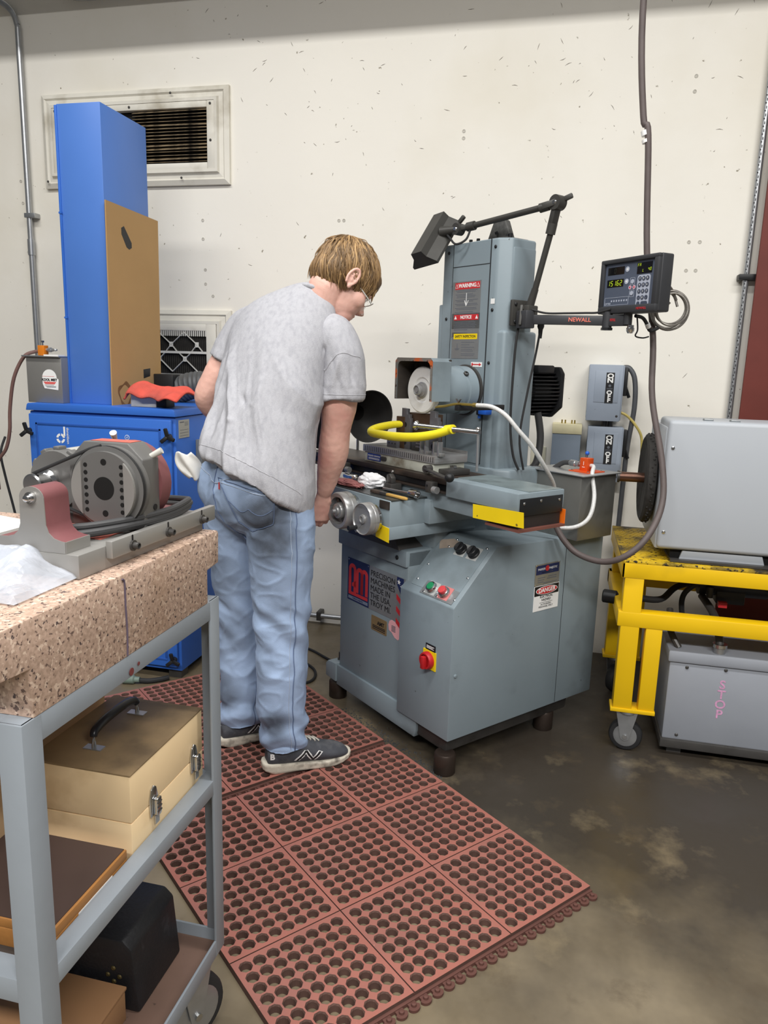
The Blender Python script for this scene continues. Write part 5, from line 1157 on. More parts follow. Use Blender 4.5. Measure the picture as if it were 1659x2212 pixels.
# granite surface plate with clamping ledges
def granite():
    m = bpy.data.materials.new('pink_granite'); m.use_nodes = True; nt = m.node_tree; N = nt.nodes; L = nt.links; b = N['Principled BSDF']; tc = N.new('ShaderNodeTexCoord')
    def vor(sc):
        n = N.new('ShaderNodeTexVoronoi'); n.inputs['Scale'].default_value = sc; L.new(tc.outputs['Object'], n.inputs['Vector']); return n
    def nz(sc, w_):
        n = N.new('ShaderNodeTexNoise'); n.noise_dimensions = '4D'; n.inputs['W'].default_value = w_; n.inputs['Scale'].default_value = sc; n.inputs['Detail'].default_value = 3; L.new(tc.outputs['Object'], n.inputs['Vector']); return n.outputs[0]
    def mr(s, a, c):
        r = N.new('ShaderNodeMapRange'); r.inputs[1].default_value = a; r.inputs[2].default_value = c; L.new(s, r.inputs[0]); return r.outputs[0]
    def mix(f, a, c):
        x = N.new('ShaderNodeMix'); x.data_type = 'RGBA'; L.new(f, x.inputs[0])
        for i, v in ((6, a), (7, c)):
            if isinstance(v, tuple): x.inputs[i].default_value = (*s2l(v), 1)
            else: L.new(v, x.inputs[i])
        return x.outputs[2]
    c = mix(mr(nz(160, 1), .42, .58), (192, 164, 146), (172, 146, 128))
    c = mix(mr(nz(110, 4), .56, .60), c, (214, 190, 170))
    c = mix(mr(nz(150, 2), .585, .62), c, (104, 84, 76))
    c = mix(mr(nz(90, 6), .63, .66), c, (78, 66, 66))
    c = mix(mr(nz(5, 8), .55, .8), c, (160, 128, 100))
    L.new(c, b.inputs['Base Color']); b.inputs['Roughness'].default_value = .55
    return m
M_gran = granite()
gp = empty('surface_plate', (-.6, .70, .949)); tag(gp, 'pink granite surface plate with stepped ends on the grey cart', 'surface plate')
MB().prism([(.022, 0), (.49, 0), (.49, .062), (.535, .066), (.537, .122), (.532, .128), (-.028, .128), (-.032, .124), (-.03, .068), (.022, .064)], (-.55, 0, 0), YA, ZA, .55).build('slab', M_gran, gp, bevel=.002)
MB().tube([(.0006, .22, .122), (.0006, .226, .115), (.0006, .2265, .08), (.0006, .228, .04), (.0006, .2265, .002)], .0016, 6).build('drawn_line', mat('purple_ink', (96, 84, 100), .8), gp)
# ---------------------------------------------------------------- dividing head fixture on the plate
ZP = 1.0775
df = empty('indexing_fixture', (-.64, .88, ZP), R(-2.5)); tag(df, 'steel indexing fixture with slotted round faceplate on the granite', 'fixture')
M_gs = mat('ground_plate_steel', (156, 154, 150), .4, .45, var=.05, scale=6)
M_ms = mat('satin_steel', (116, 115, 113), .45, .4, var=.06, scale=9)
M_rp = mat('maroon_paint', (122, 74, 76), .55, var=.08, scale=20, bump=.03)
bs = MB().box(-.20, 0, 0, .345, 0, .035).build('base_plate', M_gs, df, bevel=.0015)
MB().box(-.16, -.03, .09, .32, .0352, .0365).build('red_inlay', mat('salmon_paint', (186, 96, 82), .6, var=.06), bs)
rl = MB().box(.0, .012, .06, .37, .016, .043).build('side_rail', M_gs, df, bevel=.002)
for y in (.11, .21, .32):
    MB().lathe([(.0085, 0), (.0085, .003), (.0055, .003), (.0055, .011), (.004, .012), (.0035, .006), (.001, .006)], (.012, y, .026), XA, 16).build('rail_screw', M_dsteel, rl)
    MB().prism(rrect(.004, .012, .0019), (.012, y, .037), YA, ZA, .0004).build('slot', M_ink, rl)
# tailstock
tsn = MB()
pf2 = [(-.075, 0), (.065, 0), (.065, .022)]
pf2 += [(.052-.03*math.sin(a), .05-.03*math.cos(a)) for a in np.linspace(0, PI/2, 8)][0:0]
pf2 += [(.056, .023), (.042, .027), (.032, .036), (.027, .05), (.0255, .098)]
pf2 += [(.0255*math.cos(a), .10+.022*math.sin(a)) for a in np.linspace(0.1, PI-.1, 12)]
pf2 += [(-.0255, .098), (-.027, .05), (-.032, .036), (-.042, .027), (-.056, .023), (-.075, .022)]
pf2 = [(x*.80, z*.76) for x, z in pf2]
tsk = tsn.prism(pf2, (-.074, -.012+.014, .0352), XA, ZA, -.052).build('tailstock', M_rp, df, bevel=.0015)
MB().prism(pf2, (-.074, .0025, .0352), XA, ZA, .0015).build('tailstock_face', M_gs, tsk, smooth=False)
MB().box(-.0226, .0, .002, .054, 0, .0165, Matrix.Translation((.0007-.0215, 0, .0352))).build('tailstock_side', M_gs, tsk)
MB().lathe([(.0085, 0), (.0085, .004), (.0065, .004), (.0065, .007), (.0045, .007), (.0045, .011), (.001, .0125)], (-.074, .0005, .112), -YA, 18).build('centre_nut', M_chrome, tsk)
# head body
hc_ = V(-.064, .165, .105)
bd = MB().prism([(-.075, -.07), (.062, -.07), (.062, .045), (.036, .07), (-.046, .07), (-.075, .04)], hc_, XA, ZA, -.045).build('head_body', M_ms, df, bevel=.002)
MB().lathe([(.068, 0), (.068, .028), (.06, .034)], hc_+V(0, .044, 0), YA, 36).build('rear_housing', M_rp, bd)
MB().box(-.02, .056, .05, .12, -.07, -.05, Matrix.Translation(hc_)).build('rear_foot', M_rp, bd, bevel=.002)
MB().prism([(-.04, 0), (.034, 0), (.034, .03), (-.04, .03)], hc_+V(0, .01, .0702), XA, YA, .0006).build('painted_top', MATS['salmon_paint'], bd)
MB().cyl(hc_+V(.0625, .03, -.035), hc_+V(.0635, .03, -.035), .005, n=14).build('bolt_hole', M_ink, bd)
MB().cyl(hc_+V(.052, .03, .045), hc_+V(.074, .036, .058), .0045, .0055, 14).build('clamp_lever', mat('pale_handle', (190, 188, 180), .4), bd)
MB().cyl(hc_+V(-.03, .06, .068), hc_+V(-.026, .05, .080), .004, .006, 14).build('clamp_lever', MATS['pale_handle'], bd)
MB().cyl(hc_+V(.037, .002, .046), hc_+V(.037, -.012, .046), .0055, n=14).build('index_pin', M_chrome, bd)
# faceplate: disc with two raised side segments, centre bore and bolt holes
fp = MB().lathe([(.066, 0), (.066, .008), (.0625, .009), (.0625, .012), (.066, .013), (.066, .019), (.0585, .02), (.0585, .0265)], hc_+V(.008, 0, 0), -YA, 64).build('faceplate', M_ms, df)
yf = hc_.y-.0266
MB().lathe([(.067, .0135), (.0675, .016), (.067, .0185)], hc_+V(.008, 0, 0), -YA, 64, cap=False).build('drive_belt_band', M_rub, fp)
fcx = hc_.x+.008
for s in (-1, 1):
    sg = [(s*.0575*math.cos(a), .0575*math.sin(a)) for a in np.linspace(-R(48), R(48), 20)]
    MB().prism(sg, (fcx, yf, hc_.z), XA, ZA, .004).build('raised_segment', M_gs, fp, smooth=False)
MB().lathe([(.0185, 0), (.0185, .0003)], (fcx, yf-.0001, hc_.z), -YA, 32).build('bore', M_hole, fp)
for z in (-.04, .042): MB().prism(circ(.0052, 16), (fcx+.001, yf, hc_.z+z), XA, ZA, .0004).build('bolt_hole', M_hole, fp)
for s in (-1, 1):
    for k in range(7): MB().prism(circ(.0036, 12), (fcx+s*.0325, yf, hc_.z-.036+.012*k), XA, ZA, .0004).build('bolt_hole', M_hole, fp)
# motor and pulley at the left of the head
mo = MB().lathe([(.02, -.008), (.048, -.008), (.05, 0), (.05, .02), (.046, .024), (.046, .10), (.04, .105)], hc_+V(-.115, .02, .0), YA, 40).build('motor', M_ms, df)
for k in range(12):
    a = 2*PI*k/12; MB().box(-.006, .006, -.002, .018, .047, .055, Matrix.Translation(hc_+V(-.115, .02, .0)) @ Matrix.Rotation(a, 4, 'Y')).build('motor_lug', M_ms, mo, bevel=.002)
MB().lathe([(.022, -.006), (.022, .006), (.016, .01), (.016, .03), (.018, .032), (.018, .038), (.0155, .04), (.001, .04)], hc_+V(-.128, .012, -.004), -YA, 28).build('pulley', M_chrome, mo)
MB().box(-.03, .06, .05, .12, .028, .048, Matrix.Translation(hc_+V(-.10, 0, .0))).build('motor_cover', mat('pale_cover', (170, 168, 160), .5, var=.06), mo, bevel=.006)
MB().box(.01, .035, .048, .07, .042, .0485, Matrix.Translation(hc_+V(-.09, 0, .0))).build('yellow_sticker', M_yel, mo)
MB().box(-.14, -.03, -.0, .09, -.075, -.05, Matrix.Translation(hc_)).build('motor_foot', M_dsteel, mo, bevel=.003)
# round belt from pulley over the faceplate
pc = hc_+V(-.128, -.016, -.004); fc = hc_+V(.008, -.016, 0)
MB().tube([pc+V(-.005, 0, .017), fc+V(-.03, 0, .060), fc+V(-.01, 0, .066)], .0028, 8, smooth=1).build('belt', M_rub, df)
MB().tube([pc+V(.0, 0, -.017), fc+V(-.045, 0, -.049), fc+V(-.03, 0, -.06)], .0028, 8, smooth=1).build('belt', M_rub, df)
# coiled motor cable lying on the base
for k, (zz_, off, rr_) in enumerate(((.042, 0, .0058), (.048, .008, .0058), (.045, -.012, .0058), (.054, .0, .0058))):
    y0 = .075+off; y1 = .33+off*.6
    MB().tube([(-.165, .12+off, zz_), (-.13, y0, zz_), (-.06, y0-.005, zz_+.002), (-.015, .14+off, zz_+.004), (.0, .23, zz_+.004), (-.005, y1-.03, zz_+.008), (-.03, y1, zz_+.004), (-.09, y1+.012, zz_), (-.16, y1-.02, zz_), (-.19, .23, zz_)], rr_, 10, closed=True, smooth=5).build('cable_loop', M_cable, df)
# ---------------------------------------------------------------- paper, bag and a black rod on the plate
pa = MB().prism([(-.17, -.20), (.17, -.20), (.17, .16), (-.17, .16)], (-.985, 1.02, ZP), V(.97, -.24, 0), V(.24, .97, 0), .0008).build('paper_sheet', M_white, smooth=False)
pa.location = (0, 0, .0); tag(pa, 'sheet of white paper on the granite behind the fixture', 'paper')
M_bag = mat('clear_plastic_bag', (214, 220, 230), .12, var=.08, scale=30, trans=.0, alpha=.4, bump=.3, bump_scale=18)
def bagf(u, v):
    x = -.86+u*.215; y = .775+v*.115-.05*u*(1-v)+.03*u
    e = min(u, 1-u, v, 1-v)*4
    hgt = .05*min(1, e)**.6*(1-.5*u)
    z = ZP+.002+hgt*(1+.35*math.sin(14*u+6*v)+.3*math.sin(9*v-11*u)+.15*math.sin(31*u-17*v))
    return V(x, y, z)
bg = cloth('plastic_bag', 40, 26, bagf, M_bag, .0006); tag(bg, 'clear plastic bag of parts at the left edge of the granite', 'bag')
for f_ in bg.data.polygons: f_.use_smooth = False
bgc = MB().prism([(-.05, -.04), (.07, -.018), (.07, .0), (-.05, .05)], (-.775, .815, ZP+.002), XA, YA, .012).build('bag_contents', mat('bag_card', (210, 206, 206), .6), bg, bevel=.002)
pb = MB().tube([(-1.0, .85, ZP+.012), (-.90, .865, ZP+.012), (-.845, .872, ZP+.012)], .0115, 12).build('black_rod', M_rub); tag(pb, 'short black rubber hose end left of the fixture base', 'hose')
# ================================================================ boxes on the cart's shelves
M_pine = mat('aged_plywood', (238, 210, 166), .55, var=.06, scale=5, wear=(176, 140, 90), wear_scale=6, wear_lo=.55, wear_hi=.75)
M_lid = mat('grimy_lid', (150, 126, 92), .6, var=.15, scale=8, wear=(98, 82, 62), wear_scale=7, wear_lo=.42, wear_hi=.62)
wbx = empty('wooden_case', (-.632, .968, .556)); tag(wbx, 'pale wooden carrying case with black handle and chrome latches', 'case')
MB().box(-.19, 0, 0, .25, 0, .080).build('body', M_pine, wbx, bevel=.002)
ld = MB().box(-.19, 0, 0, .25, .0815, .166).build('lid', M_pine, wbx, bevel=.002)
MB().box(-.191, .001, -.001, .251, .1655, .169).build('lid_top', M_lid, ld, bevel=.0012)
M_hdl = mat('black_handle', (32, 33, 38), .3, var=.1)
hd2 = MB().tube([(-.105, .06, .19), (-.107, .068, .198), (-.107, .10, .204), (-.107, .155, .204), (-.107, .187, .198), (-.105, .195, .19)], .0075, 12, radii=[.006, .0075, .008, .008, .0075, .006]).build('handle', M_hdl, wbx)
for y in (.06, .195):
    MB().tube([(-.125, y, .172), (-.118, y, .188), (-.105, y, .191), (-.092, y, .188), (-.085, y, .172)] if False else [(-.105, y-.004, .17), (-.105, y, .188), (-.105, y+.004, .17)], .0022, 8).build('handle_ring', M_chrome, hd2)
    MB().box(-.122, -.088, y-.008, y+.008, .169, .171).build('handle_plate', M_galv, hd2)
for y in (.065, .21):
    lt = MB().prism([(-.012, -.02), (.012, -.02), (.013, .012), (.008, .03), (0, .036), (-.008, .03), (-.013, .012)], (0, y, .078), YA, ZA, .004).build('latch', M_chrome, wbx, bevel=.0015)
    MB().prism(rrect(.015, .034, .005), (.004, y+.003, .075), YA, ZA, .008).build('latch_clasp', M_chrome, lt, bevel=.0015)
    for z in (-.008, 0, .008): MB().box(.012, .0135, y-.004, y+.009, .075+z-.0008, .075+z+.0008).build('latch_rib', M_dsteel, lt)
    MB().prism([(-.004, -.035), (.008, -.035), (.008, -.02), (-.004, -.02)], (.006, y, .078), YA, ZA, .002).build('latch_tab', M_galv, lt)
# brown tray box
M_tray = mat('orange_wood', (160, 110, 58), .55, var=.08, scale=12, stretch=(8, 1, 8))
tb_ = empty('flat_wooden_box', (-.632, .772, .556)); tag(tb_, 'flat orange wooden box with a dark brown lid on the middle shelf', 'box')
MB().box(-.33, 0, 0, .18, 0, .03).build('tray', M_tray, tb_, bevel=.0015)
tl_ = MB().box(-.33, 0, 0, .18, .0305, .046).build('lid', M_tray, tb_, bevel=.0015)
MB().box(-.328, -.004, .002, .178, .0455, .0475).build('lid_panel', mat('dark_brown_lid', (70, 56, 52), .5, var=.08), tl_)
ps = plate('paper_label', .085, .02, M_white, (.0, .095, .02), YA, ZA, tb_, .0006)
lines('label_print', [(-.038, -.028, 0, .012), (-.024, -.016, 0, .012), (-.006, .004, .003, .003), (.012, .02, 0, .012), (.023, .027, 0, .012), (.03, .037, 0, .012)], MATS['grey_print'], (.0006, .095, .02), YA, ZA, ps)
bb_ = MB().box(-.85, -.845, .80, 1.22, .556, .80).build('beige_panel', mat('beige_board', (206, 176, 138), .6, var=.05)); tag(bb_, 'beige board standing behind the wooden case on the shelf', 'board')
# black toolbox on the lower shelf
bk = empty('black_case', (-.672, 1.03, .198)); tag(bk, 'black domed carrying case on the lower cart shelf', 'case')
M_bk = mat('black_leatherette', (30, 30, 33), .5, var=.2, scale=14, wear=(64, 64, 68), wear_scale=18, wear_lo=.6, wear_hi=.75, bump=.05, bump_scale=150)
MB().prism([(-.235, 0), (0, 0), (-.012, .13), (-.03, .148), (-.20, .148), (-.222, .13)], (0, 0, 0), XA, ZA, -.155).build('body', M_bk, bk, bevel=.006)
MB().tube([(-.12, .03, .15), (-.125, .045, .168), (-.125, .085, .172), (-.125, .11, .168), (-.12, .125, .15)], .008, 10).build('handle', M_hdl, bk)
for y in (.03, .125): MB().lathe([(.008, 0), (.007, .004), (.003, .008)], (-.12, y, .148), ZA, 12).build('handle_stud', M_galv, bk)
for (dx, dz) in ((0, 0), (.012, .012), (-.012, .012), (.0, .028)): MB().lathe([(.005, 0), (.003, .002)], (-.05+dx, -.001, .06+dz), -YA, 10).build('lock_rivet', mat('dull_brass', (96, 84, 52), .5, .6), bk)
# wooden box in the foreground of the lower shelf
w3 = empty('low_wooden_box', (-.69, .76, .198)); tag(w3, 'low brown wooden box at the near end of the lower shelf', 'box')
MB().box(-.30, 0, 0, .255, 0, .062).build('body', mat('brown_board', (150, 112, 78), .6, var=.08, scale=6), w3, bevel=.002)
MB().box(-.302, .002, -.002, .257, .062, .068).build('lid', mat('brown_board', (150, 112, 78)), w3, bevel=.001)
# ================================================================ perforated rubber mats
M_mat = mat('red_rubber', (154, 96, 84), .62, var=.07, scale=7, wear=(136, 92, 84), wear_scale=4, wear_lo=.45, wear_hi=.7, spots=(190, 130, 112), spot_scale=150, spot_amt=.70)
M_matg = mat('dark_red_rubber', (92, 58, 50), .75, var=.15, scale=12)  # darker rubber tone for grooves, edge lip and lugs
S = .305; HZ = .0185; NH = 8; PIT = (S-.021)/NH
def panel_mesh():
    vs_ = []; fs_ = []; nseg = 16
    g = .0016; x0 = g; x1 = S-g
    def vert(x, y, z): vs_.append((x, y, z)); return len(vs_)-1
    def oct_pt(k, r):                       # octagon sampled at 16 points
        a = 2*PI*k/nseg; t = ((a+PI/8) % (PI/4))-PI/8; rr = r*math.cos(PI/8)/math.cos(t); return rr*math.cos(a), rr*math.sin(a)
    m0 = (S-NH*PIT)/2
    corner = {}
    def cv(i, j):
        if (i, j) not in corner:
            X = x0 if i == 0 else (x1 if i == NH else m0+i*PIT); Y = x0 if j == 0 else (x1 if j == NH else m0+j*PIT)
            corner[(i, j)] = vert(X, Y, HZ)
        return corner[(i, j)]
    for i in range(NH):
        for j in range(NH):
            cx = m0+(i+.5)*PIT; cy = m0+(j+.5)*PIT
            o_ = [vert(cx+oct_pt(k, .0168)[0], cy+oct_pt(k, .0168)[1], HZ) for k in range(nseg)]
            q_ = [vert(cx+.0138*math.cos(2*PI*k/nseg), cy+.0138*math.sin(2*PI*k/nseg), HZ-.0035) for k in range(nseg)]
            e_ = [vert(cx+.0122*math.cos(2*PI*k/nseg), cy+.0122*math.sin(2*PI*k/nseg), .0005) for k in range(nseg)]
            c_ = [cv(i+1, j+1), cv(i, j+1), cv(i, j), cv(i+1, j)]      # at 45,135,225,315 deg
            for k in range(nseg):
                k2 = (k+1) % nseg
                fs_.append((o_[k], o_[k2], q_[k2], q_[k])); fs_.append((q_[k], q_[k2], e_[k2], e_[k]))
                qd = (k//4)                          # quadrant: centre corner index
                fs_.append((o_[k2], o_[k], c_[qd]))
            for qd in range(4):                      # triangles between corners
                fs_.append((c_[qd], c_[(qd+1) % 4], o_[((qd+1)*4) % nseg]))
    # side walls
    ring = [cv(i, 0) for i in range(NH+1)]+[cv(NH, j) for j in range(1, NH+1)]+[cv(i, NH) for i in range(NH-1, -1, -1)]+[cv(0, j) for j in range(NH-1, 0, -1)]
    low = [vert(vs_[r][0], vs_[r][1], 0.0005) for r in ring]; n = len(ring)
    for k in range(n): fs_.append((ring[k], low[k], low[(k+1) % n], ring[(k+1) % n]))
    me = bpy.data.meshes.new('panel'); me.from_pydata(vs_, [], fs_); me.update()
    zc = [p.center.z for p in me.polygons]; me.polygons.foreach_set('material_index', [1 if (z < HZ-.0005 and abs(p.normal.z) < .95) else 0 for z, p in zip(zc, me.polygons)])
    bm = bmesh.new(); bm.from_mesh(me); bmesh.ops.recalc_face_normals(bm, faces=bm.faces[:]); bm.to_mesh(me); bm.free()
    return me
M_mhole = mat('shaded_grimy_hole', (84, 60, 52), .8, var=.2, scale=20)  # hole walls darkened for depth: painted shade and grime in one colour
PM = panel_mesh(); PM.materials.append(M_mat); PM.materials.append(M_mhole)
lug = MB().prism([(-.010, 0), (-.010, .012)]+[(.0145*math.cos(a), .016+.0125*math.sin(a)) for a in np.linspace(PI*1.0, 0, 9)]+[(.010, .012), (.010, 0)], (0, 0, .0005), XA, V(0, -1, 0), -.0065)
lug.lathe([(.0062, .006), (.0055, .0125), (.004, .0135)], (0, -.015, 0), ZA, 12)
LG = None
def rubber_mat(ox, oy, label):
    global LG
    e = empty('rubber_mat', (ox, oy, 0), R(49.6)); tag(e, label, 'mat', 'perforated rubber floor mats')
    for i in range(3):
        for j in range(3):
            p = bpy.data.objects.new('panel', PM); C.objects.link(p); p.parent = e; p.location = (i*S, j*S, 0)
    MB().box(.004, 3*S-.004, .004, 3*S-.004, .0, .0006) if False else None
    # groove floor between panels
    for k in (1, 2):
        MB().box(k*S-.0017, k*S+.0017, .002, 3*S-.002, .0005, HZ-.004).build('groove', M_matg, e)
        MB().box(.002, 3*S-.002, k*S-.0017, k*S+.0017, .0005, HZ-.004).build('groove', M_matg, e)
    MB().box(.001, 3*S-.001, -.006, .0015, .0005, .009).build('edge_lip', M_matg, e)
    x = .018
    while x < 3*S-.01:
        if LG is None: LG = lug.build('lug', M_matg, e); o = LG
        else: o = dup(LG, e)
        o.location = (x, -.002, 0); x += .0339
    return e
ca, sa_ = math.cos(R(49.6)), math.sin(R(49.6))
cx_, cy_ = .177, 1.856                       # front right corner of the nearer mat
ox, oy = cx_-3*S*ca, cy_-3*S*sa_
rubber_mat(ox, oy, 'nearer red perforated rubber mat with knobbed front edge')
rubber_mat(ox-(3*S+.031)*sa_, oy+(3*S+.031)*ca, 'farther red perforated rubber mat under the person\'s feet')
# swarf lying under the machine's front edge
b = MB()
for k in range(900):
    u = random.uniform(-.62, .0); v = random.gauss(-.035, .03); p = G_M @ V(u, v, 0)
    r_ = random.uniform(.0008, .0022)
    b.box(p.x-r_, p.x+r_, p.y-r_, p.y+r_, 0.0, r_*1.5)
so_ = b.build('grinding_swarf', mat('grey_swarf', (92, 94, 96), .4, .5, var=.2), smooth=False); tag(so_, 'fine grey grinding swarf on the floor under the grinder front', 'swarf', kind='stuff')
# ================================================================ person bending over the grinder
from mathutils import noise as mnoise
def loft(st, n=40, sub=5, close=True):
    """st: list of (centre, half-width vector, half-depth vector); smooth skin of rings"""
    A = np.array([[*c, *a, *b_] for c, a, b_ in st], float); m = len(A); rows = []
    for i in range(m-1):
        p0, p1, p2, p3 = A[max(i-1, 0)], A[i], A[i+1], A[min(i+2, m-1)]
        for j in range(sub):
            t = j/sub; rows.append(.5*((2*p1)+(p2-p0)*t+(2*p0-5*p1+4*p2-p3)*t*t+(3*p1-p0-3*p2+p3)*t*t*t))
    rows.append(A[-1]); rows = np.array(rows); th = np.linspace(0, 2*PI, n, endpoint=False)
    ct, s_ = np.cos(th), np.sin(th)
    P = rows[:, None, 0:3]+ct[None, :, None]*rows[:, None, 3:6]+s_[None, :, None]*rows[:, None, 6:9]
    k = len(rows); vs_ = [tuple(p) for p in P.reshape(-1, 3)]; fs_ = []
    for i in range(k-1):
        for j in range(n): fs_.append((i*n+j, i*n+(j+1) % n, (i+1)*n+(j+1) % n, (i+1)*n+j))
    if close: fs_ += [tuple(range(n))[::-1], tuple(range((k-1)*n, k*n))]
    return vs_, fs_
def limb(pts, rad, n=24, sub=5, flat=None):
    """tapered limb along points; flat: depth/width ratio"""
    P = [Vector(p) for p in pts]; st = []; up = None
    for i, p in enumerate(P):
        d = (P[min(i+1, len(P)-1)]-P[max(i-1, 0)]).normalized()
        if up is None: up = d.orthogonal().normalized()
        up = (up-d*up.dot(d)).normalized(); b_ = d.cross(up); r = rad[i]
        st.append((p, up*r, b_*r*(flat[i] if flat else 1)))
    # rounded ends
    d0 = (P[0]-P[1]).normalized(); d1 = (P[-1]-P[-2]).normalized()
    st = [(P[0]+d0*rad[0]*.5, st[0][1]*.75, st[0][2]*.75)]+st+[(P[-1]+d1*rad[-1]*.5, st[-1][1]*.75, st[-1][2]*.75)]
    return loft(st, n, sub)
def ellip(c, ax, r, n=28):
    """ellipsoid with axes (three vectors) and radii"""
    c = Vector(c); vs_ = []; fs_ = []; m = n//2
    for i in range(m+1):
        for k in range(n):
            ph = PI*i/m; th = 2*PI*k/n
            vs_.append(tuple(c+ax[0]*(r[0]*math.sin(ph)*math.cos(th))+ax[1]*(r[1]*math.sin(ph)*math.sin(th))+ax[2]*(r[2]*math.cos(ph))))
    for i in range(m):
        for k in range(n): fs_.append((i*n+k, (i+1)*n+k, (i+1)*n+(k+1) % n, i*n+(k+1) % n))
    return vs_, fs_
def fuse(name, parts, vox, smooth=4):
    mb = MB()
    for p in parts: mb.add(*p)
    me = bpy.data.meshes.new('tmp'); me.from_pydata(mb.v, [], mb.f); me.update()
    bm = bmesh.new(); bm.from_mesh(me); bmesh.ops.remove_doubles(bm, verts=bm.verts[:], dist=1e-6); bmesh.ops.recalc_face_normals(bm, faces=bm.faces[:]); bm.to_mesh(me); bm.free()
    o = bpy.data.objects.new('tmp', me); C.objects.link(o)
    md = o.modifiers.new('r', 'REMESH'); md.mode = 'VOXEL'; md.voxel_size = vox; md.adaptivity = 0
    dg = bpy.context.evaluated_depsgraph_get(); dg.update(); out = bpy.data.meshes.new_from_object(o.evaluated_get(dg)); out.name = name
    bpy.data.objects.remove(o)
    relax(out, smooth)
    return out
def arr(me):
    a = np.empty(len(me.vertices)*3); me.vertices.foreach_get('co', a); return a.reshape(-1, 3)
def put(me, a): me.vertices.foreach_set('co', a.ravel()); me.update()
def relax(me, it, lam=.5):
    if not it: return
    e = np.empty(len(me.edges)*2, int); me.edges.foreach_get('vertices', e); e = e.reshape(-1, 2); a = arr(me)
    deg = np.bincount(e.ravel(), minlength=len(a)).astype(float)[:, None]
    for k in range(it):
        s_ = np.zeros_like(a)
        for c_ in range(3): s_[:, c_] = np.bincount(e[:, 0], a[e[:, 1], c_], len(a))+np.bincount(e[:, 1], a[e[:, 0], c_], len(a))
        m_ = lam if k % 2 == 0 else -lam*1.04
        a = a+m_*(s_/np.maximum(deg, 1)-a)
    put(me, a)
def displace(me, fn):
    a = arr(me); nn = np.empty(len(a)*3); me.vertex_normals.foreach_get('vector', nn); nn = nn.reshape(-1, 3)
    put(me, a+nn*fn(a)[:, None])
def vnoise(P, sc, seed=0.):
    s_ = np.array(sc)*np.ones(3); Q = P*s_+seed
    return np.array([mnoise.noise(Vector(q_)) for q_ in Q])
def bump1(P, c, r):      # soft falloff
    return np.exp(-((P-np.array(c))**2).sum(1)/(2*r*r))
def crease(P, a, b_, w, ends=.5):
    """ridge profile around a segment: returns gaussian of distance to segment"""
    a = np.array(a); b_ = np.array(b_); d = b_-a; t = np.clip(((P-a)@d)/(d@d), 0, 1); q_ = a+t[:, None]*d
    return np.exp(-((P-q_)**2).sum(1)/(2*w*w))*np.sin(PI*np.clip(t, .04, .96))**ends

M_skin = mat('skin', (232, 184, 168), .5, var=.05, scale=14, wear=(226, 160, 148), wear_scale=9, wear_lo=.52, wear_hi=.75, bump=.03, bump_scale=260)
M_skin.node_tree.nodes['Principled BSDF'].inputs['Subsurface Weight'].default_value = .08
M_skin.node_tree.nodes['Principled BSDF'].inputs['Subsurface Radius'].default_value = (.012, .005, .003)
def Fh(t): return V(math.cos(R(t)), math.sin(R(t)), 0)
def Rh(t): return V(math.sin(R(t)), -math.cos(R(t)), 0)
# ---- head frame
HF = V(.54, .54, -.643).normalized(); HR = V(.707, -.707, 0); HU = HR.cross(HF).normalized()
HC = V(-.730, 2.485, 1.652)
hp = lambda r, f, u: HC+HR*r+HF*f+HU*u
HA = (HR, HF, HU)
parts = []
parts.append(ellip(hp(0, -.012, .03), HA, (.076, .098, .092)))                 # skull
parts.append(ellip(hp(0, .035, -.035), HA, (.064, .062, .085)))                # face
parts.append(ellip(hp(0, .052, -.088), HA, (.045, .042, .036)))                # jaw / chin
parts.append(ellip(hp(0, .078, -.108), HA, (.022, .018, .016)))
parts.append(ellip(hp(0, .082, .012), HA, (.05, .018, .012)))                  # brow
parts.append(limb([hp(0, .088, .0), hp(0, .102, -.022), hp(0, .113, -.04)], [.008, .0095, .012], 14))   # nose
for s in (-1, 1): parts.append(ellip(hp(s*.011, .102, -.043), HA, (.009, .011, .008)))
parts.append(ellip(hp(0, .088, -.068), HA, (.024, .012, .007)))                # lips
parts.append(ellip(hp(0, .086, -.079), HA, (.021, .012, .007)))
for s in (-1, 1):
    parts.append(ellip(hp(s*.052, .05, -.03), HA, (.018, .03, .03)))           # cheek
    # ear: rim loop, lobe and bowl
    er = [hp(s*(.078+.004*math.sin(t)), -.012+.017*math.cos(t)-.006, -.006+.030*math.sin(t)) for t in np.linspace(-1.2, PI+1.0, 9)]
    parts.append(limb([p + HR*s*.007 for p in er], [.0048]*9, 10))
    parts.append(ellip(hp(s*.078, -.016, -.004), HA, (.0055, .0195, .031)))
    parts.append(ellip(hp(s*.081, -.010, -.036), HA, (.0055, .008, .009)))
    parts.append(ellip(hp(s*.082, .002, -.010), HA, (.004, .0045, .008)))
    parts.append(limb([hp(s*.085, -.012, .016), hp(s*.085, -.020, .0), hp(s*.084, -.014, -.018)], [.0032, .0035, .003], 8))
# neck and shoulders core
parts.append(limb([(-.845, 2.43, 1.49), (-.812, 2.445, 1.545), hp(0, -.040, -.060), hp(0, -.02, -.02)], [.075, .064, .058, .05], 28))
parts.append(limb([(-.94, 2.29, 1.10), (-.935, 2.34, 1.28), (-.93, 2.385, 1.40), (-.90, 2.42, 1.48)], [.10, .11, .115, .10], 28))
parts.append(limb([(-1.07, 2.455, 1.48), (-.91, 2.425, 1.5), (-.74, 2.40, 1.475)], [.05, .07, .05], 24))
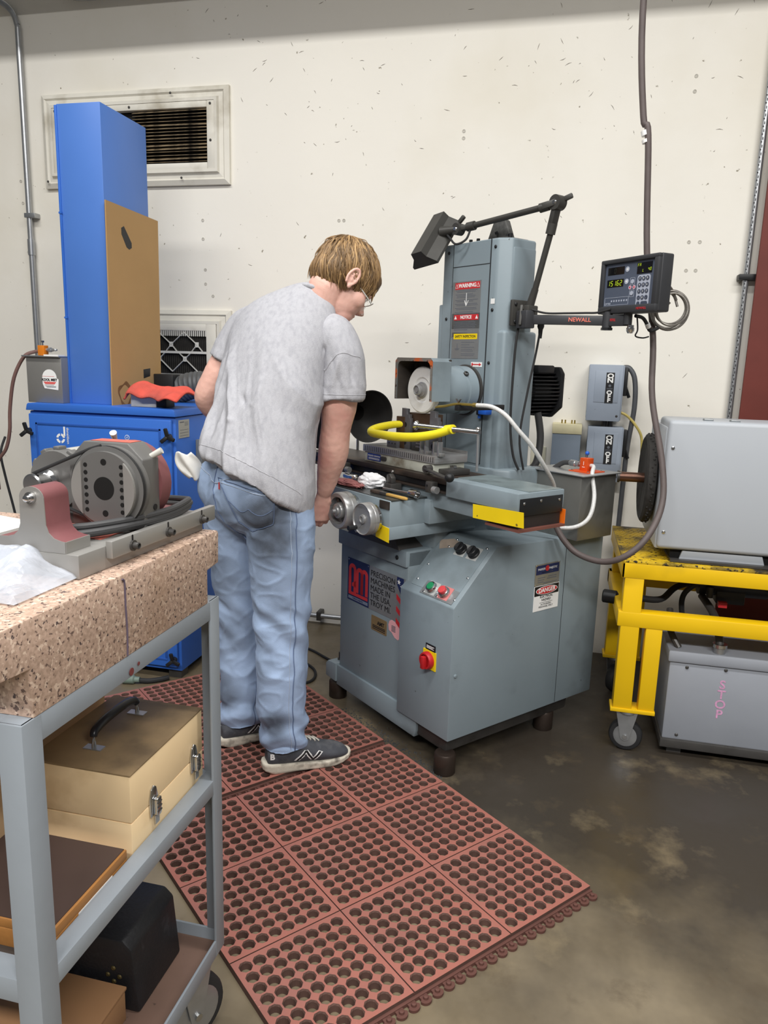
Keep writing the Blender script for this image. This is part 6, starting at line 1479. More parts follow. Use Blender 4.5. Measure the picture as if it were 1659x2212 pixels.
# pelvis and legs core (inside the jeans)
parts.append(limb([(-.94, 2.29, 1.12), (-.965, 2.27, 1.0), (-.965, 2.265, .90)], [.10, .12, .10], 28))
parts.append(limb([(-.885, 2.25, .95), (-.86, 2.235, .74), (-.86, 2.235, .48), (-.855, 2.22, .24), (-.84, 2.22, .10)], [.08, .07, .055, .05, .04], 24))
parts.append(limb([(-1.06, 2.325, .95), (-1.065, 2.35, .70), (-1.058, 2.365, .43), (-1.058, 2.355, .2), (-1.06, 2.345, .10)], [.08, .07, .055, .05, .04], 24))
# arms
aR = [(-.735, 2.40, 1.475), (-.713, 2.395, 1.376), (-.716, 2.40, 1.262), (-.735, 2.418, 1.165), (-.752, 2.445, 1.075), (-.778, 2.472, .985), (-.791, 2.482, .935)]
parts.append(limb(aR, [.056, .06, .0585, .0515, .0515, .04, .0295], 28, 6, [1, 1, 1, 1, 1, .9, .8]))
parts.append(ellip((-.729, 2.388, 1.165), (V(1, 0, 0), V(0, 1, 0), V(0, 0, 1)), (.024, .022, .028)))
aL = [(-1.08, 2.455, 1.475), (-1.135, 2.448, 1.387), (-1.178, 2.436, 1.31), (-1.212, 2.436, 1.252), (-1.195, 2.495, 1.195), (-1.165, 2.575, 1.135), (-1.14, 2.625, 1.10)]
parts.append(limb(aL, [.054, .058, .055, .050, .049, .038, .028], 28, 6))
parts.append(ellip((-1.222, 2.425, 1.245), (V(1, 0, 0), V(0, 1, 0), V(0, 0, 1)), (.03, .03, .03)))
# hands: palm plus five bent fingers
def hand(wrist, dirn, palmn, side, curl, spread=.011):
    """dirn: towards the knuckles, palmn: out of the palm, side: from little finger to thumb"""
    w_ = Vector(wrist); d = Vector(dirn).normalized(); pn = Vector(palmn); pn = (pn-d*pn.dot(d)).normalized(); sd_ = d.cross(pn).normalized()
    if sd_.dot(Vector(side)) < 0: sd_ = -sd_
    out = []
    st = [(w_-d*.02, sd_*.026, pn*.020), (w_+d*.015, sd_*.030, pn*.017), (w_+d*.05, sd_*.039, pn*.0155), (w_+d*.085, sd_*.041, pn*.0135), (w_+d*.098, sd_*.037, pn*.011)]
    out.append(loft(st, 24, 5))
    for k, (ln, off) in enumerate(((.030, .031), (.044, .0105), (.047, -.0105), (.040, -.030))):      # little ... index order reversed below
        pass
    for k, (l1, l2, l3, off) in enumerate(((.042, .026, .02, .029), (.047, .030, .022, .010), (.044, .028, .021, -.010), (.034, .021, .018, -.028))):
        p = w_+d*(.088-.004*abs(off)/.01)+sd_*off; a_ = 0; pts = [p-d*.012, p]
        for ln, cu_ in ((l1, curl[0]), (l2, curl[1]), (l3, curl[2])):
            a_ += cu_; q_ = d*math.cos(a_)+pn*math.sin(a_); p = p+q_*ln; pts.append(p)
        out.append(limb(pts, [.0095, .0095, .0088, .0082, .0068], 14, 4))
    p = w_+d*.028+sd_*.03+pn*.004; t1 = (d*.62+sd_*.62+pn*.45).normalized(); t2 = (d*.85+sd_*.1+pn*.5).normalized()
    out.append(limb([p-t1*.018, p, p+t1*.034, p+t1*.034+t2*.028, p+t1*.034+t2*.05], [.013, .0125, .0105, .0095, .0075], 14, 4))
    return out
parts += hand((-.797, 2.488, .918), (-.16, .16, -.9), (-.55, .75, .2), (.6, .65, 0), (.5, .75, .5))
parts += hand((-1.135, 2.635, 1.09), (.45, .75, -.45), (.1, -.3, -.9), (.8, -.4, 0), (.35, .5, .35))
body = fuse('person', parts, .0036, 4)
displace(body, lambda P: .0009*vnoise(P, 60)+.0025*vnoise(P, 14)*(P[:, 2] < 1.5))
person = link('person', body, M_skin, None, True, 180)
tag(person, 'person in grey T-shirt and blue jeans bending over the grinder', 'person')

# ---- eyes (only the profile shows)
for s in (-1, 1):
    MB().ball(hp(s*.030, .078, -.005), .0115, 16).build('eye', M_white, person)

# ---- T-shirt
def tstat(c, th, lean, hw_, hd_, tilt=0):
    d = Fh(th)*math.cos(R(lean))-V(0, 0, 1)*math.sin(R(lean)); return (Vector(c), Rh(th)*hw_-V(0, 0, tilt), d*hd_)
ts_ = [tstat((-.956, 2.254, .984), 50, 29, .200, .190, .036), tstat((-.955, 2.264, 1.03), 52, 29, .206, .190, .034), tstat((-.950, 2.288, 1.115), 56, 27, .200, .168, .025), tstat((-.944, 2.322, 1.235), 62, 23, .194, .150),
       tstat((-.938, 2.362, 1.345), 68, 22, .195, .143), tstat((-.932, 2.398, 1.435), 74, 24, .199, .136), tstat((-.918, 2.422, 1.503), 78, 30, .190, .116), tstat((-.893, 2.437, 1.553), 80, 36, .155, .092), tstat((-.858, 2.447, 1.588), 80, 40, .105, .075), tstat((-.832, 2.452, 1.603), 78, 42, .074, .066)]
sp = [loft(ts_, 56, 6)]
sR_ = [limb([(-.86, 2.43, 1.465), (-.80, 2.415, 1.483), (-.75, 2.402, 1.476), (-.716, 2.395, 1.41), (-.711, 2.393, 1.33), (-.713, 2.393, 1.30)], [.05, .064, .075, .077, .0745, .073], 32, 6)]
cuffR = loft([((-.711, 2.393, 1.33), V(.074, 0, 0), V(0, .073, 0)), ((-.713, 2.392, 1.285), V(.0745, 0, .004), V(0, .074, 0)), ((-.714, 2.392, 1.268), V(.075, 0, .004), V(0, .074, 0)), ((-.714, 2.392, 1.2675), V(.067, 0, .004), V(0, .066, 0)), ((-.7135, 2.392, 1.29), V(.063, 0, .004), V(0, .062, 0))], 32, 4)
sR_.append(cuffR)
dl_ = V(-.047, -.013, -.105).normalized(); ul = dl_.orthogonal().normalized(); bl_ = dl_.cross(ul)
sp.append(limb([(-1.02, 2.44, 1.505), (-1.075, 2.455, 1.485), (-1.112, 2.452, 1.435), (-1.132, 2.447, 1.40)], [.075, .074, .071, .068], 32, 6))
e0 = V(-1.140, 2.444, 1.378)
sp.append(loft([(e0-dl_*.03, ul*.069, bl_*.069), (e0, ul*.070, bl_*.070), (e0+dl_*.001, ul*.063, bl_*.063), (e0-dl_*.02, ul*.06, bl_*.06)], 32, 4))
shirt = fuse('t_shirt', sp, .0044, 10)
sleeve = fuse('sleeve', sR_, .0044, 8)
def shirt_fold(P):
    ax_ = np.array([.02, .19, .6]); ax_ /= np.linalg.norm(ax_)
    t = P@ax_; lat = P@np.array(Rh(66)); dep = P@np.array(Fh(66))
    Q = np.stack([lat*1.0+t*.32+dep*.2, t*.22, dep*.25], 1)
    r1 = 1-np.abs(vnoise(Q, 10, 3.1)); r2 = 1-np.abs(vnoise(Q, 24, 7.7)); r3 = vnoise(P, 8, 1.5); r4 = 1-np.abs(vnoise(P, 26, 5.2))
    zl = np.clip((1.50-P[:, 2])/.20, .06, 1)
    d = (np.clip(r1-.64, 0, 1)*.040+np.clip(r2-.78, 0, 1)*.010)*zl+r3*.005-.004
    # long drag folds from the shoulder blades down to the left hip, and crumples low on the back
    for a_, b_, w_, h_ in (((-1.02, 2.30, 1.44), (-1.12, 2.17, 1.10), .010, .012), ((-.97, 2.28, 1.43), (-1.06, 2.13, 1.08), .009, .013), ((-.90, 2.28, 1.38), (-.98, 2.13, 1.12), .008, .012), ((-.86, 2.27, 1.34), (-.90, 2.14, 1.10), .008, .010),
                           ((-1.0, 2.15, 1.20), (-.86, 2.17, 1.14), .006, .008), ((-.95, 2.14, 1.13), (-.83, 2.2, 1.20), .006, .008), ((-.84, 2.2, 1.22), (-.80, 2.24, 1.06), .007, .009), ((-1.10, 2.17, 1.10), (-.92, 2.09, 1.04), .010, .011), ((-1.05, 2.13, 1.08), (-.85, 2.14, .97), .010, .009),
                           ((-.93, 2.16, 1.25), (-.86, 2.2, 1.12), .005, .008), ((-.87, 2.19, 1.26), (-.80, 2.26, 1.17), .005, .007), ((-.98, 2.17, 1.30), (-.92, 2.17, 1.17), .006, -.008), ((-.82, 2.24, 1.16), (-.86, 2.16, 1.04), .006, .008), ((-.92, 2.12, 1.06), (-.84, 2.15, 1.02), .006, .007), ((-1.13, 2.2, 1.02), (-1.02, 2.10, 1.04), .009, -.010), ((-1.08, 2.3, 1.40), (-1.13, 2.24, 1.2), .009, .010),
                           ((-.74, 2.33, 1.44), (-.80, 2.33, 1.37), .007, -.006), ((-.70, 2.32, 1.40), (-.72, 2.31, 1.30), .007, .006), ((-.67, 2.34, 1.41), (-.66, 2.34, 1.31), .007, -.005), ((-.78, 2.33, 1.36), (-.76, 2.32, 1.29), .006, .006)):
        d += 1.4*h_*crease(P, a_, b_, w_)
    return d
displace(shirt, shirt_fold); displace(sleeve, shirt_fold)
relax(shirt, 2); relax(sleeve, 2)
M_shirt = mat('heather_grey_cotton', (178, 178, 183), .9, var=.035, scale=200, wear=(164, 164, 170), wear_scale=70, wear_lo=.45, wear_hi=.7, bump=.06, bump_scale=420, stretch=(1, 1, .5))
sh_o = link('t_shirt', shirt, M_shirt, person, True, 180)
sl_o = link('sleeve', sleeve, M_shirt, sh_o, True, 180)
BV = BVHTree.FromPolygons([v.co for v in shirt.vertices], [p.vertices for p in shirt.polygons])
BSL = BVHTree.FromPolygons([v.co for v in sleeve.vertices], [p.vertices for p in sleeve.polygons])
def surf(bvh, p, out=.0015):
    q_, n_, i_, d_ = bvh.find_nearest(Vector(p)); return q_+n_*out, n_
def seam(bvh, name, pts, m, r=.0013, par=None, sub=10, out=.0006):
    P = [surf(bvh, p, out)[0] for p in spline(pts, sub)]
    return MB().tube(P, r, 6, smooth=1).build(name, m, par)
M_seamg = mat('grey_seam_thread', (178, 178, 182), .9, var=.05)
seam(BSL, 'sleeve_seam', [(-.80, 2.33, 1.44), (-.775, 2.32, 1.40), (-.755, 2.325, 1.36), (-.725, 2.32, 1.39), (-.69, 2.33, 1.415), (-.655, 2.37, 1.40)], M_seamg, .0012, sh_o)
seam(BSL, 'sleeve_hem_stitch', [(-.713+.08*math.cos(a), 2.392+.08*math.sin(a), 1.284) for a in np.linspace(-PI, .6, 16)], M_seamg, .0008, sh_o, 4)
seam(BV, 'hem_stitch', [tuple(V(-.961, 2.26, 1.008)+Rh(50)*.20*math.cos(a)+(Fh(50)*math.cos(R(33))-V(0, 0, 1)*math.sin(R(33)))*.2*math.sin(a)) for a in np.linspace(-PI, .3, 22)], M_seamg, .0008, sh_o, 4)
# collar rib
cp = V(-.815, 2.450, 1.603)
cd_ = V(.3, .3, .9).normalized(); cu1 = V(.78, -.62, 0); cu2 = cd_.cross(cu1)
MB().tube([cp+cu1*.068*math.cos(a)+cu2*.067*math.sin(a) for a in np.linspace(0, 2*PI, 17)[:-1]], .0075, 10, closed=True, smooth=3).build('collar', M_shirt, sh_o)

# ---- jeans
jp = []
def leg_st(P, rad, flat=1.0, th=52):
    return [(Vector(p), Rh(th)*r, Fh(th)*r*flat) for p, r in zip(P, rad)]
def leg_open(P, rad):
    st = leg_st(P, rad); c, a, b_ = st[-1]
    return st+[(c+V(0, 0, -.001), a*.86, b_*.86), (c+V(0, 0, .018), a*.74, b_*.74)]
LR = [(-.875, 2.255, 1.06), (-.876, 2.243, .99), (-.868, 2.238, .926), (-.860, 2.229, .836), (-.859, 2.230, .740), (-.859, 2.235, .611), (-.859, 2.235, .480), (-.855, 2.225, .351), (-.853, 2.219, .237), (-.845, 2.214, .155), (-.838, 2.207, .098)]
LL = [(-1.055, 2.335, 1.06), (-1.058, 2.335, .99), (-1.06, 2.335, .891), (-1.062, 2.342, .793), (-1.060, 2.350, .691), (-1.057, 2.360, .552), (-1.056, 2.365, .410), (-1.056, 2.360, .269), (-1.057, 2.350, .190), (-1.056, 2.342, .14), (-1.055, 2.334, .092)]
jp.append(loft(leg_open(LR, [.095, .105, .112, .112, .106, .096, .090, .086, .084, .080, .078]), 40, 5))
jp.append(loft(leg_open(LL, [.095, .105, .112, .112, .104, .094, .089, .085, .083, .079, .077]), 40, 5))
pst = [tstat((-.952, 2.272, 1.10), 52, 20, .155, .128), tstat((-.958, 2.268, 1.04), 52, 18, .172, .14), tstat((-.964, 2.262, .97), 52, 12, .186, .150), tstat((-.963, 2.262, .90), 52, 6, .18, .142), tstat((-.961, 2.27, .845), 52, 0, .13, .10), tstat((-.961, 2.28, .82), 52, 0, .08, .06)]
jp.append(loft(pst, 48, 6))
for s, c in ((1, (-.905, 2.165, .955)), (-1, (-1.035, 2.235, .955)), (-1, (-1.085, 2.262, .975))):
    jp.append(ellip(c, (Rh(52), Fh(52), V(0, 0, 1)), (.088, .075, .10)))
jeans = fuse('jeans', jp, .005, 8)
def jean_fold(P):
    r1 = 1-np.abs(vnoise(P, (6, 6, 9), 4.4)); r2_ = 1-np.abs(vnoise(P, (14, 14, 20), 9.4))
    d = vnoise(P, 7, 2.2)*.006+np.clip(r1-.74, 0, 1)*.017+np.clip(r2_-.78, 0, 1)*.009-.002
    for (cx, cy, z0) in ((-.846, 2.217, .0), (-1.059, 2.352, -.01)):                      # stacked breaks above the shoe
        m_ = ((P[:, 0]-cx)**2+(P[:, 1]-cy)**2) < .13**2
        ph = np.arctan2(P[:, 1]-cy, P[:, 0]-cx)
        d += m_*np.exp(-((P[:, 2]-.13-z0)/.09)**2)*.008*np.sin((P[:, 2]-z0)*70+1.8*np.sin(ph*2+.5)+ph)
        d += m_*np.exp(-((P[:, 2]-.52-z0)/.10)**2)*.0055*np.sin((P[:, 2]-z0)*52+2.2*np.sin(ph+1.0)+ph*1.5)
    for a_, b_, w_, h_ in (((-.96, 2.12, .90), (-.80, 2.15, .83), .014, -.010), ((-.95, 2.13, .87), (-.80, 2.14, .79), .012, .008), ((-1.13, 2.27, .84), (-1.0, 2.25, .80), .012, -.008), ((-.94, 2.16, .62), (-.79, 2.16, .54), .013, .006), ((-.94, 2.16, .53), (-.80, 2.16, .60), .011, -.006), ((-.92, 2.15, .40), (-.80, 2.16, .34), .012, .006), ((-.965, 2.12, 1.06), (-.955, 2.12, .86), .012, -.012)):
        d += h_*crease(P, a_, b_, w_)
    return d
displace(jeans, jean_fold); relax(jeans, 2)
def denim():
    m = mat('washed_denim', (154, 174, 204), .85, var=.07, scale=26, bump=.05, bump_scale=500)
    nt = m.node_tree; N = nt.nodes; L = nt.links; b = N['Principled BSDF']; tc = N.new('ShaderNodeTexCoord')
    src = b.inputs['Base Color'].links[0].from_socket
    ns = N.new('ShaderNodeTexNoise'); ns.inputs['Scale'].default_value = 16; ns.inputs['Detail'].default_value = 6; L.new(tc.outputs['Object'], ns.inputs['Vector'])
    # worn oil-dirt marks on seat, thighs and calf: each a soft patch with its own place
    last = None
    for (c, r, s) in (((-.86, 2.12, .93), .10, 1.), ((-.85, 2.12, .83), .10, 1.), ((-.98, 2.15, .93), .06, .55), ((-.84, 2.13, .20), .055, .85), ((-1.09, 2.27, .22), .07, .8), ((-1.10, 2.27, .66), .10, .5), ((-.90, 2.13, .40), .05, .4), ((-1.04, 2.26, .45), .08, .45), ((-.82, 2.14, .60), .05, .3)):
        vm = N.new('ShaderNodeVectorMath'); vm.operation = 'DISTANCE'; L.new(tc.outputs['Object'], vm.inputs[0]); vm.inputs[1].default_value = c
        mr = N.new('ShaderNodeMapRange'); mr.inputs[1].default_value = r*1.35; mr.inputs[2].default_value = r*.3; mr.inputs[3].default_value = 0; mr.inputs[4].default_value = s; mr.interpolation_type = 'SMOOTHSTEP'; L.new(vm.outputs['Value'], mr.inputs[0])
        if last is None: last = mr.outputs[0]
        else:
            mx = N.new('ShaderNodeMath'); mx.operation = 'MAXIMUM'; L.new(last, mx.inputs[0]); L.new(mr.outputs[0], mx.inputs[1]); last = mx.outputs[0]
    rn = N.new('ShaderNodeMapRange'); rn.inputs[1].default_value = .3; rn.inputs[2].default_value = .68; rn.inputs[3].default_value = .7; L.new(ns.outputs[0], rn.inputs[0])
    mu_ = N.new('ShaderNodeMath'); mu_.operation = 'MULTIPLY'; L.new(last, mu_.inputs[0]); L.new(rn.outputs[0], mu_.inputs[1])
    x = N.new('ShaderNodeMix'); x.data_type = 'RGBA'; L.new(mu_.outputs[0], x.inputs[0]); L.new(src, x.inputs[6]); x.inputs[7].default_value = (*s2l((60, 64, 71)), 1)
    L.new(x.outputs[2], b.inputs['Base Color'])
    return m
M_den = denim()
jo = link('jeans', jeans, M_den, person, True, 180)
BJ = BVHTree.FromPolygons([v.co for v in jeans.vertices], [p.vertices for p in jeans.polygons])
M_thr = mat('dark_denim_seam', (96, 112, 142), .9, var=.1)
M_thr2 = mat('pale_stitch', (168, 180, 198), .9, var=.1)
seam(BJ, 'back_seam', [(-1.055, 2.15, 1.07), (-1.05, 2.15, 1.0), (-1.035, 2.16, .93), (-1.0, 2.18, .86), (-.985, 2.20, .80)], M_thr, .0022, jo)
seam(BJ, 'yoke_seam', [(-1.15, 2.25, 1.035), (-1.10, 2.19, 1.02), (-1.05, 2.14, 1.0), (-.98, 2.12, 1.02), (-.9, 2.1, 1.03)], M_thr2, .0016, jo)
sR = [(p[0]+.062, p[1]-.085, p[2]) for p in LR]
seam(BJ, 'side_seam', [(p[0]+Rh(52).x*.11-.01, p[1]+Rh(52).y*.11, p[2]) for p in LR], M_thr, .0019, jo, 6)
seam(BJ, 'side_seam_stitch', [(p[0]+Rh(52).x*.11-.024, p[1]+Rh(52).y*.11-.01, p[2]) for p in LR], M_thr2, .0010, jo, 6)
seam(BJ, 'inseam', [(p[0]+.08, p[1]-.05, p[2]) for p in LL[4:]], M_thr, .0018, jo, 6)
# back pocket with stitched outline and small red tab
PD = V(-.38, .92, 0).normalized()
def cast(bvh, p, out):
    h = bvh.ray_cast(Vector(p)-PD*.35, PD)
    if h[0] is None: return surf(bvh, p, out)[0]
    return h[0]+h[1]*out
def patch(bvh, poly_fn, nx, ny, out):
    vs_ = []; fs_ = []
    for i in range(nx+1):
        for j in range(ny+1): vs_.append(tuple(cast(bvh, poly_fn(i/nx, j/ny), out*(1 if 0 < i < nx and 0 < j < ny else .3))))
    for i in range(nx):
        for j in range(ny): fs_.append((i*(ny+1)+j, (i+1)*(ny+1)+j, (i+1)*(ny+1)+j+1, i*(ny+1)+j+1))
    return MB().add(vs_, fs_)
pTL, pTR, pBL, pBR, pB = V(-1.030, 2.13, 1.018), V(-.832, 2.10, .980), V(-.955, 2.11, .885), V(-.835, 2.10, .885), V(-.898, 2.09, .855)
def pocket(u, v):
    top = pTL.lerp(pTR, u); bot = (pBL.lerp(pB, u*2) if u < .5 else pB.lerp(pBR, u*2-1)); return top.lerp(bot, v)
pk3 = patch(BJ, pocket, 16, 14, .0026).build('back_pocket', M_den, jo, ang=180)
edge = [pocket(u, 0) for u in np.linspace(0, 1, 8)]+[pocket(1, v) for v in np.linspace(0, 1, 6)[1:]]+[pocket(u, 1) for u in np.linspace(1, 0, 9)[1:]]+[pocket(0, v) for v in np.linspace(1, 0, 6)[1:-1]]
MB().tube([cast(BJ, p, .003) for p in edge], .0014, 6, closed=True, smooth=2).build('pocket_stitch', M_thr, pk3)
MB().tube([cast(BJ, pocket(u, .07), .0034) for u in np.linspace(.02, .98, 10)], .0012, 6, smooth=2).build('pocket_hem_stitch', M_thr2, pk3)
MB().tube([cast(BJ, pocket(u, .45+.16*abs(math.sin(PI*u*2))), .0034) for u in np.linspace(.03, .97, 19)], .0009, 6, smooth=2).build('pocket_arc_stitch', M_thr, pk3)
tp_, tn_ = surf(BJ, V(-1.02, 2.128, .995), .003)
MB().prism([(-.003, -.011), (.003, -.011), (.003, .011), (-.003, .011)], tp_, (tn_.cross(V(0, 0, 1))*-1).normalized(), V(0, 0, 1), .001).build('red_tab', mat('red_tab', (188, 60, 60), .7), jo)
lb_ = [(-.93, 2.11, 1.05), (-.935, 2.11, 1.02)]
# white rag hanging from the left back pocket
def ragf(u, v):
    c = V(-1.163, 2.225, .995); cr_ = V(.93, .36, 0)
    w_ = .010+.030*math.sin(PI*min(1, v*.8+.05))
    return c + V(-.030, -.012, .085)*v + cr_*(u-.5)*2*w_ + V(.36, -.93, 0)*(.016*math.cos((u-.5)*PI)+.006*math.sin(9*u+5*v)) + V(0, 0, 1)*.006*math.sin(7*u)
wr_ = cloth('pocket_rag', 12, 14, ragf, mat('white_cotton', (226, 224, 218), .9, var=.06, scale=40), .003); wr_.parent = person; wr_.name = 'pocket_rag'
plab(wr_, 'white cloth tucked in the left pocket')

# ---- shoes
M_up = mat('charcoal_shoe_mesh', (72, 74, 80), .75, var=.12, scale=40, wear=(104, 104, 106), wear_scale=18, wear_lo=.52, wear_hi=.72, bump=.08, bump_scale=300)
M_sole = mat('off_white_foam', (206, 198, 182), .7, var=.06, scale=14, wear=(120, 114, 104), wear_scale=26, wear_lo=.52, wear_hi=.68, bump=.12, bump_scale=50)
M_lace = mat('grey_lace', (186, 182, 172), .9, var=.1)
def shoe(heel, ang, label, right=True):
    o = Vector((heel[0], heel[1], .0188)); f = Fh(ang); r = Rh(ang)
    P = lambda x, y, z: o+f*x+r*y+V(0, 0, z)            # x forward, y to the wearer's right
    st = []
    for x, hw_, z0, z1 in ((.004, .026, .018, .075), (.02, .034, .016, .088), (.06, .036, .014, .092), (.10, .036, .014, .088), (.135, .042, .014, .098), (.17, .047, .013, .088), (.21, .050, .012, .072), (.25, .047, .012, .060), (.28, .036, .013, .046), (.296, .018, .016, .028)):
        st.append((P(x, .004*math.sin(x*9), (z0+z1)/2), r*hw_, V(0, 0, (z1-z0)/2)))
    me = fuse('shoe', [loft(st, 32, 4), limb([P(.055, 0, .07), P(.052, 0, .105), P(.05, 0, .118)], [.036, .036, .037], 24)], .0036, 6)
    sh_ = link('shoe', me, M_up, person, True, 180); plab(sh_, label)
    st = []
    for x, hw_, z1 in ((-.010, .018, .030), (-.004, .030, .034), (.02, .038, .034), (.06, .039, .030), (.10, .039, .026), (.14, .044, .024), (.18, .050, .022), (.22, .053, .021), (.26, .049, .022), (.288, .037, .026), (.302, .016, .028)):
        lo_ = .006 if x < 0 else (.0 if x < .24 else (x-.24)*.12)
        st.append((P(x, .004*math.sin(max(0, x)*9), (lo_+z1)/2), r*hw_, V(0, 0, (z1-lo_)/2)))
    sm_ = MB(); vs_, fs_ = loft(st, 28, 5)
    # squared cross-section
    sole_pts = []
    mb = MB()
    ring = []
    left = []; right_ = []
    prof_ = [(-.012, .014), (-.006, .028), (.015, .037), (.06, .0385), (.10, .0385), (.14, .044), (.18, .050), (.22, .053), (.26, .049), (.288, .037), (.302, .018), (.305, .0)]
    xs_ = np.linspace(0, 1, 46); px_ = np.interp(xs_, np.linspace(0, 1, len(prof_)), [p[0] for p in prof_]); pw_ = np.interp(xs_, np.linspace(0, 1, len(prof_)), [p[1] for p in prof_])
    outl = [(x, w_) for x, w_ in zip(px_, pw_)]+[(x, -w_) for x, w_ in list(zip(px_, pw_))[::-1][1:]]
    rings = []
    nO = len(outl)
    for (zf, sc) in ((0, .93), (.12, .985), (.3, 1.0), (.5, .985), (.7, 1.005), (.9, .99), (1, .95)):
        rg_ = []
        for k_, (x, w_) in enumerate(outl):
            top = np.interp(x, [-.01, .03, .10, .2, .27, .305], [.037, .036, .028, .023, .024, .032]); lo_ = np.interp(x, [-.012, .02, .24, .305], [.010, 0, 0, .012])
            wv = 1+(.018*math.sin(k_*1.9+zf*7) if .1 < zf < .95 else 0)
            rg_.append(P(.14+(x-.14)*(1-(1-sc)*.5), w_*sc*wv+.004*math.sin(max(0, x)*9), lo_+(top-lo_)*zf))
        rings.append(rg_)
    vs_ = [p for rg_ in rings for p in rg_]; fs_ = []
    for i in range(len(rings)-1):
        for k_ in range(nO): fs_.append((i*nO+k_, i*nO+(k_+1) % nO, (i+1)*nO+(k_+1) % nO, (i+1)*nO+k_))
    fs_ += [tuple(range(nO))[::-1], tuple(range((len(rings)-1)*nO, len(rings)*nO))]
    mb.add(vs_, fs_).build('sole', M_sole, sh_, ang=50)
    BS = BVHTree.FromPolygons([v.co for v in me.vertices], [p.vertices for p in me.polygons])
    for k_ in range(5):
        x = .105+k_*.019
        MB().tube([surf(BS, P(x, yy, .12), .003)[0] for yy in np.linspace(-.026, .026, 7)], .0028, 6, smooth=2).build('lace', M_lace, sh_)
        MB().tube([surf(BS, P(x+.019*tt, (tt-.5)*.045, .12), .0036)[0] for tt in np.linspace(0, 1, 7)], .0028, 6, smooth=2).build('lace', M_lace, sh_)
    for s in (-1, 1): MB().tube([P(.11, 0, .095), P(.105, s*.02, .106), P(.12, s*.034, .098), P(.13, s*.03, .085)], .002, 6).build('lace_loop', M_lace, sh_)
    # side letter N and heel letters
    for s in (1, -1):
        def onside(x, z): return surf(BS, P(x, s*.07, z), .0014)[0]
        for (a_, b_, wd_, m_) in (((.096, .026), (.126, .084), .017, M_white), ((.126, .084), (.150, .026), .017, M_white), ((.150, .026), (.184, .078), .017, M_white), ((.098, .028), (.126, .082), .008, M_ink), ((.126, .082), (.150, .028), .008, M_ink), ((.150, .028), (.182, .075), .008, M_ink)):
            vs_ = []; fs_ = []
            lift = .0014 if m_ is M_white else .0022
            d_ = Vector((b_[0]-a_[0], b_[1]-a_[1])).normalized(); pr_ = Vector((-d_.y, d_.x))*wd_*.5
            for i in range(9):
                t = i/8; x = a_[0]+(b_[0]-a_[0])*t; z = a_[1]+(b_[1]-a_[1])*t
                for q_ in (-1, 1): vs_.append(tuple(surf(BS, P(x+pr_.x*q_, s*.07, z+pr_.y*q_), lift)[0]))
            for i in range(8): fs_.append((2*i, 2*i+1, 2*i+3, 2*i+2))
            MB().add(vs_, fs_).build('side_letter', m_, sh_)
    hx = surf(BS, P(.012, .045 if right else -.0, .066), .0018)[0]
    hn = surf(BS, P(.012, .045, .066), .0018)[1]
    tt_ = text('heel_letter', 'B', .028, M_white, hx, (V(0, 0, 1).cross(hn)).normalized(), V(0, 0, 1), sh_, weight=.0012)
    return sh_
shoe((-.884, 2.150), 36, 'charcoal running shoe on the right foot', True)
shoe((-1.105, 2.262), 47, 'charcoal running shoe on the left foot', False)

# ---- safety glasses
M_lens = mat('clear_lens', (236, 240, 242), .05, var=0, alpha=.35)
gl = MB()
for s in (-1, 1):
    gl.tube([hp(s*.070, -.01, -.004), hp(s*.070, .03, -.006), hp(s*.068, .07, -.010), hp(s*.062, .095, -.012)], .002, 8)
gl.tube([hp(r_, .110-2.3*r_*r_, -.006) for r_ in np.linspace(-.066, .066, 9)], .0018, 8, smooth=2)
gl.tube([hp(r_, .106-2.3*r_*r_, -.048+.006*math.cos(r_*60)) for r_ in np.linspace(-.060, .060, 15)], .0012, 8, smooth=2)
go = gl.build('safety_glasses', mat('clear_frame', (206, 208, 204), .2, var=0), person)
plab(go, 'clear wraparound safety glasses')
vs_ = []; fs_ = []
for i, r_ in enumerate(np.linspace(-.068, .068, 17)):
    for j, u_ in enumerate(np.linspace(-.006, -.048, 7)):
        f_ = .110-2.1*r_*r_-(.010 if j > 4 else 0)*(j-4)/2; vs_.append(tuple(hp(r_, f_-.04*abs(r_)/.068*(.4), u_)))
for i in range(16):
    for j in range(6): fs_.append((i*7+j, (i+1)*7+j, (i+1)*7+j+1, i*7+j+1))
MB().add(vs_, fs_).build('lens', M_lens, go, ang=180)

# ---- hair: a cap plus many combed clumps growing from the crown
M_hair = mat('light_brown_hair', (142, 112, 76), .5, var=.25, scale=40, stretch=(1, 1, .35))
M_hair2 = mat('dark_blond_hair', (106, 82, 54), .5, var=.25, scale=40)
M_hair3 = mat('blond_hair', (182, 148, 102), .5, var=.2, scale=40)
HLF = [-.13, -.08, -.045, -.022, -.008, .012, .035, .06, .09, .13]; HLU = [-.088, -.086, -.050, -.012, .026, -.028, -.012, .006, .002, .0]
cap = [ellip(hp(0, -.016, .042), HA, (.084, .106, .094)), ellip(hp(0, -.055, -.005), HA, (.070, .062, .062)), ellip(hp(0, .06, .055), HA, (.064, .045, .05))]
cm = fuse('hair', cap, .005, 4)
a = arr(cm)
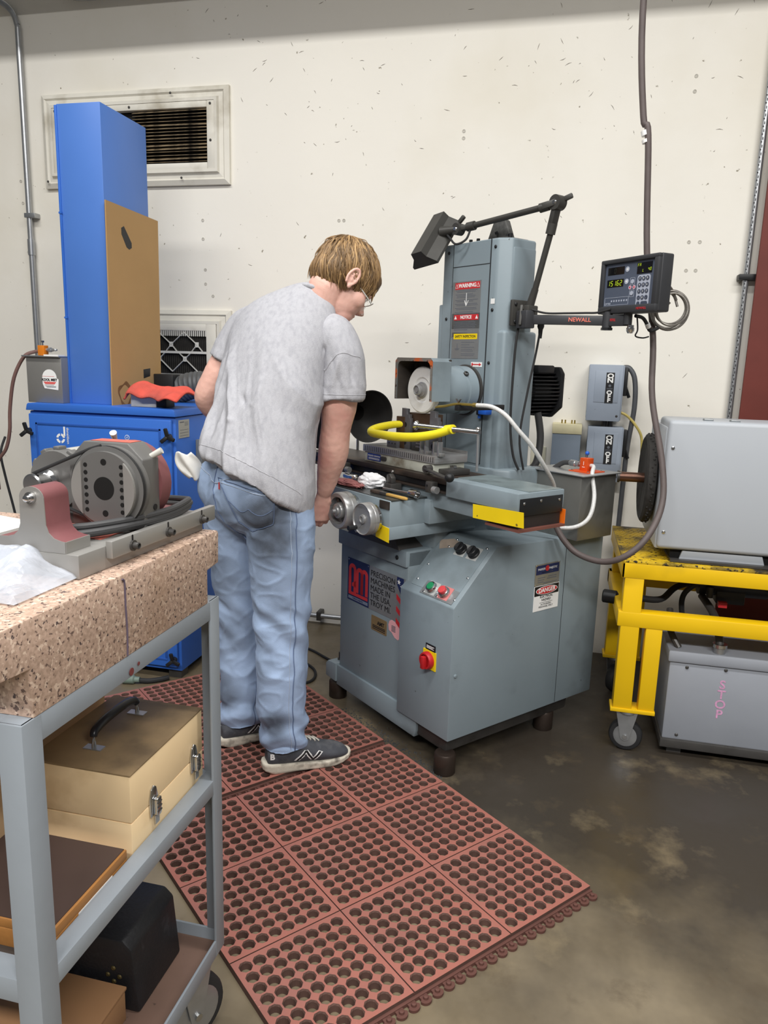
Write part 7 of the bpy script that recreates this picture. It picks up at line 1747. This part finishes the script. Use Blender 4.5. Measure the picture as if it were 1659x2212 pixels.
# trim: keep hair above the hairline
rel = a-np.array(HC); rr = rel@np.array(HR); ff = rel@np.array(HF); uu_ = rel@np.array(HU)
displace(cm, lambda P: .003*vnoise(P, 50))
hair = link('hair', cm, M_hair2, person, True, 180)
bm = bmesh.new(); bm.from_mesh(cm)
kill = []
for v in bm.verts:
    d = v.co-HC; f_ = d.dot(HF); u_ = d.dot(HU); r_ = abs(d.dot(HR))
    line = np.interp(f_, HLF, HLU)+.008
    if u_ < line: kill.append(v)
bmesh.ops.delete(bm, geom=kill, context='VERTS'); bm.to_mesh(cm); bm.free()
CD_ = (HU*math.cos(.62)-HF*math.sin(.62)).normalized(); FD_ = (HF*math.cos(.62)+HU*math.sin(.62)).normalized()
CN = np.array([0, -.055, -.006]); RN = np.array([.074, .066, .072])
EH = np.array([.086, .110, .098]); CH = np.array([0, -.016, .038])
def strand(b, th, m0, reach, lift, wid, sv, over=0.):
    """comb a tapering clump from the crown whorl outwards along th (0 = forward, 90 = right) down to the hairline"""
    pts = []; ph = m0; k_ = 0; curl_ = math.sin(sv*5.3)*.16
    while ph < m0+reach and k_ < 40:
        a_ = th+curl_*(ph-m0)+.05*math.sin(ph*6+sv*9)
        d = CD_*math.cos(ph)+(FD_*math.cos(a_)+HR*math.sin(a_))*math.sin(ph)
        q_ = np.array([d.dot(HR), d.dot(HF), d.dot(HU)])
        g = (ph-m0)/max(reach, .01)
        d2 = EH*q_; o2 = (CH-CN)/RN; e2 = d2/RN; A2 = e2@e2; B2 = o2@e2; D2 = B2*B2-A2*(o2@o2-1)
        t2 = (-B2+math.sqrt(D2))/A2 if D2 > 0 else 0
        p = CH+d2*(max(1, t2)+lift*(.3+.9*g*g)+.010*math.sin(sv*7+ph*5))
        pts.append(hp(*p))
        if p[2] < np.interp(p[1], HLF, HLU)-over: break
        ph += .11; k_ += 1
    if len(pts) < 4: return
    if over > 0:
        dd = pts[-1]-pts[-2]; pts.append(pts[-1]+dd*.6+V(0, 0, -.006)); pts.append(pts[-1]+dd*.4+V(0, 0, -.008))
    b.tube(pts, wid, 5, radii=[wid*.45, wid, wid*1.15, wid, wid*.6, wid*.08], smooth=2)
groups = [MB(), MB(), MB()]
r2 = np.random.default_rng(11)
for k in range(1500):
    th = r2.uniform(-PI, PI)
    m0 = r2.uniform(.02, 1.6) if k % 3 else r2.uniform(.02, .35)
    reach = r2.uniform(.45, 1.0) if r2.random() < .35 else 4
    strand(groups[int(r2.choice([0, 0, 0, 1, 1, 2]))], th, m0, reach, r2.uniform(.0, .07)+(r2.random() < .12)*.06, r2.uniform(.0016, .0042), r2.uniform(0, 10), r2.uniform(0, .012))
for k in range(110):                  # longer fringe falling over the forehead and temples
    th = r2.uniform(-.9, 1.15); strand(groups[k % 3], th, r2.uniform(.5, 1.4), 4, r2.uniform(.04, .14), r2.uniform(.0016, .0036), r2.uniform(0, 10), r2.uniform(.006, .03))
for k in range(30):                   # fly-away hairs
    th = r2.uniform(-PI, PI); strand(groups[2], th, r2.uniform(.0, .5), r2.uniform(.8, 1.6), r2.uniform(.10, .24), .0005, r2.uniform(0, 10))
for g_, m_ in zip(groups, (M_hair, M_hair2, M_hair3)): o_ = g_.build('hair_clumps', m_, hair, ang=180); o_['kind'] = 'stuff'
